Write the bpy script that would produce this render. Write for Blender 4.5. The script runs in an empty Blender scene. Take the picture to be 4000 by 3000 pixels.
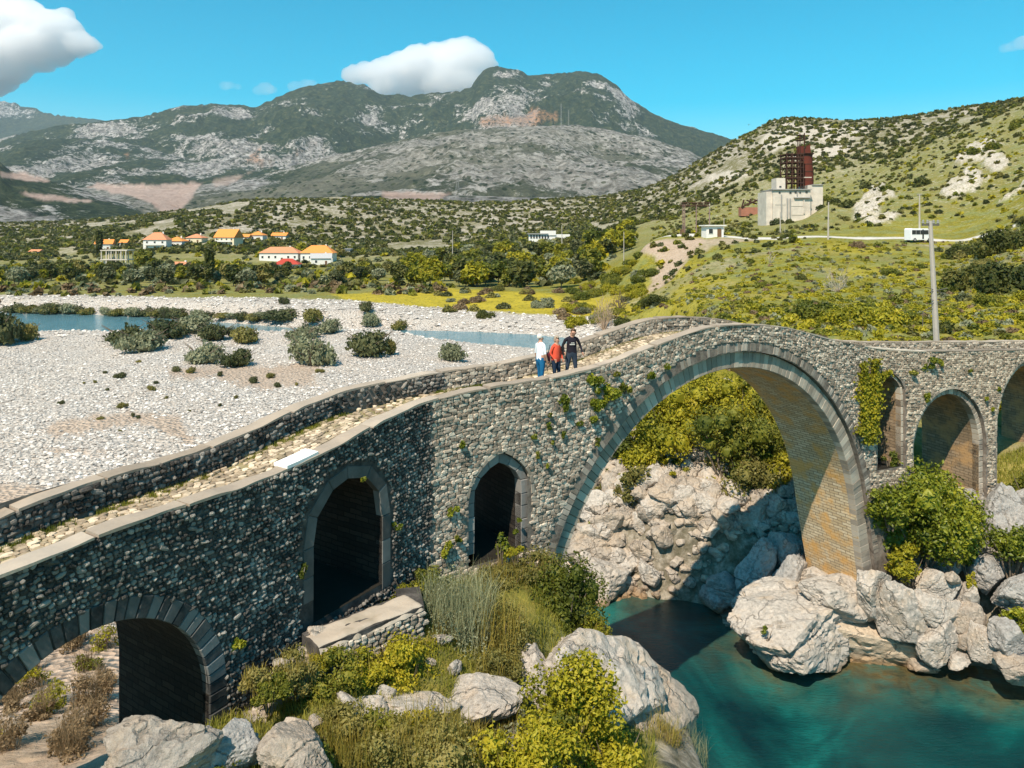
import bpy, math, random
import numpy as np
from math import radians, sin, cos, pi, tan, sqrt, log, exp, atan2
rng = np.random.default_rng(11)
random.seed(11)
SC = bpy.context.scene
COL = SC.collection

# ------------------------------------------------------------ camera
CAMZ, FPX, HZ = 18.5, 2900.0, 910.0          # camera height over the river, focal length in photo pixels, horizon row
cam_d = bpy.data.cameras.new('camera')
cam = bpy.data.objects.new('camera', cam_d); COL.objects.link(cam)
cam.location = (0, 0, CAMZ); cam.rotation_euler = (radians(90), 0, 0)
cam_d.sensor_width = 36; cam_d.lens = 36 * FPX / 4000
cam_d.shift_y = -(1500 - HZ) / 4000
cam_d.clip_start = 0.5; cam_d.clip_end = 60000
SC.camera = cam

# ------------------------------------------------------------ light
SUN_TH, SUN_EL = radians(61.5), radians(53)
sunv = np.array([-cos(SUN_TH) * cos(SUN_EL), -sin(SUN_TH) * cos(SUN_EL), sin(SUN_EL)])
sd = bpy.data.lights.new('sun', 'SUN'); so = bpy.data.objects.new('sun', sd); COL.objects.link(so)
sd.energy = 5.0; sd.angle = radians(0.5); sd.color = (1.0, 0.865, 0.70)
from mathutils import Vector, Matrix
so.rotation_euler = Vector(sunv).to_track_quat('Z', 'Y').to_euler(); so.location = (-60, -60, 120)
W = bpy.data.worlds.new('World'); SC.world = W; W.use_nodes = True
wn = W.node_tree.nodes; wl = W.node_tree.links; wn.clear()
wo = wn.new('ShaderNodeOutputWorld'); wb = wn.new('ShaderNodeBackground'); sk = wn.new('ShaderNodeTexSky')
sk.sky_type = 'NISHITA'; sk.sun_disc = False; sk.sun_elevation = SUN_EL
sk.sun_rotation = atan2(sunv[0], sunv[1]) % (2 * pi)
sk.altitude = 0; sk.air_density = 1.0; sk.dust_density = 0.35; sk.ozone_density = 2.2
hs = wn.new('ShaderNodeHueSaturation'); hs.inputs['Hue'].default_value = 0.465; hs.inputs['Saturation'].default_value = 1.85; hs.inputs['Value'].default_value = 1.28
wl.new(sk.outputs[0], hs.inputs['Color']); wl.new(hs.outputs[0], wb.inputs[0]); wl.new(wb.outputs[0], wo.inputs[0])
wb.inputs[1].default_value = 0.088
SC.view_settings.view_transform = 'Standard'; SC.view_settings.look = 'None'
SC.view_settings.exposure = 0.56; SC.view_settings.gamma = 1.0
SC.render.engine = 'CYCLES'
SC.cycles.max_bounces = 14; SC.cycles.diffuse_bounces = 3; SC.cycles.glossy_bounces = 3; SC.cycles.transmission_bounces = 4
SC.cycles.transparent_max_bounces = 8; SC.cycles.volume_bounces = 14
SC.cycles.use_denoising = True

# ------------------------------------------------------------ helpers
def vn(P, seed=0):
    """smooth value noise, P (n,3) -> -1..1"""
    P = np.asarray(P, float); I = np.floor(P).astype(np.int64); f = P - I; f = f * f * (3 - 2 * f)
    r = np.zeros(len(P))
    for a in (0, 1):
        for b in (0, 1):
            for c in (0, 1):
                h = (I[:, 0] + a) * 374761393 + (I[:, 1] + b) * 668265263 + (I[:, 2] + c) * 2147483647 + seed * 974711
                h = (h ^ (h >> 13)) * 1274126177; h = (h ^ (h >> 16)) & 0xffffff
                w = (f[:, 0] if a else 1 - f[:, 0]) * (f[:, 1] if b else 1 - f[:, 1]) * (f[:, 2] if c else 1 - f[:, 2])
                r += w * (h / 8388607.5 - 1)
    return r
def fbm(P, o=4, seed=0, ridged=False):
    P = np.asarray(P, float); r = 0; a = 1.0; t = 0
    for i in range(o):
        n = vn(P * (2.03 ** i) + 17.3 * i, seed + i)
        r = r + a * ((1 - 2 * np.abs(n)) if ridged else n); t += a; a *= 0.5
    return r / t
def sst(a, b, x):
    t = np.clip((np.asarray(x, float) - a) / (b - a), 0, 1); return t * t * (3 - 2 * t)

def mkmesh(name, V, F, mats=None, smooth=False, midx=None, uv=None, attr=None):
    V = np.ascontiguousarray(V, dtype=np.float32)
    if isinstance(F, np.ndarray): F = [F]
    me = bpy.data.meshes.new(name)
    me.vertices.add(len(V)); me.vertices.foreach_set('co', V.ravel())
    loops = np.concatenate([f.ravel() for f in F]).astype(np.int32)
    tot = np.concatenate([np.full(len(f), f.shape[1], np.int32) for f in F])
    st = np.concatenate([[0], np.cumsum(tot)[:-1]]).astype(np.int32)
    me.loops.add(len(loops)); me.loops.foreach_set('vertex_index', loops)
    me.polygons.add(len(tot)); me.polygons.foreach_set('loop_start', st); me.polygons.foreach_set('loop_total', tot)
    me.polygons.foreach_set('use_smooth', np.full(len(tot), smooth, bool))
    for m in (mats if isinstance(mats, (list, tuple)) else [mats]):
        if m: me.materials.append(m)
    if midx is not None: me.polygons.foreach_set('material_index', np.asarray(midx, np.int32))
    if uv is not None:
        l = me.uv_layers.new(name='UVMap'); l.data.foreach_set('uv', np.asarray(uv, np.float32)[loops].ravel())
    if attr:
        for k, a in attr.items():
            at = me.color_attributes.new(k, 'FLOAT_COLOR', 'POINT'); at.data.foreach_set('color', np.asarray(a, np.float32).ravel())
    me.update(calc_edges=True); me.validate(clean_customdata=False)
    return me
def add(name, me, parent=None, loc=None, rot=None, scale=None, **kw):
    o = bpy.data.objects.new(name, me); COL.objects.link(o)
    if parent is not None: o.parent = parent
    if loc is not None: o.location = loc
    if rot is not None: o.rotation_euler = rot
    if scale is not None: o.scale = scale if hasattr(scale, '__len__') else (scale,) * 3
    for k, v in kw.items(): o[k] = v
    return o
def obj(name, V, F, mat, parent=None, smooth=False, **kw):
    tagk = {k: kw.pop(k) for k in ('label', 'category', 'group', 'kind') if k in kw}
    return add(name, mkmesh(name, V, F, mat, smooth, **kw), parent, **tagk)
def thing(name, label, cat, loc=(0, 0, 0), rz=0, group=None):
    o = bpy.data.objects.new(name, None); COL.objects.link(o); o.location = loc; o.rotation_euler = (0, 0, rz)
    o.empty_display_size = 0.2
    o['label'] = label; o['category'] = cat
    if group: o['group'] = group
    return o

BOXF = np.array([[0, 3, 2, 1], [4, 5, 6, 7], [0, 1, 5, 4], [1, 2, 6, 5], [2, 3, 7, 6], [3, 0, 4, 7]])
class MB:
    """collects simple solids into one mesh"""
    def __init__(s): s.V = []; s.Q = []; s.T = []; s.n = 0; s.m = []; s.mt = []; s.cur = 0
    def raw(s, V, Q=None, T=None):
        V = np.asarray(V, float); s.V.append(V)
        if Q is not None and len(Q): s.Q.append(np.asarray(Q) + s.n); s.m += [s.cur] * len(Q)
        if T is not None and len(T): s.T.append(np.asarray(T) + s.n); s.mt += [s.cur] * len(T)
        s.n += len(V); return s
    def box(s, c, d, rz=0, M=None):
        x, y, z = [k / 2 for k in d]
        V = np.array([[-x, -y, -z], [x, -y, -z], [x, y, -z], [-x, y, -z], [-x, -y, z], [x, -y, z], [x, y, z], [-x, y, z]])
        if M is not None: V = V @ np.asarray(M).T
        if rz: V = V @ np.array([[cos(rz), sin(rz), 0], [-sin(rz), cos(rz), 0], [0, 0, 1]])
        return s.raw(V + np.array(c), BOXF)
    def bar(s, a, b, r, r2=None, n=6):
        a = np.array(a, float); b = np.array(b, float); r2 = r if r2 is None else r2
        d = b - a; L = np.linalg.norm(d)
        if L < 1e-6: return s
        d /= L; u = np.cross(d, [0, 0, 1.0] if abs(d[2]) < .9 else [1.0, 0, 0]); u /= np.linalg.norm(u); v = np.cross(d, u)
        an = np.arange(n) * 2 * pi / n; ring = np.cos(an)[:, None] * u + np.sin(an)[:, None] * v
        V = np.vstack([a + ring * r, b + ring * r2, [a], [b]]); i = np.arange(n); j = (i + 1) % n
        s.raw(V, np.c_[i, j, j + n, i + n], np.vstack([np.c_[j, i, np.full(n, 2 * n)], np.c_[i + n, j + n, np.full(n, 2 * n + 1)]]))
        return s
    def tube(s, pts, rad, n=7):
        for k in range(len(pts) - 1): s.bar(pts[k], pts[k + 1], rad[k], rad[k + 1], n)
        return s
    def lathe(s, c, prof, n=20):
        prof = np.array(prof, float); k = len(prof); an = np.arange(n) * 2 * pi / n
        V = np.array([[r * cos(a), r * sin(a), z] for r, z in prof for a in an]) + np.array(c)
        Q = [[i * n + j, i * n + (j + 1) % n, (i + 1) * n + (j + 1) % n, (i + 1) * n + j] for i in range(k - 1) for j in range(n)]
        return s.raw(V, Q)
    def prism(s, poly, z0, z1):
        """poly list of (x,y) counter-clockwise"""
        n = len(poly); p = np.array(poly, float)
        V = np.vstack([np.c_[p, np.full(n, z0)], np.c_[p, np.full(n, z1)], [[*p.mean(0), z0]], [[*p.mean(0), z1]]])
        i = np.arange(n); j = (i + 1) % n
        return s.raw(V, np.c_[i, j, j + n, i + n], np.vstack([np.c_[j, i, np.full(n, 2 * n)], np.c_[i + n, j + n, np.full(n, 2 * n + 1)]]))
    def mesh(s, name, mats, smooth=False):
        F = []; m = []
        if s.Q: F.append(np.vstack(s.Q)); m += s.m
        if s.T: F.append(np.vstack(s.T)); m += s.mt
        return mkmesh(name, np.vstack(s.V), F, mats, smooth, midx=m)
    def build(s, name, mats, parent=None, smooth=False, **kw):
        return add(name, s.mesh(name, mats, smooth), parent, **kw)

# ------------------------------------------------------------ materials
class NT:
    def __init__(s, name):
        s.m = bpy.data.materials.new(name); s.m.use_nodes = True; s.t = s.m.node_tree; s.t.nodes.clear()
        s.out = s.t.nodes.new('ShaderNodeOutputMaterial'); s.co = None
    def n(s, ty, **kw):
        x = s.t.nodes.new(ty)
        for k, v in kw.items():
            if k.startswith('i_'): x.inputs[k[2:].replace('_', ' ')].default_value = v
            else: setattr(x, k, v)
        return x
    def l(s, a, b): s.t.links.new(a, b); return b
    def coord(s, which='Object'):
        if s.co is None: s.co = s.n('ShaderNodeTexCoord')
        return s.co.outputs[which]
    def geo(s):
        return s.n('ShaderNodeNewGeometry')
    def noise(s, scale, detail=4, rough=.55, vec=None, dist=0):
        x = s.n('ShaderNodeTexNoise', i_Scale=scale, i_Detail=detail, i_Roughness=rough, i_Distortion=dist)
        s.l(vec if vec is not None else s.coord(), x.inputs['Vector']); return x.outputs['Fac']
    def vor(s, scale, feature='F1', out='Distance', vec=None):
        x = s.n('ShaderNodeTexVoronoi', feature=feature, i_Scale=scale)
        s.l(vec if vec is not None else s.coord(), x.inputs['Vector']); return x.outputs[out]
    def ramp(s, fac, stops, interp='LINEAR'):
        x = s.n('ShaderNodeValToRGB'); x.color_ramp.interpolation = interp
        e = x.color_ramp.elements
        while len(e) < len(stops): e.new(0.5)
        for el, (p, c) in zip(e, stops):
            el.position = p; el.color = (*c, 1) if hasattr(c, '__len__') else (c, c, c, 1)
        s.l(fac, x.inputs[0]); return x.outputs[0]
    def mix(s, fac, a, b, mode='MIX'):
        x = s.n('ShaderNodeMix', data_type='RGBA', blend_type=mode, clamp_factor=True)
        for v, i in ((fac, 0), (a, 6), (b, 7)):
            if isinstance(v, (int, float)): x.inputs[i].default_value = v if i == 0 else (v, v, v, 1)
            elif hasattr(v, '__len__'): x.inputs[i].default_value = (*v, 1) if len(v) == 3 else v
            else: s.l(v, x.inputs[i])
        return x.outputs[2]
    def math(s, op, a, b=0.0, clamp=False):
        x = s.n('ShaderNodeMath', operation=op, use_clamp=clamp)
        for v, i in ((a, 0), (b, 1)):
            if isinstance(v, (int, float)): x.inputs[i].default_value = v
            else: s.l(v, x.inputs[i])
        return x.outputs[0]
    def bump(s, h, strength=.4, dist=.05, normal=None):
        x = s.n('ShaderNodeBump', i_Strength=strength, i_Distance=dist); s.l(h, x.inputs['Height'])
        if normal is not None: s.l(normal, x.inputs['Normal'])
        return x.outputs[0]
    def rnd(s):
        """a random number per piece: per mesh island and per object"""
        g = s.geo(); o = s.n('ShaderNodeObjectInfo')
        return s.math('FRACT', s.math('ADD', g.outputs['Random Per Island'], o.outputs['Random']))
    def finish(s, col, rough=.85, normal=None, spec=.3, trans=0, metallic=0):
        b = s.n('ShaderNodeBsdfPrincipled', i_Roughness=rough if isinstance(rough, float) else .8, i_Metallic=metallic)
        b.inputs['Specular IOR Level'].default_value = spec
        if not isinstance(rough, float): s.l(rough, b.inputs['Roughness'])
        if hasattr(col, '__len__'): b.inputs['Base Color'].default_value = (*col, 1)
        else: s.l(col, b.inputs['Base Color'])
        if normal is not None: s.l(normal, b.inputs['Normal'])
        last = b.outputs[0]
        if trans:
            tr = s.n('ShaderNodeBsdfTranslucent')
            if hasattr(col, '__len__'): tr.inputs[0].default_value = (*col, 1)
            else: s.l(col, tr.inputs[0])
            mx = s.n('ShaderNodeMixShader', i_Fac=trans); s.l(last, mx.inputs[1]); s.l(tr.outputs[0], mx.inputs[2]); last = mx.outputs[0]
        s.l(last, s.out.inputs['Surface']); return s.m
def plain(name, c, rough=.6, spec=.3, var=.12, scale=6., metallic=0):
    t = NT(name); n = t.noise(scale, 5, .6)
    col = t.mix(n, tuple(k * (1 - var) for k in c), tuple(min(1, k * (1 + var)) for k in c))
    return t.finish(col, float(rough), None, spec, metallic=metallic)
def stone_mat(name, dark, mid, light, bump=.5, stain=None, bscale=14, patch=.25):
    t = NT(name); g = t.geo(); P = g.outputs['Position']
    r = t.ramp(t.noise(2.2, 6, .7, P), [(.3, 0), (.7, 1)]) if name in ('mortar_dark', 'mortar_grey', 'deck_soil') else t.rnd()
    col = t.ramp(r, [(0, dark), (.45, mid), (.85, light), (1, tuple(min(.8, k * 1.25) for k in light))])
    n1 = t.noise(1.3, 5, .6, P); n2 = t.noise(bscale, 5, .65, P)
    col = t.mix(t.math('MULTIPLY', t.ramp(n2, [(.35, 0), (.75, 1)]), .7), col, t.mix(.5, col, light), 'MIX')
    col = t.mix(t.ramp(n1, [(.38, 1), (.62, 0)]), col, t.mix(1.0, col, tuple(patch + .5 * patch * k for k in (1, .95, .9)), 'MULTIPLY') if patch < 1 else col)
    if stain: col = t.mix(t.ramp(t.noise(.9, 3, .5, P), [(.55, 0), (.72, .7)]), col, stain)
    return t.finish(col, .92, t.bump(n2, bump, .02), .2)
def leaf_mat(name, cols, trans=.3, rough=.55, spec=.25):
    t = NT(name); g = t.geo(); o = t.n('ShaderNodeObjectInfo')
    ff = t.math('ADD', t.math('MULTIPLY', g.outputs['Random Per Island'], .55), t.math('MULTIPLY', o.outputs['Random'], .45))
    n = t.noise(.35, 3, .5, g.outputs['Position'])
    ff = t.math('ADD', t.math('MULTIPLY', ff, .6), t.math('MULTIPLY', t.ramp(n, [(.3, 0), (.7, 1)]), .4))
    k = len(cols); col = t.ramp(ff, [(.12 + .76 * i / (k - 1), c) for i, c in enumerate(cols)])
    return t.finish(col, float(rough), None, spec, trans)

# ------------------------------------------------------------ river and terrain
def P3(u, v, Y):  # a point seen at photo pixel (u, v) standing Y metres away
    return np.array([(u - 2000) / FPX * Y, Y, CAMZ + (HZ - v) / FPX * Y])
def Zs(v, Y): return CAMZ + (HZ - v) / FPX * Y
RIVER = np.array([(-140, 175), (-108, 163), (-94, 161), (-74, 154), (-60, 147), (-42, 137), (-19, 133), (-6, 132), (3, 129), (11, 124), (17, 112), (19, 98), (17, 82), (10, 68), (2.5, 56),
    (.4, 46), (1.6, 40.5), (3.3, 38.4), (5.2, 38.2), (7.4, 37.6), (9.6, 36.9), (10.3, 35.2), (10.6, 33.2), (11.8, 32.3), (13.6, 32.0), (15, 32.5), (16.8, 32.4), (18.8, 32.2), (20, 31.3), (22, 30.2), (28, 26), (34, 18), (36, 6),
    (9, 4), (6.6, 12), (6.1, 17), (5.7, 21), (4.4, 24.5), (3.4, 27.5), (1.6, 31), (-2.5, 36), (-7, 42), (-9, 52), (-4, 68), (4, 80), (8, 95), (9, 106), (4, 113), (-6, 118), (-19, 128), (-30, 126), (-45, 127), (-60, 128), (-72, 130), (-85, 129), (-110, 134), (-140, 140)], float)
def inpoly(X, Y, poly):
    r = np.zeros(len(X), bool); n = len(poly); j = n - 1
    for i in range(n):
        xi, yi = poly[i]; xj, yj = poly[j]
        c = ((yi > Y) != (yj > Y)) & (X < (xj - xi) * (Y - yi) / (yj - yi + 1e-12) + xi)
        r ^= c; j = i
    return r
def pdist(X, Y, poly, closed=True):
    d = np.full(len(X), 1e9); n = len(poly)
    for i in range(n if closed else n - 1):
        a = poly[i]; b = poly[(i + 1) % n]; ab = b - a
        t = np.clip(((X - a[0]) * ab[0] + (Y - a[1]) * ab[1]) / (ab @ ab), 0, 1)
        d = np.minimum(d, np.hypot(X - a[0] - t * ab[0], Y - a[1] - t * ab[1]))
    return d
# control points of the land: (photo column, distance, height above the river)
CP = []
def cp(*a):
    for u, y, z in a: CP.append((u, y, z))
# foreground ledge in front of the bridge
cp((-900, 8, 8), (600, 8, 8.2), (2000, 8, 7.6), (2600, 8, 6.8), (0, 11.2, 8.3), (600, 13, 8.6), (1100, 14, 8.6), (1600, 15, 8.0), (2000, 15.5, 7.3), (2400, 15, 7.0), (2900, 14, 6.8), (3600, 12, 6), (4600, 10, 5),
   (880, 14.2, 9.0), (1240, 15.8, 8.9), (1600, 17.6, 8.7), (1620, 18.6, 9.2), (1900, 18.5, 8.2), (1950, 21, 8.8), (2150, 22.2, 8.3), (2200, 19, 7.6), (300, 14.8, 7.3), (0, 13.5, 7.0), (2450, 19, 6.8), (2550, 21, 6.2), (2300, 24, 6.0))
# ground behind the left part of the bridge, gravel bar
cp((-900, 15, 6.2), (0, 17, 6.4), (300, 19, 5.8), (700, 20.5, 5.2), (1100, 24, 4.6), (1600, 29, 4.2), (1900, 33, 3.4), (0, 24, 3.8), (600, 27, 3.6), (-900, 26, 3.6), (-900, 40, 3.1), (300, 38, 3.0), (1000, 40, 3.0), (1500, 44, 2.8),
   (-900, 70, 2.7), (300, 70, 2.5), (1000, 70, 2.6), (1600, 75, 2.3), (2000, 90, 1.6), (-900, 105, 1.8), (300, 105, 1.6), (1000, 105, 1.7), (1700, 100, 1.6), (1200, 88, 2.3), (600, 88, 2.3))
# far bank of the river and the flat valley floor
cp((-900, 175, 3.0), (0, 175, 3.4), (600, 162, 4.0), (1000, 158, 4.4), (1400, 150, 4.0), (1800, 145, 2.6), (2100, 140, 2.8), (2350, 132, 3.0), (1800, 170, 4.2), (2100, 170, 4.6),
   (-900, 250, 4.0), (300, 250, 3.6), (900, 250, 3.6), (1500, 250, 4.0), (2000, 230, 4.4), (2250, 190, 5), (-900, 350, 4), (300, 350, 3.5), (1000, 350, 3.6), (1600, 350, 4.5), (2000, 330, 6), (2250, 280, 8),
   (-900, 430, 5), (300, 430, 7), (700, 430, 10.5), (1100, 450, 10), (1600, 450, 9), (2100, 420, 12), (2300, 400, 15),
   (-900, 560, 9), (100, 560, 12), (400, 520, 17), (700, 520, 24), (1000, 560, 27), (1300, 560, 22), (1700, 560, 18), (2100, 560, 20),
   (-900, 800, 22), (0, 780, 24), (420, 680, 24), (700, 700, 35), (1000, 780, 52), (1300, 800, 56), (1700, 800, 50), (2100, 800, 52), (2300, 700, 40))
# rock bank beyond the main arch, right bank, hillside, road terrace
cp((2080, 46, 3.0), (2120, 56, 7.0), (2200, 44, 5.5), (2260, 41, 2.5), (2450, 41.5, 4.6), (2700, 41.5, 5.2), (2950, 41, 4.8), (2300, 46, 7.0), (2550, 46.5, 8.0), (2800, 46, 8.6), (3100, 45, 8.4), (2500, 60, 8), (2900, 60, 10), (3200, 60, 10.6), (3700, 60, 10.8), (4200, 60, 11.5), (5200, 50, 12),
   (3330, 36.5, 4.2), (3250, 38.6, 4.5), (3450, 33.5, 1.5), (3570, 38.2, 6.0), (3450, 37, 6.6), (3700, 37.5, 6.3), (3840, 39, 6.7), (4000, 40, 7.4), (4200, 38, 8.0), (4600, 36, 8.6), (3500, 35, 5.0), (3700, 35.3, 5.5), (3900, 35.5, 6.0), (4100, 34, 6.4), (4400, 31, 6.4), (5200, 26, 7),
   (3600, 33.2, 1.8), (3850, 32.6, 2.6), (4050, 31.4, 2.6), (3700, 43, 7.6), (4100, 46, 9),
   (2450, 80, 7.4), (2700, 80, 9.5), (3100, 80, 10), (3700, 80, 10.4), (4100, 80, 11.5), (4800, 80, 14), (2330, 100, 3.4), (2400, 120, 3.9), (2500, 105, 7.0), (2900, 105, 9.8), (3300, 105, 10.4), (3700, 105, 11.5), (4000, 100, 14), (4400, 105, 20),
   (2450, 150, 5.0), (2600, 140, 7.0), (2560, 163, 9.0), (2900, 135, 11.5), (3300, 130, 13), (3700, 130, 13.6), (4000, 125, 17.5), (4400, 130, 27),
   (2480, 185, 11), (2520, 182, 16.8), (2800, 170, 17.0), (3200, 160, 17.2), (3600, 158, 17.4), (4000, 155, 21), (4400, 155, 35), (2600, 200, 17.5), (2900, 200, 17.5), (3300, 180, 18.2), (3700, 178, 18.6), (4000, 185, 28), (4400, 190, 42),
   (2350, 215, 9), (2430, 260, 13), (2650, 260, 18), (3000, 250, 20.5), (3150, 255, 22.5), (3225, 250, 28.5), (3060, 249, 22.0), (3300, 240, 25), (3500, 230, 28.5), (3750, 230, 33), (4000, 225, 38), (4400, 240, 58),
   (2500, 340, 19), (2800, 330, 24), (3050, 330, 30), (3300, 330, 38), (3600, 330, 50), (4000, 330, 68), (4400, 330, 88),
   (2400, 460, 23), (2700, 460, 38), (3000, 450, 56), (3300, 450, 66), (3600, 450, 76), (4000, 440, 96), (4400, 420, 112), (4000, 540, 114), (4600, 560, 130), (3750, 600, 116), (3450, 650, 114.5), (3200, 700, 121), (3060, 740, 129), (2970, 760, 119),
   (2880, 800, 110), (2700, 840, 86), (2560, 860, 72), (2400, 870, 62), (3100, 880, 112), (3500, 880, 95), (4000, 880, 100), (4800, 880, 110), (-1200, 890, 30), (1200, 890, 52), (2000, 890, 54))
CP = np.array(CP, float)
def tpsc(uc, Y): return np.c_[uc / 430.0, 2.6 * np.log(Y)]
_c = tpsc(CP[:, 0] - 2000, CP[:, 1]); _d = ((_c[:, None] - _c[None]) ** 2).sum(2)
_K = 0.5 * _d * np.log(_d + 1e-12); _n = len(CP)
_A = np.zeros((_n + 3, _n + 3)); _A[:_n, :_n] = _K + np.eye(_n) * .02; _A[:_n, _n] = 1; _A[:_n, _n + 1:] = _c; _A[_n, :_n] = 1; _A[_n + 1:, :_n] = _c.T
_w = np.linalg.solve(_A, np.r_[CP[:, 2], 0, 0, 0])
def land(X, Y):
    q = tpsc(X / Y * FPX, Y); r = np.zeros(len(X))
    for s in range(0, len(X), 20000):
        d = ((q[s:s + 20000, None] - _c[None]) ** 2).sum(2)
        r[s:s + 20000] = (0.5 * d * np.log(d + 1e-12)) @ _w[:_n]
    return r + _w[_n] + q @ _w[_n + 1:]

NC, NR, Y0, Y1 = 560, 600, 8.0, 900.0
UC = np.linspace(-2900, 2900, NC); RY = np.exp(np.linspace(log(Y0), log(Y1), NR))
gU, gY = np.meshgrid(UC, RY); gX = gU / FPX * gY
gx, gy = gX.ravel(), gY.ravel()
gz = land(gx, gy)
WATER_Z = lambda Y: 0.0 + 0.9 * sst(60, 118, Y)
rd = pdist(gx, gy, RIVER); rin = inpoly(gx, gy, RIVER)
canyon = 1 - sst(48, 62, gy) * 1.0
bw = np.where(gy < 60, np.where((gx < 4.5) & (gy < 36), 1.3, 2.2), 7.0)
bw = np.where((gx > 9) & (gy < 37), 3.2, bw)
rs = np.where(rin, -rd, rd) + .35 * canyon * vn(np.c_[gx, gy, gy * 0] * .8, 5) + 1.2 * (1 - canyon) * vn(np.c_[gx, gy, gy * 0] * .12, 6)
wz = WATER_Z(gy)
k = sst(0, 1, rs / bw)
gz = np.where(rs > 0, wz + .02 + (gz - wz) * k, wz - np.minimum(-rs * .5, 2.5) - .02)
# relief: gravel humps, rocky hillside
hill = sst(40, 90, gz) * .0 + sst(200, 420, gy)
p3 = np.c_[gx, gy, gz * 0]
landm = sst(0.0, 1.5, rs)
gz = gz + landm * (.10 * fbm(p3 * .35, 3, 1) * sst(20, 30, gy) + .05 * fbm(p3 * 1.7, 3, 2) + (1 - sst(90, 130, gy)) * (gx > 3) * (gy > 37) * .45 * fbm(p3 * .6, 4, 9)
      + hill * (2.4 * fbm(p3 * .02, 5, 3, True) * sst(10, 30, gz) + .5 * fbm(p3 * .15, 4, 4)))
def pzone(poly, soft, amp=9):
    p = np.array(poly, float); V = HZ - (gz - CAMZ) / gy * FPX; U = gx / gy * FPX + 2000
    n_ = amp * fbm(np.c_[U / 28, V / 28, U * 0], 3, 92); return sst(-soft, soft, np.where(inpoly(U, V, p), 1, -1) * pdist(U, V, p) + n_)
crag = np.clip(sum(pzone(q, 5, 16) for q in [[(3320, 868), (3350, 790), (3400, 745), (3450, 720), (3500, 770), (3430, 800), (3440, 840), (3520, 830), (3480, 880), (3380, 872)], [(3720, 640), (3780, 580), (3860, 545), (3930, 560), (3850, 620), (3790, 640)],
    [(3680, 760), (3730, 700), (3790, 650), (3860, 700), (3800, 750), (3720, 780)], [(3900, 790), (3960, 740), (4040, 700), (4100, 800), (3980, 830)], [(3830, 640), (3900, 600), (3960, 640), (3880, 680)], [(2950, 560), (3050, 490), (3250, 490), (3400, 500), (3300, 540), (3100, 560), (3000, 600)],
    [(3080, 620), (3300, 560), (3340, 590), (3200, 640)], [(2760, 690), (2900, 670), (2950, 690), (2800, 730)]]), 0, 1) * (gy > 190)
gz = gz + crag * (1.8 * fbm(p3 * .12, 4, 93, True) + .8 * fbm(p3 * .4, 3, 94, True))
GZ = gz.reshape(NR, NC)
def gh(X, Y):
    """height of the ground under a point"""
    Y = max(Y, 1.0)
    c = (X / Y * FPX + 2900) / 5800 * (NC - 1); r = (log(Y) - log(Y0)) / (log(Y1) - log(Y0)) * (NR - 1)
    c = min(max(c, 0), NC - 1.001); r = min(max(r, 0), NR - 1.001); i, j = int(r), int(c); f, g = r - i, c - j
    return GZ[i, j] * (1 - f) * (1 - g) + GZ[i + 1, j] * f * (1 - g) + GZ[i, j + 1] * (1 - f) * g + GZ[i + 1, j + 1] * f * g
def drop(u, v, ymin=10):
    """the spot of ground seen at a photo pixel"""
    c = min(max((u - 2000 + 2900) / 5800 * (NC - 1), 0), NC - 1.001); j = int(c); g = c - j
    z = GZ[:, j] * (1 - g) + GZ[:, j + 1] * g; ray = Zs(v, RY); ok = np.where((ray <= z) & (RY > ymin))[0]
    i = ok[0] if len(ok) else NR - 1; Y = RY[i]
    return np.array([(u - 2000) / FPX * Y, Y, z[i]])
# ground cover painted per vertex: R gravel, G grass, B bare earth, A yellow flowers (rest is rock and scrub)
wx = gx + 1.5 * vn(p3 * .25, 21) + .4 * vn(p3 * 1.1, 22) + 8 * sst(150, 400, gy) * vn(p3 * .03, 25); wy = gy + 1.5 * vn(p3 * .25, 23) + .4 * vn(p3 * 1.1, 24)
uu = wx / wy * FPX + 2000
def zone(poly, soft, ux=None):
    p = np.array(poly, float); X = uu if ux is None else ux; L = np.log(wy) * 1000; p = np.c_[p[:, 0], np.log(p[:, 1]) * 1000]
    d = pdist(X, L, p); ins = inpoly(X, L, p); return sst(-soft, soft, np.where(ins, d, -d))
gravel = zone([(-2200, 19), (900, 20), (1600, 27), (2020, 34), (2150, 44), (2130, 80), (2180, 118), (1750, 131), (600, 146), (-2200, 160)], 20)
gravel = np.maximum(gravel, zone([(-200, 160), (600, 140), (1600, 125), (2350, 118), (2420, 122), (2300, 138), (1900, 146), (1500, 154), (1000, 160), (600, 166), (-200, 176)], 14))
gravel = np.maximum(gravel, (1 - sst(0, 3, rs)) * (gy > 45))
gravel = np.maximum(gravel, zone([(-900, 170), (200, 165), (600, 158), (600, 168), (200, 180), (-900, 185)], 14) * .8)
sand = (gy < 27) * (gx < 2) * .9 * gravel * (.6 + .4 * vn(p3 * .5, 77)) + zone([(0, 24), (500, 26), (300, 30), (-600, 28)], 60) * .7
meadow = zone([(1350, 156), (1650, 147), (1950, 141), (2300, 137), (2500, 128), (2450, 150), (2050, 176), (1700, 190), (1300, 168)], 16)
foreg = (gy < 26) * (gx < 6) * 1.0 * (1 - gravel)
right = sst(0, 2, gx - 4) * (gy > 34) * (1 - sst(150, 215, gy))
earth = zone([(2500, 183), (2600, 181), (2750, 176), (2760, 172), (2680, 158), (2560, 150), (2500, 152), (2560, 165)], 12) * .95 + zone([(2700, 175), (2950, 171), (2950, 168), (2760, 160)], 12) * .6 + zone([(3650, 36.3), (3730, 37.4), (3860, 38.2), (3760, 36.6)], 10) * .8
road = np.maximum(zone([(2560, 200), (2900, 181), (3600, 161), (4300, 152), (4300, 149), (3600, 157), (2900, 173), (2560, 190)], 6), 0)
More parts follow.
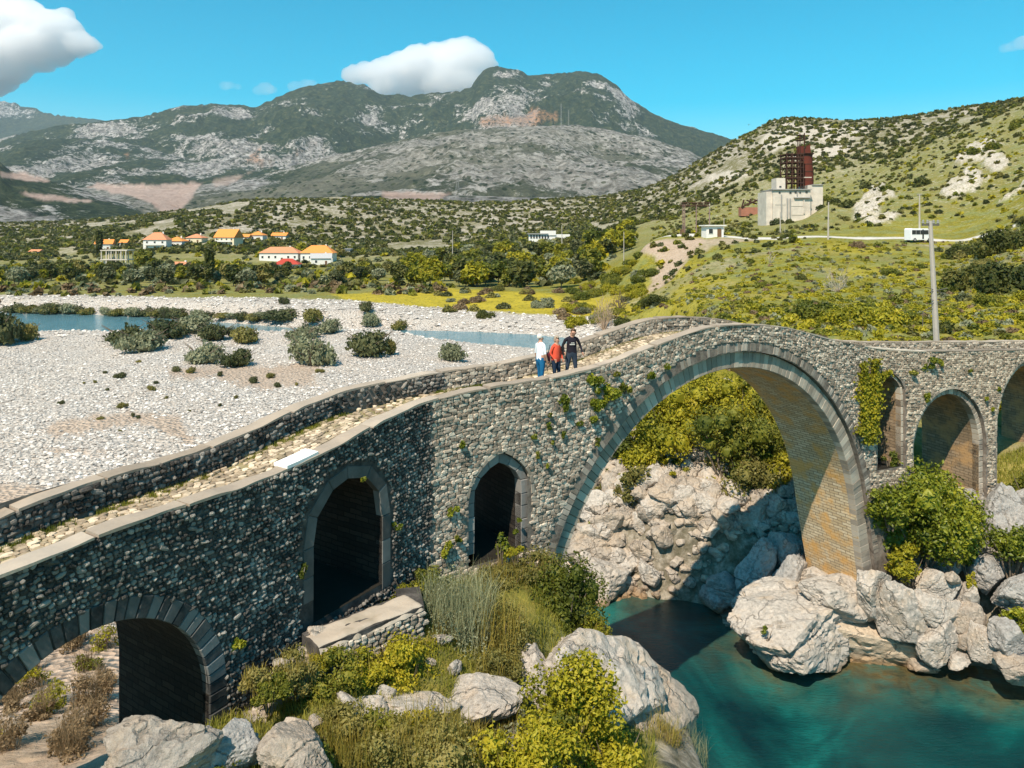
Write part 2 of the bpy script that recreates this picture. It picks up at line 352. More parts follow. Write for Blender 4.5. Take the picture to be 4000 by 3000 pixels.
grass = np.clip(foreg * .8 + meadow + right * (.95 + .5 * vn(p3 * .12, 31)) + .8 * (gy > 150) * (1 - sst(330, 520, gy)), 0, 1)
grass *= (1 - road) * (1 - np.clip(earth, 0, 1)) * (1 - gravel)
steep = (1 - sst(2.2, 3.2, rs)) * (gy < 47) * (gx > -8); steep = np.maximum(steep, (gx > 1) * (gx < 15.5) * (gy > 35.5) * (1 - sst(43.5, 44.5, gy))); grass *= (1 - steep)
behind = (gx < -1.5) * (gy < 28) * (gy > 20.5 + (gx + 2.3) * 1.54 + 1.5); grass *= (1 - behind * .8); sand = np.maximum(sand, behind * .95)
sand = np.maximum(sand, np.clip(sum(pzone(q, 14, 22) for q in [[(110, 1690), (250, 1640), (480, 1612), (690, 1622), (770, 1745), (700, 1725), (600, 1672), (450, 1665), (280, 1705)], [(650, 1440), (1240, 1425), (1230, 1500), (1000, 1525), (850, 1475), (660, 1475)], [(-100, 1880), (180, 1900), (160, 1980), (-100, 2050)], [(150, 1750), (420, 1760), (440, 1775), (160, 1765)]]), 0, 1) * .85 * gravel)

yellow = np.clip(meadow + right * .5 * sst(-.2, .6, vn(p3 * .09, 33)), 0, 1)
gravel = gravel * (1 - .0 * sand)
i = np.arange(NR - 1)[:, None] * NC + np.arange(NC - 1)[None]; i = i.ravel()
GQ = np.c_[i, i + 1, i + 1 + NC, i + NC]
colA = np.c_[gravel, grass, np.clip(earth + sand, 0, 1), np.ones(len(gx))]
colB = np.c_[yellow, road, steep, np.clip(crag, 0, 1)]

t = NT('ground'); g = t.geo(); P = g.outputs['Position']
ca = t.n('ShaderNodeVertexColor', layer_name='cover'); cb = t.n('ShaderNodeVertexColor', layer_name='extra')
sa = t.n('ShaderNodeSeparateColor'); sb = t.n('ShaderNodeSeparateColor'); t.l(ca.outputs[0], sa.inputs[0]); t.l(cb.outputs[0], sb.inputs[0])
nf = t.noise(2.2, 8, .7, P); nm = t.noise(.25, 6, .65, P); nl = t.noise(.035, 6, .6, P); nh = t.noise(9, 6, .7, P)
# stony scrub of the hillside
rockc = t.ramp(t.noise(.4, 8, .7, P), [(.25, (.12, .105, .08)), (.5, (.34, .30, .24)), (.72, (.56, .51, .44))])
scrub = t.ramp(nf, [(.3, (.06, .058, .020)), (.5, (.125, .115, .045)), (.72, (.29, .24, .13))])
col = t.mix(t.ramp(t.math('ADD', t.math('MULTIPLY', nl, .5), t.math('MULTIPLY', nm, .5)), [(.44, 0), (.56, 1)]), rockc, scrub)
grassc = t.ramp(nf, [(.28, (.06, .07, .010)), (.5, (.19, .17, .018)), (.72, (.36, .27, .035))])
grassc = t.mix(t.ramp(nm, [(.45, 0), (.6, .8)]), grassc, t.ramp(nf, [(.3, (.14, .17, .05)), (.7, (.25, .26, .11))]))
grassc = t.mix(t.math('MULTIPLY', sb.outputs[0], t.ramp(nm, [(.3, .35), (.6, 1)])), grassc, t.ramp(nh, [(.3, (.24, .20, .02)), (.6, (.50, .38, .03))]))
col = t.mix(sa.outputs[1], col, grassc)
gv = t.vor(3.2, vec=P); gv2 = t.vor(7.5, out='Color', vec=P); bw_ = t.n('ShaderNodeRGBToBW'); t.l(gv2, bw_.inputs[0])
gravc = t.ramp(bw_.outputs[0], [(.15, (.19, .17, .15)), (.45, (.45, .41, .37)), (.8, (.62, .58, .53))])
gravc = t.mix(t.ramp(nm, [(.35, .0), (.65, .55)]), gravc, (.50, .42, .34))
col = t.mix(t.math('MULTIPLY', sa.outputs[0], 1.0), col, gravc)
earthc = t.ramp(nf, [(.3, (.30, .21, .145)), (.7, (.52, .40, .30))])
col = t.mix(t.math('MULTIPLY', sa.outputs[2], t.ramp(nh, [(.25, .55), (.6, 1)])), col, earthc)
col = t.mix(sb.outputs[1], col, t.ramp(nf, [(.3, (.50, .47, .42)), (.7, (.66, .62, .56))]))
wet = t.ramp(nf, [(.3, (.07, .065, .035)), (.5, (.19, .165, .12)), (.7, (.42, .37, .30))])
col = t.mix(sb.outputs[2], col, wet)
col = t.mix(t.math('MULTIPLY', cb.outputs['Alpha'], t.ramp(nm, [(.35, .55), (.55, 1)])), col, t.ramp(nf, [(.32, (.22, .19, .15)), (.5, (.46, .41, .34)), (.7, (.66, .61, .54))]))
hb = t.mix(sa.outputs[0], nf, t.math('MULTIPLY', gv, 1.4))
tuft = t.vor(1.1, vec=P); tf = t.ramp(t.math('ADD', tuft, t.math('MULTIPLY', nf, .5)), [(.38, 1), (.62, 0)])
notg = t.math('SUBTRACT', 1.0, t.math('MAXIMUM', t.math('MAXIMUM', sa.outputs[0], sa.outputs[2]), t.math('MAXIMUM', sb.outputs[1], sb.outputs[2])), True)
col = t.mix(t.math('MULTIPLY', t.math('MULTIPLY', tf, notg), .6), col, t.ramp(nm, [(.3, (.05, .065, .012)), (.55, (.11, .12, .02)), (.8, (.20, .15, .05))]))
stn = t.ramp(t.noise(.55, 9, .75, P, .8), [(.56, 0), (.62, 1)])
pz = t.n('ShaderNodeSeparateXYZ'); t.l(P, pz.inputs[0]); hi = t.ramp(t.math('MULTIPLY', pz.outputs[2], .01), [(.12, 0), (.35, 1)])
col = t.mix(t.math('MULTIPLY', t.math('MULTIPLY', stn, notg), hi), col, t.ramp(nf, [(.3, (.30, .27, .22)), (.7, (.62, .58, .51))]))
GROUND = t.finish(col, .95, t.bump(t.math('ADD', hb, t.math('MULTIPLY', tf, .8)), .8, .25), .15)
obj('ground', np.c_[gx, gy, gz], GQ, GROUND, None, True, attr={'cover': colA, 'extra': colB}, kind='structure')

# ------------------------------------------------------------ mountains
def prof(pts, u, k=0):
    p = np.array(pts, float); return np.interp(u, p[:, 0], p[:, 1])
MC, MR = 640, 420
mU = np.linspace(-2900, 2900, MC) ; mY = np.exp(np.linspace(log(860), log(11000), MR))
mu, my = np.meshgrid(mU, mY); mu = mu.ravel(); my = my.ravel(); mx = mu / FPX * my; pu = mu + 2000
layers = [  # skyline points, ridge distance, foot distance, relief
    ([(-900, 330), (-300, 350), (0, 378), (60, 385), (130, 400), (240, 440), (330, 460), (430, 478), (560, 470), (610, 475), (900, 560), (1400, 640), (5000, 700)], 9800, 6800, .05),
    ([(-900, 520), (0, 545), (250, 505), (430, 485), (560, 463), (620, 445), (700, 425), (830, 413), (1000, 420), (1100, 368), (1200, 325), (1300, 299), (1340, 296), (1420, 310), (1480, 340), (1540, 350), (1650, 346), (1790, 340), (1840, 328), (1865, 285), (1900, 250), (1945, 238), (2010, 252), (2060, 268), (2150, 275), (2250, 268), (2300, 268), (2370, 295), (2420, 335), (2470, 385), (2520, 415), (2600, 455), (2700, 490), (2850, 540), (2930, 560), (3300, 640), (4000, 700), (5000, 760)], 5600, 3400, .06),
    ([(-900, 700), (700, 740), (1000, 690), (1250, 620), (1450, 575), (1640, 530), (1760, 508), (1900, 500), (2100, 490), (2250, 486), (2400, 508), (2550, 540), (2700, 590), (2800, 640), (2900, 700), (3300, 780), (5000, 800)], 2900, 1500, .05),
    ([(-900, 560), (-200, 600), (0, 585), (100, 550), (300, 532), (420, 530), (560, 560), (700, 600), (900, 640), (1150, 700), (1400, 760), (1700, 800), (5000, 830)], 4200, 2300, .06),
    ([(-900, 600), (-200, 620), (0, 640), (50, 680), (150, 700), (300, 740), (480, 790), (620, 850), (800, 880), (5000, 890)], 2000, 1250, .05),
    ([(-900, 880), (400, 880), (620, 850), (800, 810), (1000, 782), (1300, 772), (1700, 765), (2000, 775), (2300, 775), (2500, 740), (2700, 715), (5000, 800)], 1150, 900, .03),
]
mz = np.full(len(mx), 20.0); mid = np.zeros(len(mx)); lay = np.zeros(len(mx), int)
q3 = np.c_[mx, my, mx * 0]
for li, (pts, R, r0, rel) in enumerate(layers):
    sky = prof(pts, pu); Zr = CAMZ + (HZ - sky) / FPX * R
    wob = 1 + .05 * vn(q3 / 1100, 40 + li)
    tt = (my * wob - r0) / (R - r0); H = Zr - 20
    front = np.clip(tt, 0, 1); f = front ** .85 * (1 - .12 * np.sin(front * pi))
    back = np.clip(1 - (my * wob - R) / (R * .5), 0, 1) ** 1.3
    s = np.where(tt < 1, f, back)
    sp = fbm(q3 / (R * .13), 6, 50 + li, True) - .35
    s2 = H * s * (1 + 0) + H * (rel * 4.2) * sp * (np.sin(np.clip(s, 0, 1) * pi) ** .8) + H * rel * .3 * fbm(q3 / (R * .012), 4, 70 + li, True)
    z = 20 + np.where(tt < 0, -30, s2)
    m = z > mz; mz = np.where(m, z, mz); lay = np.where(m, li, lay)
mz = mz - 30 * (my < 880)
# cover: R rockiness, G quarry or bare red earth, B greenness
def mzone(poly, su, sl, L=None):
    p = np.array(poly, float); V = HZ - (mz - CAMZ) / my * FPX
    qq = np.c_[mx, my, mz] / (my[:, None] * .006)
    return (1 if L is None else (lay == L)) * sst(-su, su, np.where(inpoly(pu, V, p), 1, -1) * pdist(pu, V, p) + 9 * fbm(qq, 3, 90))
bare = mzone([(340, 730), (380, 718), (560, 722), (790, 715), (770, 740), (735, 790), (690, 832), (640, 838), (600, 800), (520, 765), (440, 755)], 5, 1)
bare = np.maximum(bare, mzone([(0, 672), (110, 680), (195, 703), (190, 712), (60, 700), (0, 695)], 4, 1))
bare = np.maximum(bare, mzone([(60, 748), (200, 762), (290, 775), (380, 785), (300, 792), (160, 780)], 4, 1))
bare = np.maximum(bare, mzone([(1490, 750), (1700, 752), (1760, 758), (1700, 785), (1600, 795), (1500, 775)], 5, 1))
red = mzone([(1860, 470), (1900, 455), (2050, 455), (2070, 430), (2100, 425), (2180, 450), (2080, 490), (1900, 490)], 5, 1) + mzone([(990, 595), (1020, 575), (1010, 620), (1060, 650), (1000, 640), (960, 630)], 3, 1) + mzone([(1150, 600), (1230, 560), (1180, 590)], 3, 1) + mzone([(480, 600), (500, 595), (500, 620)], 4, 1)
pink = mzone([(830, 700), (960, 680), (1060, 630), (980, 670), (900, 720), (840, 730)], 6, 1) * .6
rb = fbm(np.c_[mx / 330, my / 330, mz / 180], 5, 61)
V_ = HZ - (mz - CAMZ) / my * FPX
rock = np.select([lay == 0, lay == 1, lay == 2, lay == 3, lay == 4, lay == 5], [.22, .36, .60, .34, .62, .36])
peak = (lay == 1) * sst(1800, 1950, pu) * (1 - sst(2450, 2600, pu)) * sst(470, 400, V_)
rock = rock + .10 * peak + .16 * (lay == 2) * sst(1500, 1900, pu) * (1 - sst(2300, 2500, pu)) - .25 * (lay == 1) * sst(2350, 2500, pu) * sst(440, 480, V_)
rockA = np.clip(rock - .05 + 1.2 * rb, 0, 1)
j = (np.arange(MR - 1)[:, None] * MC + np.arange(MC - 1)[None]).ravel()
t = NT('mountain'); g = t.geo(); P = g.outputs['Position']
ca = t.n('ShaderNodeVertexColor', layer_name='cover'); sa = t.n('ShaderNodeSeparateColor'); t.l(ca.outputs[0], sa.inputs[0])
cb = t.n('ShaderNodeVertexColor', layer_name='extra'); sb = t.n('ShaderNodeSeparateColor'); t.l(cb.outputs[0], sb.inputs[0])
n1 = t.noise(.005, 10, .78, P); n2 = t.noise(.03, 8, .78, P, .6); n3 = t.vor(.045, vec=P)
rk = t.ramp(n2, [(.38, (.10, .095, .085)), (.5, (.31, .29, .265)), (.60, (.64, .60, .56))])
gr = t.ramp(n2, [(.38, (.014, .030, .018)), (.52, (.045, .065, .030)), (.66, (.13, .135, .065))])
msk = t.math('ADD', sa.outputs[0], t.math('MULTIPLY', t.math('SUBTRACT', t.math('ADD', t.math('MULTIPLY', n1, .5), t.math('MULTIPLY', n2, .5)), .5), 3.2))
m1 = t.ramp(msk, [(.46, 0), (.60, 1)])
dots = t.ramp(n3, [(.26, 1), (.36, 0)])
m1 = t.math('MULTIPLY', m1, t.math('SUBTRACT', 1.0, t.math('MULTIPLY', dots, .85)))
col = t.mix(m1, gr, rk)
pale = t.ramp(n2, [(.35, (.20, .19, .14)), (.65, (.42, .39, .32))])
col = t.mix(t.math('MULTIPLY', sb.outputs[0], t.math('SUBTRACT', 1.0, dots)), col, pale)
col = t.mix(t.math('MULTIPLY', sa.outputs[1], 1.0), col, t.ramp(n2, [(.3, (.46, .30, .23)), (.6, (.66, .50, .42)), (.85, (.78, .66, .56))]))
col = t.mix(t.math('MULTIPLY', sa.outputs[2], t.ramp(n2, [(.42, 0), (.6, 1)])), col, (.50, .26, .14))
MOUNT = t.finish(col, .95, t.bump(t.math('ADD', n2, t.math('MULTIPLY', n1, 2)), 1.0, 24), .1)
palem = (lay == 2) * (.35 + .5 * fbm(q3 / 300, 3, 66)) 
obj('mountain_range', np.c_[mx, my, mz], np.c_[j, j + 1, j + 1 + MC, j + MC], MOUNT, None, True, kind='structure',
    attr={'cover': np.c_[rockA, np.clip(bare + pink, 0, 1), np.clip(red, 0, 1), np.ones(len(mx))], 'extra': np.c_[np.clip(palem, 0, 1), mx * 0, mx * 0, mx * 0 + 1]})
# lowland disc: everything that lies beyond the modelled land, all the way round
m = MB(); an = np.linspace(0, 2 * pi, 49)[:-1]
Vd = np.vstack([[[0, 0, -4.0]], np.c_[14000 * np.cos(an), 14000 * np.sin(an), np.full(48, -4.0)]])
obj('plain', Vd, np.array([[0, 1 + a, 1 + (a + 1) % 48] for a in range(48)]), plain('plain_land', (.14, .15, .06), .95, .1, .4, .01), kind='structure')

# ------------------------------------------------------------ water
def water_mat():
    t = NT('water'); g = t.geo(); P = g.outputs['Position']
    c = t.n('ShaderNodeVertexColor', layer_name='depth'); s = t.n('ShaderNodeSeparateColor'); t.l(c.outputs[0], s.inputs[0])
    n = t.noise(.16, 4, .6, P, 1.0); nn = t.noise(.9, 5, .65, P, .8)
    deep = t.ramp(n, [(.34, (.001, .020, .024)), (.5, (.002, .052, .050)), (.66, (.005, .12, .105))])
    shal = t.ramp(nn, [(.3, (.022, .020, .010)), (.48, (.13, .080, .022)), (.62, (.07, .12, .085)), (.8, (.16, .19, .14))])
    col = t.mix(s.outputs[0], deep, shal)
    far = t.ramp(nn, [(.3, (.055, .15, .18)), (.62, (.11, .22, .25)), (.74, (.42, .47, .48))])
    col = t.mix(s.outputs[1], col, far)
    w1 = t.n('ShaderNodeTexNoise', i_Scale=3.4, i_Detail=6, i_Roughness=.68, i_Distortion=.7)
    mp = t.n('ShaderNodeMapping'); mp.inputs['Scale'].default_value = (1.0, 2.4, 1); t.l(P, mp.inputs[0]); t.l(mp.outputs[0], w1.inputs['Vector'])
    hgt = w1.outputs['Fac']
    b = t.n('ShaderNodeBsdfPrincipled', i_Roughness=.06, i_IOR=1.33); b.inputs['Specular IOR Level'].default_value = .5
    t.l(col, b.inputs['Base Color']); t.l(t.bump(hgt, .5, .14), b.inputs['Normal']); t.l(b.outputs[0], t.out.inputs['Surface']); return t.m
wc = np.linspace(-150, 60, 300); wr = np.linspace(2, 180, 270)
wX, wY = np.meshgrid(wc, wr); wX = wX.ravel(); wY = wY.ravel()
fine = np.array([(a, b) for b in np.linspace(5, 60, 140) for a in np.linspace(-8, 36, 110)])
def water_sheet(name, X, Y, nc, keep):
    ins = inpoly(X, Y, RIVER); d = np.where(ins, pdist(X, Y, RIVER), 0)
    sh = (1 - sst(.2, 4.2, d + .8 * vn(np.c_[X, Y, X * 0] * .7, 81)))
    sh = sh * (.30 + .70 * sst(8, 14, X)) * (.75 + .5 * vn(np.c_[X, Y, X * 0] * 1.3, 83)) ; sh = np.clip(sh, 0, 1)
    i = (np.arange(len(X) // nc - 1)[:, None] * nc + np.arange(nc - 1)[None]).ravel(); F = np.c_[i, i + 1, i + 1 + nc, i + nc]
    F = F[keep(X[F].mean(1), Y[F].mean(1))]
    far = sst(50, 90, Y)
    obj(name, np.c_[X, Y, WATER_Z(Y)], F, WATER, None, True, attr={'depth': np.c_[sh * (1 - far), far, X * 0, X * 0 + 1]}, kind='structure')
WATER = water_mat()
water_sheet('water', fine[:, 0], fine[:, 1], 110, lambda x, y: y < 60)
big = np.array([(a, b) for b in np.linspace(60, 180, 100) for a in np.linspace(-150, 60, 130)])
water_sheet('river', big[:, 0], big[:, 1], 130, lambda x, y: y > 59)

# ------------------------------------------------------------ the stone bridge
S0, S1, DS = -26.0, 42.0, 0.1
SS = np.arange(S0, S1 + 1e-6, DS)
ANG = np.radians(57 + (34 - 57) * sst(-.8, .8, SS) + (22 - 34) * sst(20.6, 23.0, SS))
i0 = int(round((12.66 - S0) / DS))
bx_ = np.concatenate([[0], np.cumsum(np.cos((ANG[1:] + ANG[:-1]) / 2)) * DS]); by_ = np.concatenate([[0], np.cumsum(np.sin((ANG[1:] + ANG[:-1]) / 2)) * DS])
bx_ += 8.24 - bx_[i0]; by_ += 27.61 - by_[i0]
def fx(s): return np.interp(s, SS, bx_)
def fy(s): return np.interp(s, SS, by_)
def fa(s): return np.interp(s, SS, ANG)
def WP(s, z, d=0.0):
    """point on the near face: s along the bridge, height z, d metres out of the wall"""
    a = fa(s); return np.stack([fx(s) + np.sin(a) * d, fy(s) - np.cos(a) * d, np.asarray(z, float) + 0 * np.asarray(s, float)], -1)
VIS = SS > -17.5
def wall_uv(u, v, d=0.0):
    p = WP(SS[VIS], 0 * SS[VIS], d); uu_ = p[:, 0] / p[:, 1] * FPX + 2000; s = np.interp(u, uu_, SS[VIS]); Y = np.interp(u, uu_, p[:, 1]); return s, Zs(v, Y)
WID = 3.25
CAP = [(-700, 2480), (-300, 2375), (0, 2251), (452, 2061), (904, 1917), (1157, 1826), (1500, 1640), (1681, 1566), (1898, 1515), (2170, 1475), (2350, 1432), (2531, 1362), (2712, 1290), (2820, 1271), (2893, 1265), (3074, 1278), (3254, 1329), (3435, 1363), (3571, 1372), (4000, 1367), (4300, 1362)]
_cs = np.array([wall_uv(u, v) for u, v in CAP]); _cs[:, 1] -= .02
_ks = np.exp(-.5 * (np.arange(-12, 13) / 5.0) ** 2); _ks /= _ks.sum()
_zt = .06 * np.minimum(0, SS + 15) + np.interp(SS, _cs[:, 0], _cs[:, 1]); _zt = np.convolve(np.pad(_zt, 12, 'edge'), _ks, 'valid')
def ztop(s): return np.interp(s, SS, _zt)
def zdeck(s): return ztop(s) - .62 - .2 * sst(-5, -13, s)
def zfar(s): return ztop(s) - .42 * sst(-6.5, -13, s)
# openings: step = opening in the wall face, inn = opening inside the recessed ring; both functions of s
def circ(c, zc, R, zlow, flare=0.0):
    def pl(off, n=64):
        r = R + off; a0 = -.0; an = np.linspace(pi, 0, n); P = np.c_[c + r * np.cos(an), zc + r * np.sin(an)]
        zl = np.linspace(zc, zlow, 10)[1:]
        L = np.c_[c - r - flare * (zc - zl), zl][::-1]; Rr = np.c_[c + r + flare * (zc - zl), zl]
        return np.vstack([L, P, Rr])
    return pl
def bigarch(off, n=120):
    """main arch: circle that goes over into slightly flared legs"""
    c, zc, R = 12.66, 5.02, 8.42; r = R + off; an = np.linspace(pi - .1, .12, n); P = np.c_[c + r * np.cos(an), zc + r * np.sin(an)]
    k = .18; zz = np.linspace(P[-1, 1], -.5, 8)[1:]
    Rr = np.c_[P[-1, 0] + k * (P[-1, 1] - zz), zz]; zz = np.linspace(P[0, 1], -.5, 8)[1:][::-1]; L = np.c_[P[0, 0] - k * (P[0, 1] - zz) * .3, zz]
    return np.vstack([L, P, Rr])
def pointed(c, hw, zs, za, zlow):
    def pl(off, n=0):
        h = hw + off
        pts = [(c - h, zlow), (c - h, zs - .4), (c - h * .97, zs), (c - h * .72, zs + (za - zs) * .48 + off * .6), (c - h * .35, za - (za - zs) * .2 + off), (c, za + off * 1.25),
               (c + h * .35, za - (za - zs) * .2 + off), (c + h * .72, zs + (za - zs) * .48 + off * .6), (c + h * .97, zs), (c + h, zs - .4), (c + h, zlow)]
        return np.array(pts)
    return pl
def oval(c, hw, zc, za, zlow):
    def pl(off, n=40):
        an = np.linspace(pi, 0, n); P = np.c_[c + (hw + off) * np.cos(an), zc + (za - zc + off) * np.sin(an)]
        return np.vstack([[[c - hw - off, zlow]], P, [[c + hw + off, zlow]]])
    return pl
OPEN = [dict(pl=circ(-9.15, 9.33, 2.31, 5.5), ring=.0, rw=.40, back=.0, out=.04, sill=None, cut=.16),
        dict(pl=circ(-3.0, 11.43, 1.14, 9.4), ring=.0, rw=.34, back=.0, out=.02, sill=9.55, cut=.0),
        dict(pl=pointed(2.36, .82, 11.1, 11.72, 8.8), ring=.28, rw=.28, back=.13, out=0, sill=8.95),
        dict(pl=bigarch, ring=.62, rw=.62, back=.17, out=.03, sill=None),
        dict(pl=pointed(23.05, .72, 11.45, 12.1, 7.9), ring=.14, rw=.14, back=.10, out=0, sill=8.0),
        dict(pl=oval(26.78, 2.16, 8.4, 10.96, 5.2), ring=.27, rw=.27, back=.16, out=0, sill=None),
        dict(pl=oval(32.6, 2.4, 8.9, 12.0, 5.2), ring=.28, rw=.28, back=.16, out=0, sill=None),
        dict(pl=oval(38.2, 1.9, 9.0, 11.4, 5.2), ring=.24, rw=.24, back=.16, out=0, sill=None)]
def ropen(o, off):
    P = o['pl'](off); return P
def hole_top(o, s, off):
    P = ropen(o, off); h = len(P) // 2; 
    if s < P[:, 0].min() or s > P[:, 0].max(): return None
    k = np.argsort(P[:, 0], kind='stable'); arr = P[k]
    # top envelope
    best = None
    for a, b in zip(P[:-1], P[1:]):
        if min(a[0], b[0]) <= s <= max(a[0], b[0]):
            z = max(a[1], b[1]) if abs(a[0] - b[0]) < 1e-6 else a[1] + (b[1] - a[1]) * (s - a[0]) / (b[0] - a[0])
            best = z if best is None else max(best, z)
    return best
def hole_at(s, z, off):
    for o in OPEN:
        P = ropen(o, o['ring'] + off)
        if P[:, 0].min() - .3 < s < P[:, 0].max() + .3 and z < P[:, 1].max() + .1:
            t_ = hole_top(o, s, o['ring'] + off)
            if t_ is not None and z < t_ and (o['sill'] is None or z > o['sill'] - .05 - off * .3):
                if o['sill'] is None and o['pl'] is bigarch:
                    if not inpoly(np.array([s]), np.array([z]), np.vstack([P, [[P[-1, 0], -5], [P[0, 0], -5]]]))[0]: continue
                return o
    return None
for o in OPEN:
    P = ropen(o, o['ring'] + o['rw'] * (o['ring'] == 0)); o['smin'], o['smax'], o['zmax'] = P[:, 0].min(), P[:, 0].max(), P[:, 1].max()

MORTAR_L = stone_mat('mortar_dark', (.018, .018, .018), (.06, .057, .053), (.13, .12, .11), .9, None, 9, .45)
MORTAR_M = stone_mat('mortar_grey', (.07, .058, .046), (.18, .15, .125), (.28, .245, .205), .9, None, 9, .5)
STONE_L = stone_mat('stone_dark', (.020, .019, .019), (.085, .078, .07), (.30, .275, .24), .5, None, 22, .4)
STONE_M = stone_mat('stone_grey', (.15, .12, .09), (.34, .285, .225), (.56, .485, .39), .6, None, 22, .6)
STONE_R = stone_mat('stone_warm', (.14, .11, .08), (.31, .255, .195), (.50, .425, .33), .6, None, 22, .7)
VOUS = stone_mat('stone_voussoir', (.22, .185, .145), (.30, .26, .21), (.42, .37, .30), .7, (.10, .095, .09), 5, .7)
VOUSO = stone_mat('stone_outer_ring', (.17, .145, .115), (.26, .225, .185), (.38, .335, .28), .7, (.07, .065, .06), 5, .6)
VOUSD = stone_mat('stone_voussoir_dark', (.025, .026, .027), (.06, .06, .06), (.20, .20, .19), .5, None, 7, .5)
PLASTER = stone_mat('plaster_surround', (.15, .15, .145), (.22, .215, .205), (.30, .29, .27), .5, None, 7, .6)
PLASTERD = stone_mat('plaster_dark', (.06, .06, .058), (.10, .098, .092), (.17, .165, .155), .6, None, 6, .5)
CAPM = stone_mat('coping_mortar', (.23, .185, .14), (.30, .245, .19), (.38, .32, .255), .5, None, 10, .8)
CAPW = stone_mat('coping_white', (.72, .70, .66), (.74, .72, .68), (.78, .76, .72), .2, None, 10, 1)
PAVE = stone_mat('paving', (.17, .13, .09), (.31, .245, .165), (.50, .41, .30), .5, (.22, .20, .09), 16, .9)
DECKM = stone_mat('deck_soil', (.12, .11, .05), (.19, .17, .09), (.27, .23, .14), .8, None, 9, .8)
# vault lining: thin courses that run along the bridge's width
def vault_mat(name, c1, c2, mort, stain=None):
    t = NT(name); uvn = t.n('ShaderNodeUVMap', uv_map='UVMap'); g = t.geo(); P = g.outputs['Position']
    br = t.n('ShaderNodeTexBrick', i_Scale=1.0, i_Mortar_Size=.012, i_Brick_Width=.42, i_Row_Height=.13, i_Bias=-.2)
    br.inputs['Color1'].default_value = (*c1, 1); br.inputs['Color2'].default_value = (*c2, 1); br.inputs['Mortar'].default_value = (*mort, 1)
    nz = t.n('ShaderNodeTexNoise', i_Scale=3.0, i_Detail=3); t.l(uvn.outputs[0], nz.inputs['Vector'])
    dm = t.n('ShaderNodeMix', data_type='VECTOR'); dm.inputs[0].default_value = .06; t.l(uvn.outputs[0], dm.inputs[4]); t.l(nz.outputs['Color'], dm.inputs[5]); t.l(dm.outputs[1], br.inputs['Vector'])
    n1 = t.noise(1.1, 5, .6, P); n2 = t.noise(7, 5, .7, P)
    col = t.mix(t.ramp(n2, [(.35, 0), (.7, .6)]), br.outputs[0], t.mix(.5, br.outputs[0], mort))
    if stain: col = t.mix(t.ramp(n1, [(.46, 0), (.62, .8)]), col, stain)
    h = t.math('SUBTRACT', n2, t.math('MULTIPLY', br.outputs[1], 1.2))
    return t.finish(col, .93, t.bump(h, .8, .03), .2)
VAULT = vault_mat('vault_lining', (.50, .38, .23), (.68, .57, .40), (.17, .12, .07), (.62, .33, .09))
VAULTD = vault_mat('vault_lining_shade', (.022, .018, .015), (.05, .04, .03), (.01, .009, .008))  # near-black: the shade inside the left arches is painted into this lining
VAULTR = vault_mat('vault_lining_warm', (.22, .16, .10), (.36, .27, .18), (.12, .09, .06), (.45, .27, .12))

bridge = thing('stone_bridge', 'long humped grey stone footbridge with one large arch and smaller arches over the river', 'bridge', (0, 0, 0))
# --- wall faces: near face and far face, in three lengths so that the darker left one keeps its own stone
def wall_strip(name, sa, sb, mat, side):
    cols = sorted(set(np.round(np.arange(sa, sb + 1e-6, .12), 4)) | {round(x + e, 5) for o in OPEN for P in [ropen(o, o['ring'])] for x in (P[:, 0].min(), P[:, 0].max()) for e in (-.0005, .0005) if sa < x < sb} | {sa, sb})
    V = []; Q = []
    def quad(s, s2, za, zb, za2, zb2):
        nz_ = 1; k = len(V); d = 0.0 if side == 0 else -WID
        V.extend([WP(s, za, d), WP(s2, za2, d), WP(s2, zb2, d), WP(s, zb, d)]); Q.append([k, k + 1, k + 2, k + 3] if side == 0 else [k, k + 3, k + 2, k + 1])
    for s, s2 in zip(cols[:-1], cols[1:]):
        if s2 - s < 1e-9: continue
        segs = [[-1.0, -1.0, float(ztop(s)), float(ztop(s2))]]
        for o in OPEN:
            e = 1e-4; ta = hole_top(o, s + e, o['ring']); tb = hole_top(o, s2 - e, o['ring'])
            if ta is not None and tb is not None:
                lo = o['sill']; segs = [[ta, tb, float(ztop(s)), float(ztop(s2))]]
                if lo is not None: segs.append([-1.0, -1.0, lo, lo])
                elif o['pl'] is bigarch:
                    P = ropen(o, o['ring']); # legs: wall below the springing outside the opening
                    pass
        for a, b, c, d_ in segs: quad(s, s2, a, c, b, d_)
    return obj(name, np.array(V), np.array(Q), mat, bridge)
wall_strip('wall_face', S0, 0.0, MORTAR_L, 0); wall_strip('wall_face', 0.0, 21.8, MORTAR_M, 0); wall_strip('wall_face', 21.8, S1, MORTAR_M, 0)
wall_strip('wall_face', S0, S1, MORTAR_M, 1)
SHADE_FLOOR = plain('floor_shade', (.02, .018, .014), .95, .1, .4, 3)  # floor colour carries the shade inside the openings with sills
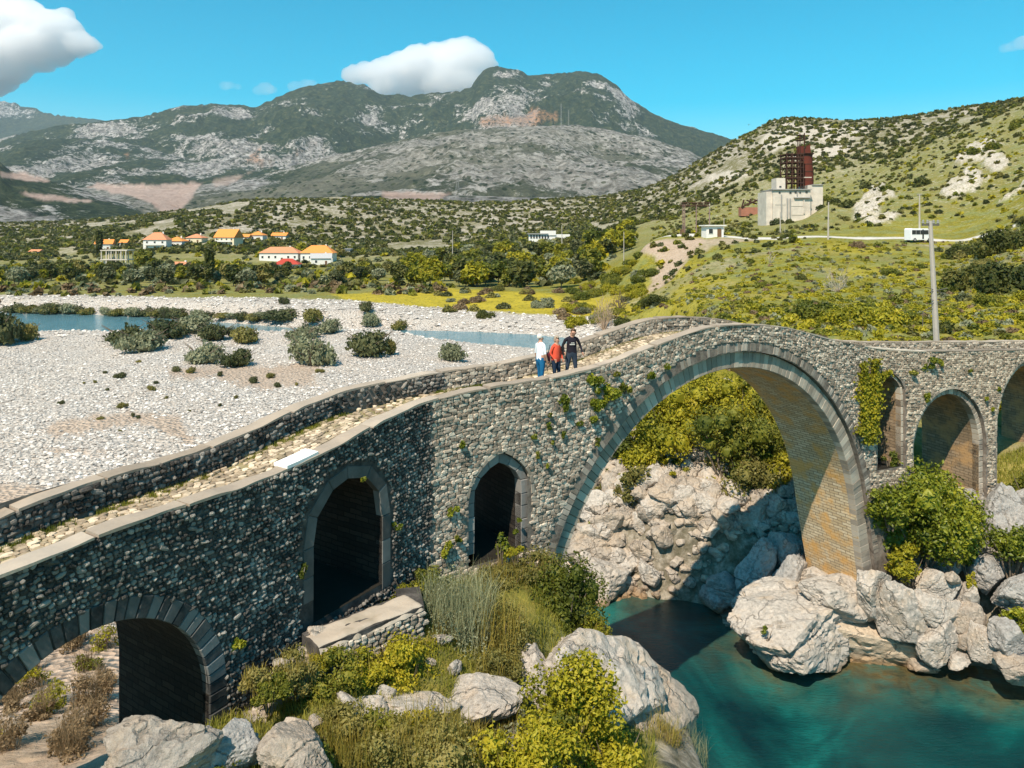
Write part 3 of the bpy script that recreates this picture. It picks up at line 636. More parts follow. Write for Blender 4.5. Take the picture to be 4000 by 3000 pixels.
# --- vaults, rings
for k, o in enumerate(OPEN):
    P = ropen(o, 0); n = len(P); L = np.concatenate([[0], np.cumsum(np.hypot(*np.diff(P, axis=0).T))])
    ds = np.linspace(-o['back'] - .02 if o['back'] else -.005, -WID, 8)
    V = np.array([WP(p[0], p[1], d) for d in ds for p in P]); UV = np.array([(d, l) for d in ds for l in L])
    i = (np.arange(7)[:, None] * n + np.arange(n - 1)[None]).ravel()
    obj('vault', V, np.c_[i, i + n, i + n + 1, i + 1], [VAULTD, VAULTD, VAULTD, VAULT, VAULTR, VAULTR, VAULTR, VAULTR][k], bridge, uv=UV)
    if o['back']:   # reveal between the wall face and the recessed ring, and the ring's face
        Po = ropen(o, o['ring']); V = np.array([WP(p[0], p[1], d) for d in (0, -o['back'] - .3) for p in Po]); i = np.arange(len(Po) - 1)
        obj('reveal', V, np.c_[i, i + len(Po), i + len(Po) + 1, i + 1], MORTAR_M, bridge)
for o in OPEN:
    if o['sill'] is not None:
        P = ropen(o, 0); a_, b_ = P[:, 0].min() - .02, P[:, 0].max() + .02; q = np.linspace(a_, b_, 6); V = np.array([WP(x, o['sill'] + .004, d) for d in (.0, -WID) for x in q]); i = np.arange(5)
        obj('sill_floor', V, np.c_[i, i + 1, i + 7, i + 6], SHADE_FLOOR, bridge)
def voussoirs(o, a, b, dface, length, mat, depth=.25, gap=.012, jit=.012, name='voussoir', zmin=-9):
    Pa = ropen(o, a); L = np.concatenate([[0], np.cumsum(np.hypot(*np.diff(Pa, axis=0).T))]); N = int(L[-1] / length)
    Pb = ropen(o, b)
    cut = np.linspace(0, L[-1], N + 1); cut[1:-1] += rng.uniform(-.12, .12, N - 1) * length
    def at(P, l): return np.array([np.interp(l, L, P[:, 0]), np.interp(l, L, P[:, 1])])
    for q in range(N):
        l0, l1 = cut[q] + gap, cut[q + 1] - gap
        c = [at(Pa, l0), at(Pa, l1), at(Pb, l1), at(Pb, l0)]
        if c[0][1] < zmin: continue
        df = dface + rng.uniform(-jit, jit); m_ = sum(c) / 4
        e = .02; V = [WP(p[0], p[1], -depth) for p in c] + [WP(p[0], p[1], df - e) for p in c] + [WP(*(p + (m_ - p) * min(.25, e / max(.02, np.hypot(*(p - m_))))), df) for p in c]
        F = [[1, 0, 4, 5], [2, 1, 5, 6], [3, 2, 6, 7], [0, 3, 7, 4], [5, 4, 8, 9], [6, 5, 9, 10], [7, 6, 10, 11], [4, 7, 11, 8], [9, 8, 11, 10]]
        obj(name, np.array(V), np.array(F), mat, bridge)
mo = OPEN[3]
voussoirs(mo, 0.0, .60, -.16, .24, VOUS, .5, gap=.006); voussoirs(mo, .64, .96, .005, .17, VOUSO, .2, zmin=4.0, gap=.008, jit=.02)
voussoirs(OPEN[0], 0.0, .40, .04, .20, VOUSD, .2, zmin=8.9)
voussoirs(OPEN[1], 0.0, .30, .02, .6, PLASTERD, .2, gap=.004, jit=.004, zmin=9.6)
voussoirs(OPEN[2], 0.0, .27, -.12, .36, PLASTER, .45, gap=.006, zmin=8.9); voussoirs(OPEN[2], .285, .40, .035, .3, VOUS, .1, zmin=10.8)
voussoirs(OPEN[4], 0.0, .13, -.10, .3, VOUS, .4, zmin=8.0)
for o in OPEN[5:]: voussoirs(o, 0.0, .26, -.15, .26, VOUS, .5, zmin=5.4); voussoirs(o, o['ring'] + .005, o['ring'] + .13, .03, .25, VOUS, .1, zmin=8.5)
# --- masonry: every stone is a solid of its own; the 300 that show largest are parts, the others one part
def stone_base(seed, n=3, p=3.0):
    r = np.random.default_rng(seed); lin = np.linspace(-1, 1, n); idx = {}; V = []
    Q = []
    def vid(a):
        k = tuple(np.round(a, 4))
        if k not in idx: idx[k] = len(V); V.append(a)
        return idx[k]
    for ax in range(3):
        for sg in (-1, 1):
            for i in range(n - 1):
                for j in range(n - 1):
                    q = []
                    for (di, dj) in ((0, 0), (1, 0), (1, 1), (0, 1)):
                        a = np.zeros(3); a[ax] = sg; a[(ax + 1) % 3] = lin[i + di]; a[(ax + 2) % 3] = lin[j + dj]; q.append(vid(a))
                    Q.append(q if sg > 0 else q[::-1])
    V = np.array(V); nr = (np.abs(V) ** p).sum(1) ** (1 / p); V = V / nr[:, None]
    V *= 1 + r.uniform(-.13, .13, (len(V), 1)); V += r.uniform(-.06, .06, V.shape)
    return V * .5, np.array(Q)
SBR = [stone_base(100 + i, 3, 2.6) for i in range(6)]; SBB = [stone_base(200 + i, 3, 5.0) for i in range(6)]
def join(bases, items):
    """items: (variant, 3x3 matrix, position)"""
    Vs = []; Qs = []; n = 0
    for vi in range(len(bases)):
        it = [x for x in items if x[0] == vi]
        if not it: continue
        B, Q = bases[vi]; M = np.array([x[1] for x in it]); p = np.array([x[2] for x in it])
        V = np.einsum('kij,nj->kni', M, B) + p[:, None]; k = len(it)
        Vs.append(V.reshape(-1, 3)); Qs.append((Q[None] + (np.arange(k) * len(B))[:, None, None] + n).reshape(-1, 4)); n += k * len(B)
    return np.vstack(Vs), np.vstack(Qs)
def frame(s, phi, tilt=0.0):
    a = float(fa(s)); T = np.array([cos(a), sin(a), 0]); U = np.array([0, 0, 1.0]); N = np.array([sin(a), -cos(a), 0])
    X = T * cos(phi) + U * sin(phi); Z = -T * sin(phi) + U * cos(phi); return np.c_[X, N, Z]
def slope(s): return atan2(float(ztop(s + .3) - ztop(s - .3)), .6)
def masonry(sa, sb, h, w, bases, test, qmax, d0=0.0, side=1, depth=.16, dq=0.0, fill=.96, ftop=ztop, straight=.5, irr=.25):
    out = []; q = h * .5 + dq
    while q < qmax:
        s = sa + rng.uniform(0, w); row = 1 - min(1, max(0, (q - 1.2) / 2.5)) * straight
        while s < sb:
            ww = w * (rng.uniform(.5, 1.3) + .8 * (rng.random() < .12)); sc = s + ww / 2; s += ww
            zc = float(ftop(sc)) * 1.0 - q + rng.uniform(-.12, .12) * h
            if not test(sc, zc): continue
            hh = h * rng.uniform(.8, 1.15); ph = slope(sc) * row + rng.normal(0, irr * .35)
            M = frame(sc, ph) * np.array([ww * fill, depth * rng.uniform(.75, 1.5), hh * fill])
            out.append((int(rng.integers(len(bases))), M, WP(sc, zc, d0 + side * rng.uniform(-.025, .012))))
        q += h * .93
    return out
def tw(off): return lambda s, z: hole_at(s, z, off) is None and z > gh(float(fx(s)), float(fy(s))) - .6
def tleft(s, z):
    if z < gh(float(fx(s)) + .3, float(fy(s)) - .3) - .4: return False
    o = hole_at(s, z, .38)
    return o is None
def tmid(s, z):
    if z < gh(float(fx(s)) + .2, float(fy(s)) - .3) - .4: return False
    if hole_at(s, z, .05) is not None: return False
    o = OPEN[3]; r = ((s - 12.66) ** 2 + (z - 5.02) ** 2) ** .5
    return not (r < 9.42 and z > 4.0) and not (abs(s - 12.66) < 9.3 and z < 5)
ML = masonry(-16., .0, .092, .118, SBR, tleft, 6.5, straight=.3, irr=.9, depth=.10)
MM = masonry(.0, 21.8, .098, .175, SBB, tmid, 12, irr=.35, depth=.085)
MRR = masonry(21.8, 40, .105, .18, SBB, tw(.10), 6.8, irr=.45, depth=.09)
# inner face of the far parapet
_in = -(WID - .36)
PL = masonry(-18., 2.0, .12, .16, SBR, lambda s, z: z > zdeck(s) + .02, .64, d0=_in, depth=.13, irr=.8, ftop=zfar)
PR = masonry(2.0, 40, .12, .24, SBB, lambda s, z: z > zdeck(s) + .02, .64, d0=_in, depth=.1, irr=.4)
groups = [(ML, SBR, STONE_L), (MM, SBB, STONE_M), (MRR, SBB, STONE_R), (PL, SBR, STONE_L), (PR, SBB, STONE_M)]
cand = []
for gi, (it, bs, mt) in enumerate(groups):
    for ii, x in enumerate(it):
        p = x[2]; uvis = abs(p[0] / p[1] * FPX) < 2000 and Zs(3000, p[1]) < p[2]
        if uvis: cand.append((np.linalg.norm(x[1][:, 0]) * np.linalg.norm(x[1][:, 2]) / (p[1] ** 2), gi, ii))
cand.sort(reverse=True); picked = {}
for _, gi, ii in cand[:300]: picked.setdefault(gi, set()).add(ii)
def emit(groups, picked, name, massname, parent):
    cache = {}
    for gi, (it, bs, mt) in enumerate(groups):
        sel = picked.get(gi, set())
        for ii in sorted(sel):
            vi, M, p = it[ii]; key = (id(bs), vi, mt.name)
            if key not in cache: cache[key] = mkmesh(name, bs[vi][0], bs[vi][1], mt, False)
            o = add(name, cache[key], parent); o.matrix_world = Matrix([[*M[0], p[0]], [*M[1], p[1]], [*M[2], p[2]], [0, 0, 0, 1]])
        rest = [x for ii, x in enumerate(it) if ii not in sel]
        if rest: V, Q = join(bs, rest); obj(massname, V, Q, mt, parent, kind='stuff')
emit(groups, picked, 'stone', 'masonry', bridge)
# --- parapet bodies, copings, deck
def ribbon(name, sa, sb, da, db, za, zb, mat, step=.2, parent=None, wob=0.0, seed=0, ends=True, **kw):
    """solid strip along the bridge between offsets da..db and heights za(s)..zb(s)"""
    s = np.arange(sa, sb + 1e-6, step); n = len(s); V = []
    o = wob * vn(np.c_[s * 1.3, s * 0 + seed, s * 0], 7) if wob else 0 * s
    o2 = wob * vn(np.c_[s * 2.1, s * 0 + seed + 9, s * 0], 8) if wob else 0 * s
    for d, z in ((da, za(s)), (db, za(s)), (db, zb(s) + o2 * .5), (da, zb(s) + o2 * .5)):
        V.append(WP(s, z, 0) + (WP(s, z, 1) - WP(s, z, 0)) * (d + (o if d == max(da, db) else -o) * 1.0)[:, None])
    V = np.vstack(V); i = np.arange(n - 1); Q = [np.c_[i + a * n, i + 1 + a * n, i + 1 + b * n, i + b * n] for a, b in ((0, 1), (1, 2), (2, 3), (3, 0))]
    Q.append(np.array([[0, n, 2 * n, 3 * n], [n - 1, 4 * n - 1, 3 * n - 1, 2 * n - 1]]))
    return obj(name, V, np.vstack(Q), mat, parent if parent is not None else bridge, **kw)
ribbon('parapet', S0, S1, -.34, -.02, zdeck, lambda s: ztop(s) - .005, MORTAR_M)
ribbon('parapet', S0, S1, -WID + .01, -WID + .35, lambda s: zdeck(s) - .02, lambda s: zfar(s) - .005, MORTAR_M)
s = S0; k = 0
while s < S1 - .5:      # copings in lengths, cracked joints between them
    L = rng.uniform(1.6, 3.2); e = min(s + L, S1)
    for da, db in ((-.36, .045), (-WID - .05, -WID + .38)):
        hgt = rng.uniform(.038, .046)
        zf_ = zfar if da < -1 else ztop
        ribbon('coping', s + .008, e - .008, da, db, lambda q: zf_(q) - .004, lambda q: zf_(q) + hgt, CAPM if s < 12 or da < -1 else STONE_M, .12 if L > 0 else .2, wob=.045, seed=k)
    s = e; k += 1
sa_, _ = wall_uv(1120, 1830); sb_, _ = wall_uv(1275, 1765)
ribbon('coping', sa_, sb_, -.43, .02, lambda q: ztop(q) + .045, lambda q: ztop(q) + .12, CAPW, .3, label='white marble coping slab')
s = np.arange(S0, S1, .15); n = len(s); dd = np.linspace(-.34, -WID + .34, 9)
V = np.vstack([WP(s, zdeck(s) + .03 * vn(np.c_[s, s * 0 + d * 2, s * 0], 3), d) for d in dd]); i = (np.arange(8)[:, None] * n + np.arange(n - 1)[None]).ravel()
obj('deck', V, np.c_[i, i + 1, i + 1 + n, i + n], DECKM, bridge, True)
pav = []
q = -.42
while q > -WID + .42:
    s = S0 + rng.uniform(0, .3)
    while s < 21:
        ww = rng.uniform(.10, .27); sc = s + ww / 2; s += ww
        edge = min(abs(q + .4), abs(q + WID - .4)); far = abs(q + WID - .4)
        if rng.random() < (.6 if far < .3 and sc < 5 else .04): continue
        a = float(fa(sc)); T = np.array([cos(a), sin(a), 0]); N = np.array([sin(a), -cos(a), 0]); sl = slope(sc); rz = rng.normal(0, .25)
        X = T * cos(sl) + np.array([0, 0, sin(sl)]); Z = np.cross(X, -N); Y = np.cross(Z, X)
        X2 = X * cos(rz) + Y * sin(rz); Y2 = -X * sin(rz) + Y * cos(rz)
        M = np.c_[X2, Y2, Z] * np.array([ww * .9,   .16 * rng.uniform(.7, 1.15), .07 * rng.uniform(.7, 1.4)])
        pav.append((int(rng.integers(6)), M, WP(sc, float(zdeck(sc)) + .03, q + rng.uniform(-.03, .03))))
    q -= .15
cand = sorted([(x[2][1], ii) for ii, x in enumerate(pav) if abs(x[2][0] / x[2][1] * FPX) < 2050])[:300]
emit([(pav, SBB, PAVE)], {0: {ii for _, ii in cand}}, 'paving_stone', 'paving_mass', bridge)

# ------------------------------------------------------------ rocks
import bmesh
def ico(sub):
    b = bmesh.new(); bmesh.ops.create_icosphere(b, subdivisions=sub, radius=1); b.verts.ensure_lookup_table()
    V = np.array([v.co[:] for v in b.verts]); F = np.array([[v.index for v in f.verts] for f in b.faces]); b.free(); return V, F
ICO = {k: ico(k) for k in (1, 2, 3, 4, 5)}
def boulder(seed, sub=4, cuts=15, rough=.09, sharp=34, flat=0.0, crack=0):
    V, F = ICO[sub]; r = np.random.default_rng(seed); n = r.normal(size=(cuts, 3)); n /= np.linalg.norm(n, axis=1)[:, None]
    n = np.vstack([n, [[0, 0, 1]]]) if flat else n
    h = r.uniform(.55, .98, len(n)); h[-1] = flat if flat else h[-1]
    d = np.maximum(V @ n.T, 1e-3); rad = (((d / h) ** sharp).sum(1)) ** (-1 / sharp)
    rad = np.minimum(rad, 1.15)
    nz = fbm(V * 1.6 + seed * 3.1, 3, seed % 50); nf = fbm(V * 4.5 + seed, 4, seed % 50 + 3, True); nv = fbm(V * 12 + seed, 3, seed % 50 + 7)
    rad = rad * (1 + rough * 1.5 * nz - rough * 1.6 * np.maximum(0, .25 - np.abs(nf)) * 2 + rough * .55 * nv)
    for c in range(crack):
        a = r.normal(size=3); a /= np.linalg.norm(a); q = V @ a + .1 * nz - r.uniform(-.4, .4); rad -= .09 * np.exp(-(q / .035) ** 2)
    return V * rad[:, None], F
def rock_mat(name, base, warm=.4, dark=.5, lichen=0.0):
    t = NT(name); g = t.geo(); P = g.outputs['Position']; oi = t.n('ShaderNodeObjectInfo')
    n1 = t.noise(1.1, 6, .65, P); n2 = t.noise(6, 7, .7, P, .4); n3 = t.noise(28, 4, .7, P)
    a = tuple(k * .5 for k in base); b = base; c = tuple(min(.78, k * 1.35) for k in base)
    col = t.ramp(n2, [(.25, a), (.5, b), (.78, c)])
    col = t.mix(t.math('MULTIPLY', t.ramp(n1, [(.48, 0), (.68, 1)]), warm), col, (.56, .42, .28))
    col = t.mix(t.math('MULTIPLY', t.ramp(t.noise(2.6, 6, .75, P, 1.2), [(.55, 0), (.66, 1)]), dark), col, (.13, .12, .11))
    if lichen: col = t.mix(t.math('MULTIPLY', t.ramp(n3, [(.6, 0), (.7, 1)]), lichen), col, (.07, .065, .06))
    s = t.n('ShaderNodeSeparateXYZ'); t.l(P, s.inputs[0])     # tide mark just above the river
    tide = t.ramp(t.math('ADD', s.outputs[2], t.math('MULTIPLY', n1, .3)), [(.22, 1), (.70, 0)])
    col = t.mix(t.math('MULTIPLY', tide, .75), col, (.24, .13, .04))
    vv = t.math('MULTIPLY', oi.outputs['Random'], .35); col = t.mix(vv, col, t.mix(1.0, col, (.72, .70, .68), 'MULTIPLY'))
    h = t.math('ADD', t.math('MULTIPLY', n2, 1.0), t.math('MULTIPLY', n3, .35))
    wv = t.n('ShaderNodeTexNoise', i_Scale=1.6, i_Detail=4); t.l(P, wv.inputs['Vector']); dm = t.n('ShaderNodeMix', data_type='VECTOR'); dm.inputs[0].default_value = .55; t.l(P, dm.inputs[4]); t.l(wv.outputs['Color'], dm.inputs[5])
    ck = t.vor(1.05, 'DISTANCE_TO_EDGE', vec=dm.outputs[1]); cm = t.ramp(ck, [(0, 0), (.022, 1)]); h = t.math('ADD', h, t.math('MULTIPLY', cm, .6)); col = t.mix(t.math('MULTIPLY', t.math('SUBTRACT', 1.0, cm), .45), col, (.10, .09, .075))
    return t.finish(col, .9, t.bump(h, .9, .09), .25)
ROCKW = rock_mat('rock_pale', (.47, .425, .37), .5, .35)
ROCKB = rock_mat('rock_weathered', (.39, .335, .275), .5, .5)
ROCKD = rock_mat('rock_lichen', (.34, .31, .27), .4, .5, .4)
ROCKG = rock_mat('rock_grey', (.36, .345, .32), .2, .55)
BC = {}
def place_rock(u, v, w, h, Y, label, mat=None, depth=None, seed=1, rz=0, tilt=(0, 0), sub=5, name='boulder', cat='boulder', group=None, lift=0, crack=1, flat=0, cuts=14, base=None):
    """a boulder whose centre is seen at (u, v), w x h photo pixels large, Y metres away"""
    X, Yy, Z = P3(u, v, Y); sw, sh = w / FPX * Y / 2, h / FPX * Y / 2; dp = depth / 2 if depth else sw * .85
    key = (seed, sub, flat, crack, cuts)
    if key not in BC: BC[key] = boulder(seed, sub, cuts, .09, 34, flat, crack)
    V, F = BC[key]; me = mkmesh(name, V, F, mat or ROCKW, False)
    o = add(name, me, None, (X, Yy, Z + lift), (tilt[0], tilt[1], rz), (sw * 1.12, dp, sh * 1.15)); o['label'] = label; o['category'] = cat
    if group: o['group'] = group
    return o
R = place_rock
R(3085, 2470, 490, 235, 31.8, 'huge rounded pale boulder with cracks standing in the river below the main arch', ROCKW, 4.0, 3, .15, crack=3, sub=5, cuts=11, flat=.75)
R(3010, 2360, 300, 130, 34.0, 'low pale rock humps between the huge river boulder and the arch foot', ROCKW, 2.6, 5, .3, crack=1)
R(3230, 2300, 330, 170, 34.8, 'white rock apron at the foot of the right arch pier', ROCKW, 3.4, 8, -.2)
R(3400, 2310, 190, 150, 34.2, 'small pale rock tucked against the right arch pier', ROCKW, 1.8, 9, .5)
R(3270, 2330, 330, 170, 32.6, 'bleached white rock hump wrapped round the foot of the arch pier', ROCKW, 2.2, 141, .1, flat=.7)
R(3410, 2320, 190, 190, 32.0, 'pale rock leaning on the outer corner of the arch pier', ROCKW, 1.6, 143, .4)
R(3440, 2470, 520, 260, 33.0, 'broad smooth sandy coloured rock slab sloping into the water beside the huge boulder', rock_mat('rock_sandy', (.52, .42, .31), .5, .1), 3.4, 12, .1, tilt=(.25, .12), flat=.5, cuts=8, crack=0)
R(3500, 2400, 200, 290, 31.6, 'tall leaning pointed pale block resting on the sandy slab', ROCKW, 1.8, 15, .1, tilt=(0, -.35), cuts=10)
R(3655, 2290, 160, 120, 31.8, 'pale squarish rock on top of the block heap right of the sandy slab', ROCKW, 1.6, 17, .2)
R(3660, 2390, 170, 160, 31.2, 'grey white cube shaped rock under the squarish rock right of the slab', ROCKW, 1.6, 19, .0)
R(3665, 2500, 150, 150, 30.9, 'rounded overhanging rock at the waterline right of the sandy slab', ROCKW, 1.6, 21, .3)
R(3770, 2420, 110, 170, 31.2, 'thin layered rock stack between two larger blocks at the right bank', ROCKB, 1.4, 23)
R(3840, 2510, 110, 160, 30.4, 'narrow upright rock at the waterline near the right frame edge', ROCKW, 1.4, 25, .2)
R(3950, 2500, 160, 120, 29.8, 'oval grey boulder above the waterline at the right edge of the photo', ROCKG, 1.8, 27, .1)
R(3975, 2615, 160, 130, 29.0, 'pinkish boulder at the water in the bottom right of the rocky bank', ROCKB, 1.6, 29, -.2)
R(3985, 2330, 220, 170, 31.0, 'large slanting grey block under the bushes at the right edge of the photo', ROCKG, 2.4, 31, .2, tilt=(0, .35))
R(3870, 2230, 140, 130, 32.4, 'grey block between the fig bush and the right frame edge', ROCKG, 1.8, 33, .2)
R(3905, 2070, 200, 300, 34.0, 'tall vertical pale grey crag standing behind the fig bush', ROCKG, 2.4, 35, .1, cuts=10, crack=3)
R(3700, 2190, 150, 120, 33.4, 'pale rock peeping out below the fig bush', ROCKW, 1.6, 37)
R(3560, 2245, 150, 90, 33.6, 'flat pale rock under the left part of the fig bush', ROCKW, 1.6, 39)
R(3820, 1930, 220, 110, 36.2, 'grey ledge rock at the edge of the grass below the right arches', ROCKG, 1.8, 41, flat=.6)
R(3870, 1900, 150, 55, 36.6, 'flat cut stone block lying on the grass at the right', ROCKW, 1.0, 43, flat=.5)
R(3800, 1890, 60, 40, 36.6, 'small round pale stone beside the flat cut block on the grass', ROCKW, .6, 45)
R(3500, 1905, 130, 190, 34.6, 'grey rock foot under the narrow pointed arch', ROCKG, 1.4, 47)
R(3990, 1960, 120, 110, 35.0, 'grey rock at the right edge of the photo under the grass slope', ROCKG, 1.6, 49)
k = 0
for (u, v, w, h, Y) in [(3600, 2600, 120, 50, 31.2), (3740, 2580, 110, 50, 30.6), (3550, 2160, 120, 110, 34.2), (3780, 2330, 100, 110, 31.6), (3810, 2140, 90, 120, 33.2), (4060, 2200, 200, 200, 32), (4080, 2450, 200, 160, 29.8), (4100, 2050, 260, 200, 33.5), (4150, 2620, 200, 140, 28.6), (4250, 2300, 220, 220, 30), (3720, 2260, 70, 60, 31.4), (3590, 2340, 60, 80, 31.2), (3770, 2500, 60, 70, 30.8)]:
    R(u, v, w, h, Y, 'smaller pale rock wedged among the blocks of the right river bank', ROCKW if k % 2 else ROCKB, None, 50 + k % 6, k * .7, sub=3, group='small rocks of the right bank'); k += 1
# heap of boulders on the bank seen through the main arch
heap = 0
named = [(2300, 2130, 140, 110, 39.6, 'large pale boulder low on the left of the heap under the main arch'), (2350, 2260, 240, 130, 38.6, 'broad pale block at the waterline under the left side of the main arch'),
         (2440, 2170, 150, 80, 39.6, 'boxy brown faced boulder in the middle of the heap under the arch'), (2555, 1800, 75, 100, 43.0, 'upright pale rock pillar at the top left of the heap under the arch'),
         (2640, 1850, 130, 120, 43.2, 'pale square topped rock below the bushes under the main arch'), (2760, 2000, 130, 130, 41.8, 'rounded boulder right of centre in the heap under the arch'),
         (2930, 2010, 170, 150, 41.2, 'big cracked rock next to the shadow of the bridge under the arch'), (2860, 2130, 110, 100, 40.0, 'bright boulder just left of the shaded rocks under the arch'),
         (2250, 2270, 110, 110, 37.6, 'leftmost white boulder at the water beside the brush'), (2470, 1960, 110, 90, 41.8, 'pale boulder under the hanging bush left of centre behind the arch')]
for i_, (u, v, w, h, Y, lb) in enumerate(named): R(u, v, w * 1.15, h * 1.15, Y, lb, ROCKW if i_ % 3 else ROCKB, None, 70 + i_, i_ * .9, group=None, crack=1)
for u, v, w, h, Y, lb in [(2960, 2230, 170, 150, 38.2, 'broad rock in the deep shadow of the bridge behind the pier'), (3060, 2150, 150, 160, 38.6, 'dark shaded crag right behind the arch pier'), (2850, 2310, 170, 110, 37.6, 'low shaded rock at the waterline under the arch'), (2960, 2350, 190, 110, 36.6, 'bluish rock shelf in the shadow beside the huge boulder'), (3080, 2290, 140, 150, 37.4, 'shaded rock squeezed against the inner foot of the pier'), (2780, 2330, 120, 90, 37.8, 'small rock at the corner of the shadow on the water')]:
    Y = drop(u, v, 35.5)[1]; R(u, v, w * 1.2, h * 1.2, Y - .15, lb, ROCKG, None, 130 + (u // 7) % 9, u * .1, crack=1)
HB = [mkmesh('boulder', *boulder(300 + q, 4, 11, .09, 40, 0, 1), ROCKW, False) for q in range(8)] + [mkmesh('boulder', *boulder(310 + q, 4, 11, .09, 40, 0, 1), ROCKB, False) for q in range(5)]
for q in range(430):
    u = rng.uniform(2215, 3140); Y = rng.uniform(38.2, 46.5); X = (u - 2000) / FPX * Y
    if Y > 44 and rng.random() < .5: continue
    if u > 2980 and Y > 43.5: continue
    if heap >= 215: break
    heap += 1
    z = gh(X, Y); r_ = rng.uniform(.32, .68) * (1.2 if Y < 41 else 1.0)
    if z < -.6: continue
    o = add('boulder', HB[int(rng.integers(13))], None, (X, Y, max(z, -.1) + r_ * .2), (rng.uniform(-.5, .5), rng.uniform(-.5, .5), rng.uniform(0, 6.3)), (r_ * rng.uniform(.9, 1.5), r_, r_ * rng.uniform(.7, 1.1)))
    o['label'] = '%s boulder %s of the under-arch heap, %s' % (['small', 'mid sized', 'large'][int(r_ > .42) + int(r_ > .6)], ['at the waterline', 'halfway up', 'near the top'][int(Y > 40.5) + int(Y > 43)], ['at its far left', 'left of its middle', 'right of its middle', 'beside the shaded pier'][int(u > 2440) + int(u > 2670) + int(u > 2900)]); o['category'] = 'boulder'; o['group'] = 'boulders heaped under the main arch'
r9 = np.random.default_rng(12); it9 = []
LB9 = [boulder(340 + q, 2, 9, .09, 40) for q in range(4)]
V9 = []; F9 = []; n9 = 0
for q in range(1500):
    u = r9.uniform(2215, 3160); Y = r9.uniform(37.6, 46); X = (u - 2000) / FPX * Y; z = gh(X, Y)
    if z < -.3: continue
    s9 = r9.uniform(.08, .34); b_, f_ = LB9[q % 4]; a = r9.uniform(0, 6.28); ca9, sa9 = cos(a), sin(a)
    V9.append((b_ * [s9 * 1.3, s9, s9 * .8]) @ np.array([[ca9, sa9, 0], [-sa9, ca9, 0], [0, 0, 1]]) + [X, Y, z + s9 * .3]); F9.append(f_ + n9); n9 += len(b_)
obj('rubble', np.vstack(V9), np.vstack(F9), ROCKB, None, kind='stuff')
# foreground rocks
R(2250, 2720, 540, 400, 18.4, 'massive pale rock promontory below the bushes beside the pool', ROCKW, 4.2, 83, .3, crack=2, sub=5, cuts=12, tilt=(.1, .1))
R(2475, 2800, 400, 470, 19.2, 'rounded right hand lobe of the rock promontory dropping to the pool', ROCKB, 3.6, 88, .1, crack=2, sub=5, cuts=9)
R(2440, 3010, 420, 460, 18.6, 'dark lower flank of the promontory at the water edge', ROCKB, 3.4, 87, .2, crack=1, sub=5)
R(1850, 2775, 340, 150, 16.6, 'jagged white rock ledge rising to a tip in the middle foreground', ROCKW, 1.6, 89, -.15, lift=.28, tilt=(0, -.25), crack=1, cuts=10)
R(1590, 2800, 330, 90, 16.0, 'low white rock ledge left of the jagged ledge', ROCKW, 1.2, 91, .1, lift=.25, crack=1)
R(1400, 2830, 230, 90, 15.4, 'small pale rock outcrop in the foreground grass', ROCKW, 1.0, 92, .2, lift=.2)
R(2090, 2720, 240, 230, 17.6, 'white rock face between the bushes left of the promontory', ROCKW, 1.6, 93, .2, lift=.2, crack=1)
R(2050, 2960, 260, 200, 15.0, 'pale speckled rock with a squared block on it at the bottom of the photo', ROCKW, 1.3, 95, .2, crack=1)
bk = MB(); bk.box((0, 0, 0), (.42, .40, .2)); X, Yy, Z = P3(2035, 2925, 14.5)
o = bk.build('stone_block', stone_mat('block', (.20, .18, .16), (.27, .24, .21), (.33, .30, .27), .5)); o.location = (X, Yy, Z + .05); o.rotation_euler = (.05, -.05, .62); o['label'] = 'small squared dark stone block set on the speckled rock at the bottom'; o['category'] = 'stone block'
R(620, 2955, 440, 230, 12.6, 'large brown grey boulder at the bottom left in front of the first arch', ROCKD, 1.7, 97, .1, crack=2, sub=5)
R(540, 3010, 240, 200, 12.2, 'dark rounded rock under the brown grey boulder at the bottom left', ROCKD, 1.0, 98, .1)
R(920, 2905, 210, 150, 13.2, 'mid sized grey boulder with a white top in the bottom left grass', ROCKG, 1.0, 99, .3)
R(815, 2890, 90, 80, 13.3, 'small rock between the two larger boulders at the bottom left', ROCKG, .5, 100, .3)
R(1150, 2955, 320, 210, 12.9, 'broad pale boulder right of the bottom left boulders', ROCKB, 1.4, 101, -.1, crack=1)
R(1150, 2840, 130, 50, 13.8, 'flat small rock behind the broad pale boulder', ROCKW, .6, 102)
for q in range(46):
    u = rng.uniform(960, 1250); vv = np.interp(u, [960, 1250], [2790, 2500]) + rng.uniform(-60, 130)
    s_, z_ = wall_uv(u, vv, .35); p = WP(s_, z_, .25 + rng.uniform(0, .35)); r_ = rng.uniform(.09, .24)
    zz = max(gh(p[0], p[1]), p[2] if vv < 2700 else 0); zz = min(zz, p[2] + .2)
    o = add('boulder', HB[q % 13], None, (p[0], p[1], zz), (rng.uniform(-.6, .6), rng.uniform(-.6, .6), q), (r_ * 1.3, r_, r_ * .9))
    o['label'] = '%s rubble stone against the wall foot, %s' % ('larger' if r_ > .17 else 'small', ['close to the first arch', 'midway between the first two arches', 'close to the low wall'][int(u > 1060) + int(u > 1150)]); o['category'] = 'boulder'; o['group'] = 'rubble against the wall foot'
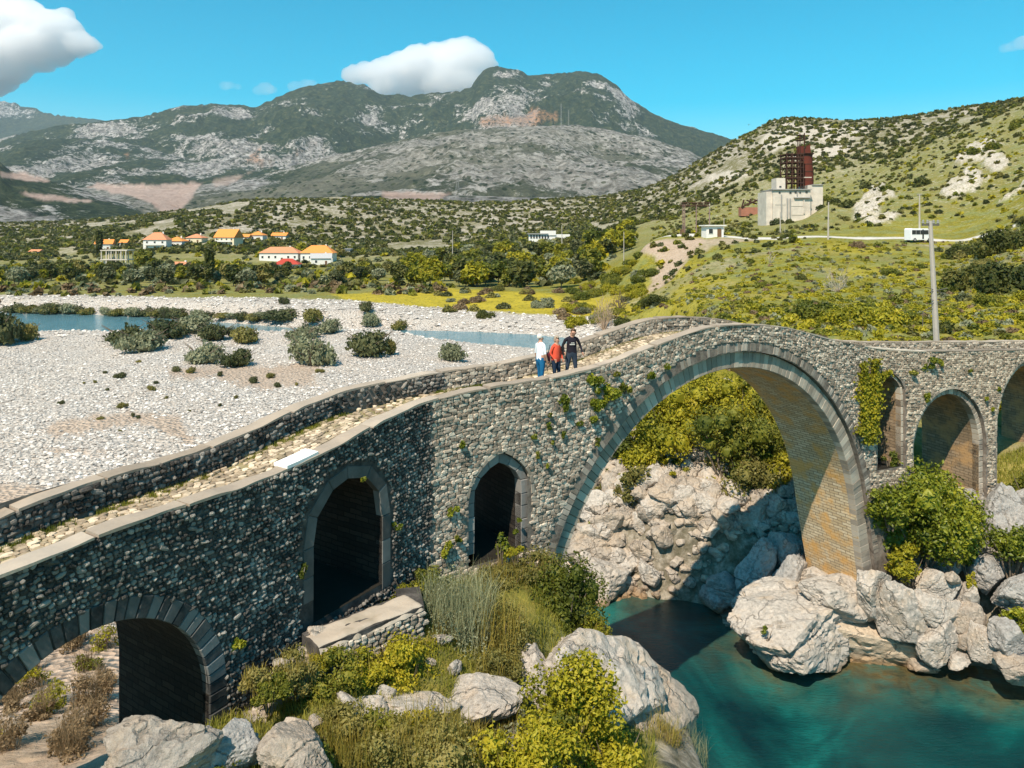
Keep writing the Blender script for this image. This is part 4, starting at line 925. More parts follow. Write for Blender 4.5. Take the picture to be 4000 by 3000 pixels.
for q in range(40):   # stones under the left pier and scattered over the ledge
    u = rng.uniform(700, 2300); Y = rng.uniform(13.6, 18); X = (u - 2000) / FPX * Y; z = gh(X, Y); r_ = rng.uniform(.08, .22)
    o = add('boulder', HB[q % 13], None, (X, Y, z + r_ * .3), (rng.uniform(-.6, .6), rng.uniform(-.6, .6), q), (r_ * 1.4, r_, r_ * .8))
    o['label'] = '%s stone in the foreground grass, %s' % ('small' if r_ < .15 else 'fist high', ['near the bottom left boulders', 'below the low wall', 'near the white ledge', 'under the yellow bushes'][int(u > 1200) + int(u > 1550) + int(u > 1950)]); o['category'] = 'boulder'; o['group'] = 'small stones in the foreground grass'
# river cobbles of the gravel bar and the far bank
def scatter_stones(name, n, sampler, lo, hi, mat, seed, flat=.55, **kw):
    r = np.random.default_rng(seed); X, Y = sampler(r, n); m = len(X)
    B = [(lambda V: V * (1 + np.random.default_rng(400 + q).uniform(-.2, .2, (len(V), 1))))(np.array([[1, 0, 0], [0, 1, 0], [-1, 0, 0], [0, -1, 0], [0, 0, 1.0], [0, 0, -1.0], [.65, .65, .45], [-.6, .6, .5]])) for q in range(4)]
    T = np.array([[0, 6, 4], [6, 1, 4], [1, 7, 4], [7, 2, 4], [2, 3, 4], [3, 0, 4], [0, 1, 6], [1, 2, 7]])
    c = (X / Y * FPX + 2900) / 5800 * (NC - 1); rr = (np.log(Y) - log(Y0)) / (log(Y1) - log(Y0)) * (NR - 1)
    i = np.clip(rr.astype(int), 0, NR - 2); j = np.clip(c.astype(int), 0, NC - 2); f = rr - i; g_ = c - j
    Z = GZ[i, j] * (1 - f) * (1 - g_) + GZ[i + 1, j] * f * (1 - g_) + GZ[i, j + 1] * (1 - f) * g_ + GZ[i + 1, j + 1] * f * g_
    ok = Z > WATER_Z(Y) + .03; X, Y, Z = X[ok], Y[ok], Z[ok]; m = len(X)
    sz = lo + (hi - lo) * r.random(m) ** 3; a = r.uniform(0, 6.28, m); Bk = np.array(B)[r.integers(0, 4, m)]
    el = r.uniform(.6, 1, (m, 1)); x = Bk[:, :, 0] * sz[:, None]; y = Bk[:, :, 1] * sz[:, None] * el; z = Bk[:, :, 2] * sz[:, None] * flat
    V = np.stack([x * np.cos(a)[:, None] - y * np.sin(a)[:, None] + X[:, None], x * np.sin(a)[:, None] + y * np.cos(a)[:, None] + Y[:, None], z + Z[:, None] + (sz * .12)[:, None]], -1)
    obj(name, V.reshape(-1, 3), (T[None] + (np.arange(m) * 8)[:, None, None]).reshape(-1, 3), mat, None, kind='stuff', **kw)
COB = stone_mat('cobbles', (.20, .18, .16), (.44, .40, .36), (.62, .58, .53), .3, None, 5, 1)
def bar(r, n):
    Y = np.exp(r.uniform(log(26), log(118), n)); u = r.uniform(-150, 2350, n); X = (u - 2000) / FPX * Y
    poly = np.array([(-2200, 19), (900, 20), (1600, 27), (2020, 34), (2150, 44), (2130, 80), (2180, 116), (1750, 128), (600, 140), (-2200, 160)], float)
    k = inpoly(u, np.log(Y), np.c_[poly[:, 0], np.log(poly[:, 1])])
    ci = np.clip(((X / Y * FPX + 2900) / 5800 * (NC - 1)).astype(int), 0, NC - 1); ri = np.clip(((np.log(Y) - log(Y0)) / (log(Y1) - log(Y0)) * (NR - 1)).astype(int), 0, NR - 1)
    k &= r.random(n) > np.clip(sand, 0, 1).reshape(NR, NC)[ri, ci] * 1.15; return X[k], Y[k]
scatter_stones('cobbles', 52000, bar, .05, .26, COB, 5)
def fbank(r, n):
    Y = r.uniform(118, 176, n); u = r.uniform(-100, 2500, n); X = (u - 2000) / FPX * Y
    c = (np.interp((X / Y * FPX + 2900) / 5800 * (NC - 1), np.arange(NC), np.arange(NC))).astype(int); rr = ((np.log(Y) - log(Y0)) / (log(Y1) - log(Y0)) * (NR - 1)).astype(int)
    k = gravel.reshape(NR, NC)[rr, c] > .5; return X[k], Y[k]
scatter_stones('cobbles', 14000, fbank, .12, .5, COB, 6)

# ------------------------------------------------------------ vegetation
def area(u, Y, names, cuts): return names[sum(u > c for c in cuts)]
def leaves(P, N, size, r, asp=1.7, jit=.8, droop=0.0):
    """one bent leaf (a quad) per point"""
    n = len(P); D = N + jit * r.normal(size=(n, 3)); D /= np.linalg.norm(D, axis=1)[:, None] + 1e-9
    A = np.cross(D, r.normal(size=(n, 3))); A /= np.linalg.norm(A, axis=1)[:, None] + 1e-9; A[:, 2] -= droop; B = np.cross(D, A)
    s = (size * r.uniform(.6, 1.35, n))[:, None]; h = s * asp / 2; w = s / 2
    V = np.stack([P - A * h, P + B * w + D * s * .12, P + A * h, P - B * w + D * s * .12], 1).reshape(-1, 3)
    return V, np.arange(4 * n).reshape(-1, 4)
def crown(seed, nb=9, nl=500, size=.09, dims=(1, 1, 1), rb=(.28, .45), core=True, hemi=False, spread=.62, **kw):
    """foliage of about unit radius made of many leaf clumps round uneven boughs"""
    r = np.random.default_rng(seed); c = r.normal(size=(nb, 3)); c /= np.linalg.norm(c, axis=1)[:, None]; c *= (r.random((nb, 1)) ** .5) * spread
    c[0] = 0
    if hemi: c[:, 2] = np.abs(c[:, 2]) * .8
    R_ = r.uniform(*rb, nb); P = []; N = []
    w = R_ ** 2 / (R_ ** 2).sum()
    for i in range(nb):
        k = int(nl * w[i]) + 1; d = r.normal(size=(k, 3)); d /= np.linalg.norm(d, axis=1)[:, None]
        rr = R_[i] * (1 + .35 * vn(d * 2.3 + i * 5 + seed, seed % 40) ) * r.uniform(.72, 1.08, k)
        P.append(c[i] + d * rr[:, None]); N.append(d)
    P = np.vstack(P) * dims; N = np.vstack(N)
    if hemi: k = P[:, 2] > -.12; P = P[k]; N = N[k]
    V, Q = leaves(P, N + [0, 0, .35], size, r, **kw); F = [Q]
    if core:  # solid blobs added inside the boughs to block light and darken the interior
        bv, bf = ICO[1]; n = len(V); Vs = [V]; T = []
        for i in range(nb):
            q = (c[i] + bv * R_[i] * .66 * r.uniform(.85, 1.1, (len(bv), 1))) * dims
            Vs.append(q); T.append(bf + n); n += len(q)
        V = np.vstack(Vs); F = [Q, np.vstack(T)]
    return V, F
def trunk_mb(h, r, seed, nb=4, lean=.08):
    q = np.random.default_rng(seed); m = MB(); p = [np.array([0, 0, -.1])]
    for k in range(3): p.append(p[-1] + np.array([q.normal() * lean * h / 3, q.normal() * lean * h / 3, h / 3 + .03]))
    m.tube(p, [r, r * .8, r * .65, r * .4], 6)
    for b in range(nb):
        a = q.uniform(0, 6.28); s = p[2] * (1 - .3 * q.random()) + p[3] * 0; L = h * q.uniform(.35, .6)
        e = p[2] + np.array([cos(a) * L, sin(a) * L, L * .8]); m.tube([p[2], (p[2] + e) / 2 + [0, 0, .05 * h], e], [r * .45, r * .3, r * .12], 5)
    return m
LG = leaf_mat('leaf_green', [(.040, .055, .008), (.095, .115, .014), (.19, .19, .022), (.30, .26, .035)])
LY = leaf_mat('leaf_yellow_green', [(.08, .10, .010), (.21, .205, .014), (.35, .31, .020), (.47, .38, .026)])
LD = leaf_mat('leaf_dark', [(.026, .036, .009), (.058, .070, .016), (.11, .115, .025), (.18, .165, .04)])
LS = leaf_mat('leaf_silver', [(.10, .115, .055), (.19, .20, .11), (.29, .30, .18), (.38, .38, .24)])
LO = leaf_mat('leaf_olive', [(.07, .07, .02), (.15, .14, .035), (.25, .22, .06), (.33, .27, .09)])
LB = leaf_mat('leaf_brown', [(.10, .065, .03), (.19, .13, .065), (.28, .20, .11), (.36, .27, .16)])
LF = leaf_mat('leaf_fig', [(.05, .075, .008), (.14, .17, .014), (.27, .28, .022), (.42, .38, .03)], .3, .45, .35)
LM = leaf_mat('leaf_muted', [(.035, .048, .018), (.07, .082, .03), (.125, .13, .052), (.19, .18, .08)])
LGR = leaf_mat('grass_blade', [(.08, .10, .012), (.17, .19, .025), (.29, .28, .045), (.42, .36, .08)])
LGG = leaf_mat('grass_silver', [(.12, .14, .06), (.22, .24, .12), (.34, .35, .20), (.42, .40, .22)])
LGO = leaf_mat('grass_dry', [(.14, .11, .025), (.26, .21, .04), (.38, .30, .06), (.46, .38, .14)])
BARK = plain('bark', (.16, .125, .09), .9, .1, .3, 9); BARKP = plain('bark_pale', (.36, .32, .27), .9, .1, .2, 9)

def grass_mesh(name, pts, h, w, mat, seed, lean=.5, per=1, curve=.4, **kw):
    """blades: two-segment strips standing at the given points"""
    r = np.random.default_rng(seed); P = np.repeat(np.array(pts, float), per, 0)
    if per > 1: P[:, :2] += r.normal(size=(len(P), 2)) * .06
    n = len(P); H = h * r.uniform(.5, 1.3, n); a = r.uniform(0, 6.28, n); l = r.uniform(0, lean, n) * H
    dx = np.c_[np.cos(a), np.sin(a), 0 * a]; sd_ = np.c_[-np.sin(a), np.cos(a), 0 * a]; b = r.uniform(0, 6.28, n); sd_ = np.c_[np.cos(b), np.sin(b), 0 * b]
    ww = (w * r.uniform(.7, 1.3, n))[:, None]
    m_ = P + dx * (l * .35)[:, None] + [0, 0, 1] * (H * .6)[:, None]; e = P + dx * l[:, None] + [0, 0, 1] * (H * (1 - curve * (l / H) ** 1.5))[:, None]
    V = np.stack([P - sd_ * ww, P + sd_ * ww, m_ + sd_ * ww * .7, m_ - sd_ * ww * .7, e], 1).reshape(-1, 3); k = np.arange(n) * 5
    return obj(name, V, [np.c_[k, k + 1, k + 2, k + 3], np.c_[k + 3, k + 2, k + 4]], mat, **kw)
def bush(u, v, w, h, Y, label, mat, seed=1, nl=3500, leaf=.06, cat='bush', name='bush', group=None, depth=None, nb=12, twig=0, zfix=None, stems=True, stemmat=None, **kw):
    """a bush whose foot is seen at (u, v), w x h photo pixels large, at Y metres"""
    X, Yy, Z = P3(u, v, Y); W_, H_ = w / FPX * Y / 2, h / FPX * Y; D_ = depth / 2 if depth else W_ * .8
    if zfix is not None: Z = zfix
    V, F = crown(seed, nb, nl, 1.0, (1, 1, 1), **kw) if False else (None, None)
    r = np.random.default_rng(seed)
    V, F = crown_scaled(seed, nb, nl, leaf, (W_ * 1.1, D_ * 1.1, H_ / 2 * 1.1), **kw)
    t_ = thing(name, label, cat, (X, Yy, Z), 0, group)
    add('foliage', mkmesh('foliage', V + [0, 0, H_ * .5], F, mat), t_)
    if stems:
        m = MB()
        for q in range(6):
            a = r.uniform(0, 6.28); e = np.array([cos(a) * W_ * r.uniform(.3, .8), sin(a) * D_ * .6, H_ * r.uniform(.5, .85)]); b = np.array([cos(a) * W_ * .12, sin(a) * D_ * .1, -.15])
            m.tube([b, (b + e) / 2 + [0, 0, H_ * .08], e], [.014 * H_ + .01, .01 * H_ + .006, .004], 5)
        m.build('stem', stemmat or BARK, t_)
    if twig:
        n = twig; a = r.uniform(0, 6.28, n); rr = r.uniform(0, 1, n) ** .5; P = np.c_[np.cos(a) * rr * W_ * .8, np.sin(a) * rr * D_ * .8, H_ * r.uniform(.1, .7, n)]
        grass_mesh('twig', P, H_ * .45, .006, stemmat or LGO, seed, .5, parent=t_)
    return t_
def crown_scaled(seed, nb, nl, leaf, dims, rb=(.20, .40), hemi=False, spread=.80, core=True, **kw):
    nb = int(nb * 1.5) if nb > 8 else nb
    r = np.random.default_rng(seed); c = r.normal(size=(nb, 3)); c /= np.linalg.norm(c, axis=1)[:, None]; c *= (r.random((nb, 1)) ** .45) * spread
    R_ = r.uniform(*rb, nb); P = []; N = []; w = R_ ** 2 / (R_ ** 2).sum()
    for i in range(nb):
        k = int(nl * w[i]) + 1; d = r.normal(size=(k, 3)); d /= np.linalg.norm(d, axis=1)[:, None]
        rr = R_[i] * (1 + .45 * vn(d * 2.6 + i * 5 + seed, seed % 40)) * r.uniform(.62, 1.12, k); P.append(c[i] + d * rr[:, None]); N.append(d)
    P = np.vstack(P) * dims; N = np.vstack(N) / dims * min(dims)
    V, Q = leaves(P, N + [0, 0, .35], leaf, r, **kw); F = [Q]
    if core:  # hidden light-blocking blobs added within the leaf clumps
        bv, bf = ICO[1]; n = len(V); Vs = [V]; T = []
        for i in range(nb): Vs.append((c[i] + bv * R_[i] * .58 * r.uniform(.8, 1.1, (len(bv), 1))) * dims); T.append(bf + n); n += len(bv)
        V = np.vstack(Vs); F = [Q, np.vstack(T)]
    return V, F
B = bush
B(2200, 2570, 300, 400, 20.6, 'dense dark green bush overhanging the pool at the end of the bridge wall', LG, 1, 9000, .055, nb=16)
B(2090, 2420, 300, 260, 21.4, 'olive brown twiggy bush at the foot of the main arch', LO, 2, 5000, .045, nb=14, twig=400)
B(1790, 2600, 380, 340, 18.6, 'silvery grey green broom bush in front of the pointed arch', LS, 3, 5200, .036, nb=16, twig=2600, core=False, stemmat=LGG)
B(1960, 2640, 280, 300, 18.4, 'brown tinged twiggy bush between the silver broom and the dark bush', LO, 4, 4200, .04, nb=12, twig=700, core=False)
B(1960, 2330, 240, 130, 20.8, 'low olive shrub under the pointed arch sill', LO, 44, 2600, .04, nb=10, twig=500)
B(1600, 2720, 310, 240, 16.9, 'rounded yellow green bush in the middle foreground', LY, 5, 6000, .045, nb=13)
B(2240, 2990, 330, 440, 15.6, 'large leafy yellow green bush growing over the promontory rock', LY, 6, 9000, .055, nb=16, core=False)
B(2400, 3080, 300, 300, 15.6, 'bright yellow leaved bush at the bottom beside the promontory', LY, 7, 7500, .05, nb=14)
B(2080, 3100, 420, 330, 14.4, 'yellow green bush at the bottom behind the speckled rock', LY, 8, 7000, .05, nb=14)
B(1500, 2440, 90, 90, 17.9, 'small yellow plant on the sill of the second arch', LY, 9, 500, .04, nb=5)
B(1600, 2390, 160, 150, 19.0, 'yellowish shrub on the wall corner beside the second arch', LY, 45, 2000, .04, nb=8)
B(1700, 2330, 170, 140, 19.9, 'green shrub at the foot of the wall left of the pointed arch', LG, 46, 2000, .04, nb=8)
B(1290, 2760, 300, 240, 15.8, 'bright green grassy clump under the low wall', LG, 10, 4500, .04, nb=12)
B(1680, 3060, 420, 300, 14.2, 'rust and yellow coloured bush at the bottom centre', LO, 11, 6500, .042, nb=14, twig=700)
B(1350, 3080, 360, 230, 13.8, 'green and brown bush at the bottom left of centre', LO, 12, 5000, .042, nb=12, twig=900)
B(2560, 3080, 240, 260, 17.5, 'dry twiggy brown bush on the dark rock flank', LB, 13, 1600, .03, nb=8, twig=1600, core=False)
B(2680, 3060, 220, 200, 18.2, 'sparse grey twigs at the bottom rising in front of the pool', LS, 14, 500, .03, nb=6, twig=500, core=False, stemmat=LS)
B(3000, 2495, 50, 50, 30.4, 'tiny green plant growing in a crack of the huge river boulder', LF, 15, 120, .06, nb=3)
fore = [(1150, 2700, 200, 150, 15.2), (1050, 2760, 180, 120, 14.6), (1420, 2700, 220, 160, 16.2), (1500, 2620, 180, 140, 17.2), (1720, 2560, 220, 180, 18.2), (1880, 2520, 200, 180, 19.0), (2020, 2500, 200, 150, 20.0), (1950, 2720, 220, 180, 17.4), (1320, 2900, 220, 130, 14.6), (1480, 2940, 240, 150, 14.6), (1640, 2920, 220, 130, 15.0), (1820, 2960, 220, 130, 15.0), (1980, 2880, 160, 150, 16.2), (1200, 3020, 220, 110, 13.2), (860, 3050, 170, 110, 12.8), (1560, 3010, 220, 150, 14.0), (1880, 3060, 260, 190, 14.2), (2200, 3020, 260, 240, 15.0), (2330, 2560, 130, 160, 20.0), (2240, 2480, 170, 200, 21.4), (2000, 2450, 180, 150, 20.6), (2110, 2560, 160, 180, 20.4), (1250, 2620, 130, 90, 16.0), (1000, 2700, 130, 90, 14.8)]
for i_, (u, v, w, h, Y) in enumerate(fore):
    c = [2, 0, 1, 2, 3, 0, 1, 2][i_ % 8]; B(u, v, w, h, Y, ['green', 'yellow green', 'olive', 'silvery'][c] + ' scrub %s in the foreground, %s' % (['beside the low wall', 'below the broom bush', 'near the promontory', 'in the bottom row'][0 if u < 1500 and v < 2800 else 3 if v > 2850 else 2 if u > 2050 else 1], ['with fine stems', 'round and low', 'loose and leafy'][i_ % 3]), [LG, LY, LO, LS][c], 800 + i_, 2600, .036, nb=11, twig=300 if c in (2, 3) else 80, core=c != 3, group='scrub of the foreground ledge')
# right side
B(3600, 2210, 500, 360, 33.0, 'large bright fig bush hanging over the rocks right of the main arch', LF, 16, 12500, .10, nb=22, depth=3.0)
B(3730, 2200, 240, 290, 31.9, 'right hand spread of fig foliage draped over the grey blocks', LF, 161, 4800, .10, nb=12)
B(3480, 2060, 170, 170, 32.3, 'upper fig foliage against the wall below the narrow pointed arch', LF, 162, 2600, .10, nb=9)
B(3440, 2120, 200, 230, 33.4, 'fig branches climbing the pier beside the main arch', LF, 17, 3000, .11, nb=9)
B(3560, 2280, 190, 140, 32.2, 'lower yellow green tip of the fig bush above the sandy slab', LY, 47, 1800, .09, nb=7)
B(3950, 2250, 200, 210, 31.6, 'leafy green bush at the right edge above the slanting block', LF, 18, 3200, .10, nb=9)
B(3960, 2480, 170, 120, 30.2, 'green shrub just above the waterline at the right edge', LF, 19, 1800, .09, nb=7)
B(3780, 2230, 100, 130, 32.4, 'small yellow green shrub between grey rocks right of the fig bush', LY, 20, 900, .08, nb=5)
B(3790, 2330, 60, 110, 31.4, 'thin green plants in a rock cleft on the right bank', LY, 21, 500, .07, nb=5)
B(3600, 2460, 50, 110, 31.0, 'green tuft in the gap beside the leaning block', LG, 22, 400, .07, nb=4)
B(4010, 1960, 170, 140, 35.4, 'dark green bush at the right edge on the grass slope', LG, 23, 1800, .09, nb=7)
B(3540, 1950, 220, 90, 34.6, 'olive shrub below the second arch from the right', LO, 24, 1800, .08, nb=8)
B(3475, 1835, 70, 70, 33.4, 'small green bush in the opening of the narrow pointed arch', LG, 25, 500, .07, nb=5)
# bank behind the main arch
bb = [(2560, 1790, 260, 260, 46, LY, 'yellow green thicket above the upper left boulders behind the arch'), (2900, 1800, 300, 330, 46, LY, 'tall leafy bush in the centre right of the view through the arch'), (2620, 1830, 330, 330, 48, LY, 'tall yellow green thicket behind the upper left of the main arch'), (2850, 1930, 360, 360, 47.5, LG, 'big green bush in the middle of the view through the main arch'), (2760, 1700, 300, 260, 50, LY, 'yellow green bush highest in the view through the arch'),
      (2990, 1760, 260, 300, 50, LG, 'green bush beside the right flank seen through the arch'), (2900, 1960, 300, 210, 45.4, LO, 'brown twiggy bush low in the view through the arch'), (2520, 1850, 170, 130, 46.5, LY, 'yellow green shrub above the heap at its left end'),
      (2480, 2030, 150, 180, 43.5, LO, 'hanging olive bush over the boulders left of centre'), (3040, 1960, 160, 170, 45, LY, 'leafy shrub next to the pier shadow behind the arch'), (2420, 1830, 170, 120, 48, LG, 'green shrub just inside the left curve of the arch'), (2690, 1620, 320, 170, 53, LG, 'dark thicket touching the crown of the arch in view'),
      (3020, 1830, 220, 200, 48, LG, 'dark green bush half hidden behind the right vault')]
for i_, (u, v, w, h, Y, mt, lb) in enumerate(bb):
    p = drop(u, v, 38.6); B(u, HZ + (CAMZ - p[2]) / p[1] * FPX, w, h, p[1] + .4, lb, mt, 60 + i_, 4500, .10, nb=15)
for i_ in range(40):
    u, Y = rng.uniform(2240, 3000), rng.uniform(39.5, 45); X = (u - 2000) / FPX * Y; z = gh(X, Y)
    V, F = crown_scaled(500 + i_, 5, 260, .10, (.5, .4, .3)); o = obj('plant', V + [X, Y, z + .35], F, [LY, LO, LG][i_ % 3], label='small %s plant between the boulders under the arch, %s' % (['yellow', 'olive', 'green'][i_ % 3], area(u, Y, ['at the left', 'left of the middle', 'right of the middle', 'near the pier'], (2420, 2620, 2820)) + (' and low down' if Y < 41.5 else ' and high up')), category='plant', group='plants between the boulders')
# plants rooted in the bridge wall
wallp = [(2328, 1500, 90, 90), (2382, 1551, 110, 100), (2439, 1513, 65, 70), (2325, 1576, 75, 70), (2319, 1640, 50, 50), (2205, 1595, 68, 105), (2148, 1621, 30, 26), (2148, 1659, 36, 36), (2091, 1703, 32, 34), (2208, 1697, 30, 36), (2107, 1773, 35, 50), (2142, 1823, 30, 46), (2268, 1656, 24, 22),
         (2164, 1732, 22, 22), (2332, 1725, 26, 30), (1813, 1735, 42, 42), (2547, 1472, 52, 42), (2607, 1428, 34, 34), (2411, 1463, 24, 20), (1765, 1994, 62, 46), (1423, 1871, 26, 26), (1553, 2054, 50, 36), (1784, 2105, 46, 40), (1740, 2152, 62, 74), (2034, 2032, 24, 36), (2015, 2070, 34, 46), (1190, 2228, 46, 66), (934, 2520, 56, 60),
         (3625, 1423, 84, 66), (3675, 1420, 32, 42), (3565, 1459, 46, 32), (3625, 1556, 34, 62), (3857, 1556, 22, 26), (3910, 1519, 22, 26), (3790, 1450, 22, 16), (3880, 1600, 20, 26)]
wlab = {0: 'top cluster of the big fig growing from the wall left of the main arch', 1: 'largest cluster of the big fig on the wall left of the main arch', 2: 'right spray of the big fig on the wall', 3: 'lower left cluster of the big fig on the wall', 4: 'lowest cluster of the big fig on the wall', 5: 'tall fig plant on the wall just left of the big fig',
        15: 'lone round plant on the wall above and left of the pointed arch', 16: 'leafy plant just above the left curve of the main arch', 17: 'small plant near the crown left of the main arch', 19: 'plant on the wall left of the pointed arch', 20: 'pale sprig on the crown of the second arch', 21: 'yellow sprig right of the second arch', 23: 'lowest plant on the wall left of the pointed arch', 26: 'fern like plant on the wall beside the left edge of the second arch', 27: 'dry plant low on the wall between the first and second arch',
        28: 'dark green plant hanging under the parapet above the right arches', 29: 'small sprig beside the dark green plant above the right arches', 30: 'pale grassy tuft above the narrow pointed arch', 31: 'thin plant on the left shoulder of the right round arch'}
for i_, (u, v, w, h) in enumerate(wallp):
    s_, z_ = wall_uv(u, v, .12); p = WP(s_, z_, .10); Y = p[1]; W_, H_ = w / FPX * Y / 2, h / FPX * Y / 2; lf = .055 if w > 40 else .04
    V, F = crown_scaled(700 + i_, max(3, int(w / 14)), int(60 + w * h * .085), lf if s_ < 5 else .075, (W_, W_ * .7, H_), droop=.2)
    a = thing('wall_plant', wlab.get(i_, 'little green plant sprouting from the joints of the bridge wall'), 'plant', p, 0, None if i_ in wlab else 'little plants in the bridge wall')
    add('foliage', mkmesh('foliage', V, F, [LF, LF, LG, LF][i_ % 4] if i_ != 30 else LGR), a)
    m = MB(); m.tube([(-.0, .12, -H_ * .6), (0, 0, -H_ * .2), (W_ * .2, -.03, H_ * .4)], [.014, .012, .005], 5); m.build('stem', BARKP, a)
# small fig in the pointed arch
B(1955, 2215, 60, 130, 21.6, 'thin fig sapling standing in the pointed arch opening', LF, 30, 350, .06, nb=6, core=False); B(2015, 2190, 80, 55, 21.5, 'yellow green clump on the sill of the pointed arch', LY, 31, 600, .05, nb=6)
# ivy curtain
iv = thing('ivy', 'yellow green ivy curtain climbing the wall left of the narrow pointed arch', 'ivy', WP(*wall_uv(3395, 1720), .1))
P = []
r = np.random.default_rng(77)
for (u0, v0, u1, v1, wd, n) in [(3372, 1415, 3372, 1700, 22, 1300), (3415, 1405, 3412, 1690, 26, 1500), (3440, 1480, 3470, 1450, 18, 200), (3395, 1640, 3360, 1700, 30, 420), (3400, 1690, 3395, 1730, 26, 300)]:
    tt = r.random(n); uu1 = u0 + (u1 - u0) * tt + r.normal(size=n) * wd * .5 * (1 + .5 * np.sin(tt * 9 + u0)); vv1 = v0 + (v1 - v0) * tt + r.normal(size=n) * 4
    s_, z_ = wall_uv(uu1, vv1, .1); P.append(WP(s_, z_, 0) + (WP(s_, z_, 1) - WP(s_, z_, 0)) * r.uniform(.04, .28, n)[:, None])
P = np.vstack(P); V, Q = leaves(P, np.tile([.4, -.9, .2], (len(P), 1)), .10, r, asp=1.2); o = obj('foliage', V - np.array(iv.location), Q, LY, iv)
m = MB()
for (u0, v0, u1, v1) in [(3375, 1420, 3378, 1720), (3412, 1420, 3405, 1720)]:
    a_, b_ = wall_uv(u0, v0), wall_uv(u1, v1); m.tube([WP(*a_, .04), WP((a_[0] + b_[0]) / 2 + .05, (a_[1] + b_[1]) / 2, .05), WP(*b_, .04)], [.02, .03, .04], 5)
m.V = [q - np.array(iv.location) for q in m.V]; m.build('stem', BARKP, iv)
# grass: foreground ledge, right slope, bridge deck edge
def gpts(n, fn, seed):
    r = np.random.default_rng(seed); X, Y = fn(r, n); return np.array([(x, y, gh(x, y)) for x, y in zip(X, Y)])
def fl(r, n):
    u = r.uniform(600, 2560, n); Y = r.uniform(12.4, 21.5, n); X = (u - 2000) / FPX * Y
    d = (X - fx(SS)[:, None][::10].T.ravel()[0]) * 0
    wy_ = np.interp(u, (bx_ / by_ * FPX + 2000)[VIS], by_[VIS]); k = (Y < wy_ - .25) & (vn(np.c_[X, Y, 0 * X] * .8, 55) > -.35); return X[k], Y[k]
grass_mesh('grass', gpts(42000, fl, 1), .24, .008, LGR, 1, .8, kind='stuff')
grass_mesh('grass', gpts(3200, lambda r, n: (lambda X, Y: (X[vn(np.c_[X, Y, 0 * X] * .5, 57) > .05], Y[vn(np.c_[X, Y, 0 * X] * .5, 57) > .05]))(*fl(r, n)), 2), .32, .007, LGO, 2, .8, kind='stuff')
def rsl(r, n):
    u = r.uniform(3420, 4250, n); Y = r.uniform(34.4, 41, n); X = (u - 2000) / FPX * Y; wy_ = np.interp(u, (bx_ / by_ * FPX + 2000)[VIS], by_[VIS])
    k = Y < wy_ + 2.2; return X[k], Y[k]
grass_mesh('grass', gpts(16000, rsl, 3), .30, .016, LGR, 3, .8, kind='stuff')
r = np.random.default_rng(9); n = 14000; s = r.uniform(-18, 14, n); d = -(WID - .38) + np.abs(r.normal(size=n)) * .16; k = (vn(np.c_[s * .9, s * 0, s * 0], 61) > -.25 - .5 * (s < -6)) ; s, d = s[k], d[k]
P = WP(s, zdeck(s), 0) + (WP(s, 0 * s, 1) - WP(s, 0 * s, 0)) * d[:, None]
grass_mesh('grass', P, .11, .006, LGR, 4, .7, kind='stuff')
r = np.random.default_rng(10); n = 5000; s = r.uniform(-17, 3, n); d = r.uniform(-WID + .4, -.4, n); k = vn(np.c_[s * 1.5, d * 2.5, s * 0], 63) > .0 - .3 * (s < -6); s, d = s[k], d[k]
P = WP(s, zdeck(s), 0) + (WP(s, 0 * s, 1) - WP(s, 0 * s, 0)) * d[:, None]
grass_mesh('grass', P, .07, .006, LGR, 5, .7, kind='stuff')

# low wall at the foot of the second arch
lw = thing('low_wall', 'low rubble retaining wall with a mortar top in front of the second arch', 'wall', (-3.4, 16.9, 8.4))
A_, B_, C_ = np.array([-4.15, 15.95]), np.array([-2.12, 17.75]), np.array([-2.35, 18.75])
def lowseg(a, b, w, z0, z1):
    t_ = (b - a) / np.linalg.norm(b - a); n_ = np.array([t_[1], -t_[0]]); return [a, b, b - n_ * w, a - n_ * w]
m = MB(); loc = np.array([-3.4, 16.9])
m.prism([p - loc for p in lowseg(A_, B_, .8, 0, 0)], -.6, 1.18); m.prism([p - loc for p in lowseg(B_ + [.02, .0], C_ + [.02, 0], .6, 0, 0)], -.6, 1.175); m.build('wall_core', MORTAR_L, lw)
gx_, gy_ = 46, 14; tw_ = (B_ - A_) / np.linalg.norm(B_ - A_); nw_ = np.array([tw_[1], -tw_[0]]); LL = np.linalg.norm(B_ - A_) + .06; V = []
for a in range(gx_):
    for b in range(gy_):
        fa_, fb_ = a / (gx_ - 1), b / (gy_ - 1); p = A_ + tw_ * (fa_ * LL) + nw_ * (.03 - fb_ * .86) - loc; ed = .05 * vn(np.array([[a * .4, b * .5, 1.]]), 4)[0]
        e = min(fb_, 1 - fb_, (1 - fa_) * 3) ; V.append((p[0] + ed * .5, p[1] - ed * .5, 1.20 + .045 * fbm(np.array([[a * .16, b * .3, 2.]]), 3, 8)[0] - .14 * max(0, .09 - e) / .09))
i = (np.arange(gx_ - 1)[:, None] * gy_ + np.arange(gy_ - 1)[None]).ravel()
obj('wall_top', np.array(V), np.c_[i, i + gy_, i + gy_ + 1, i + 1], stone_mat('wall_top', (.20, .165, .125), (.31, .26, .20), (.42, .36, .29), .8, (.15, .13, .08), 9, .7), lw, True)
items = []; t_ = (B_ - A_) / np.linalg.norm(B_ - A_); T = np.array([*t_, 0]); N = np.array([t_[1], -t_[0], 0]); Lw = np.linalg.norm(B_ - A_)
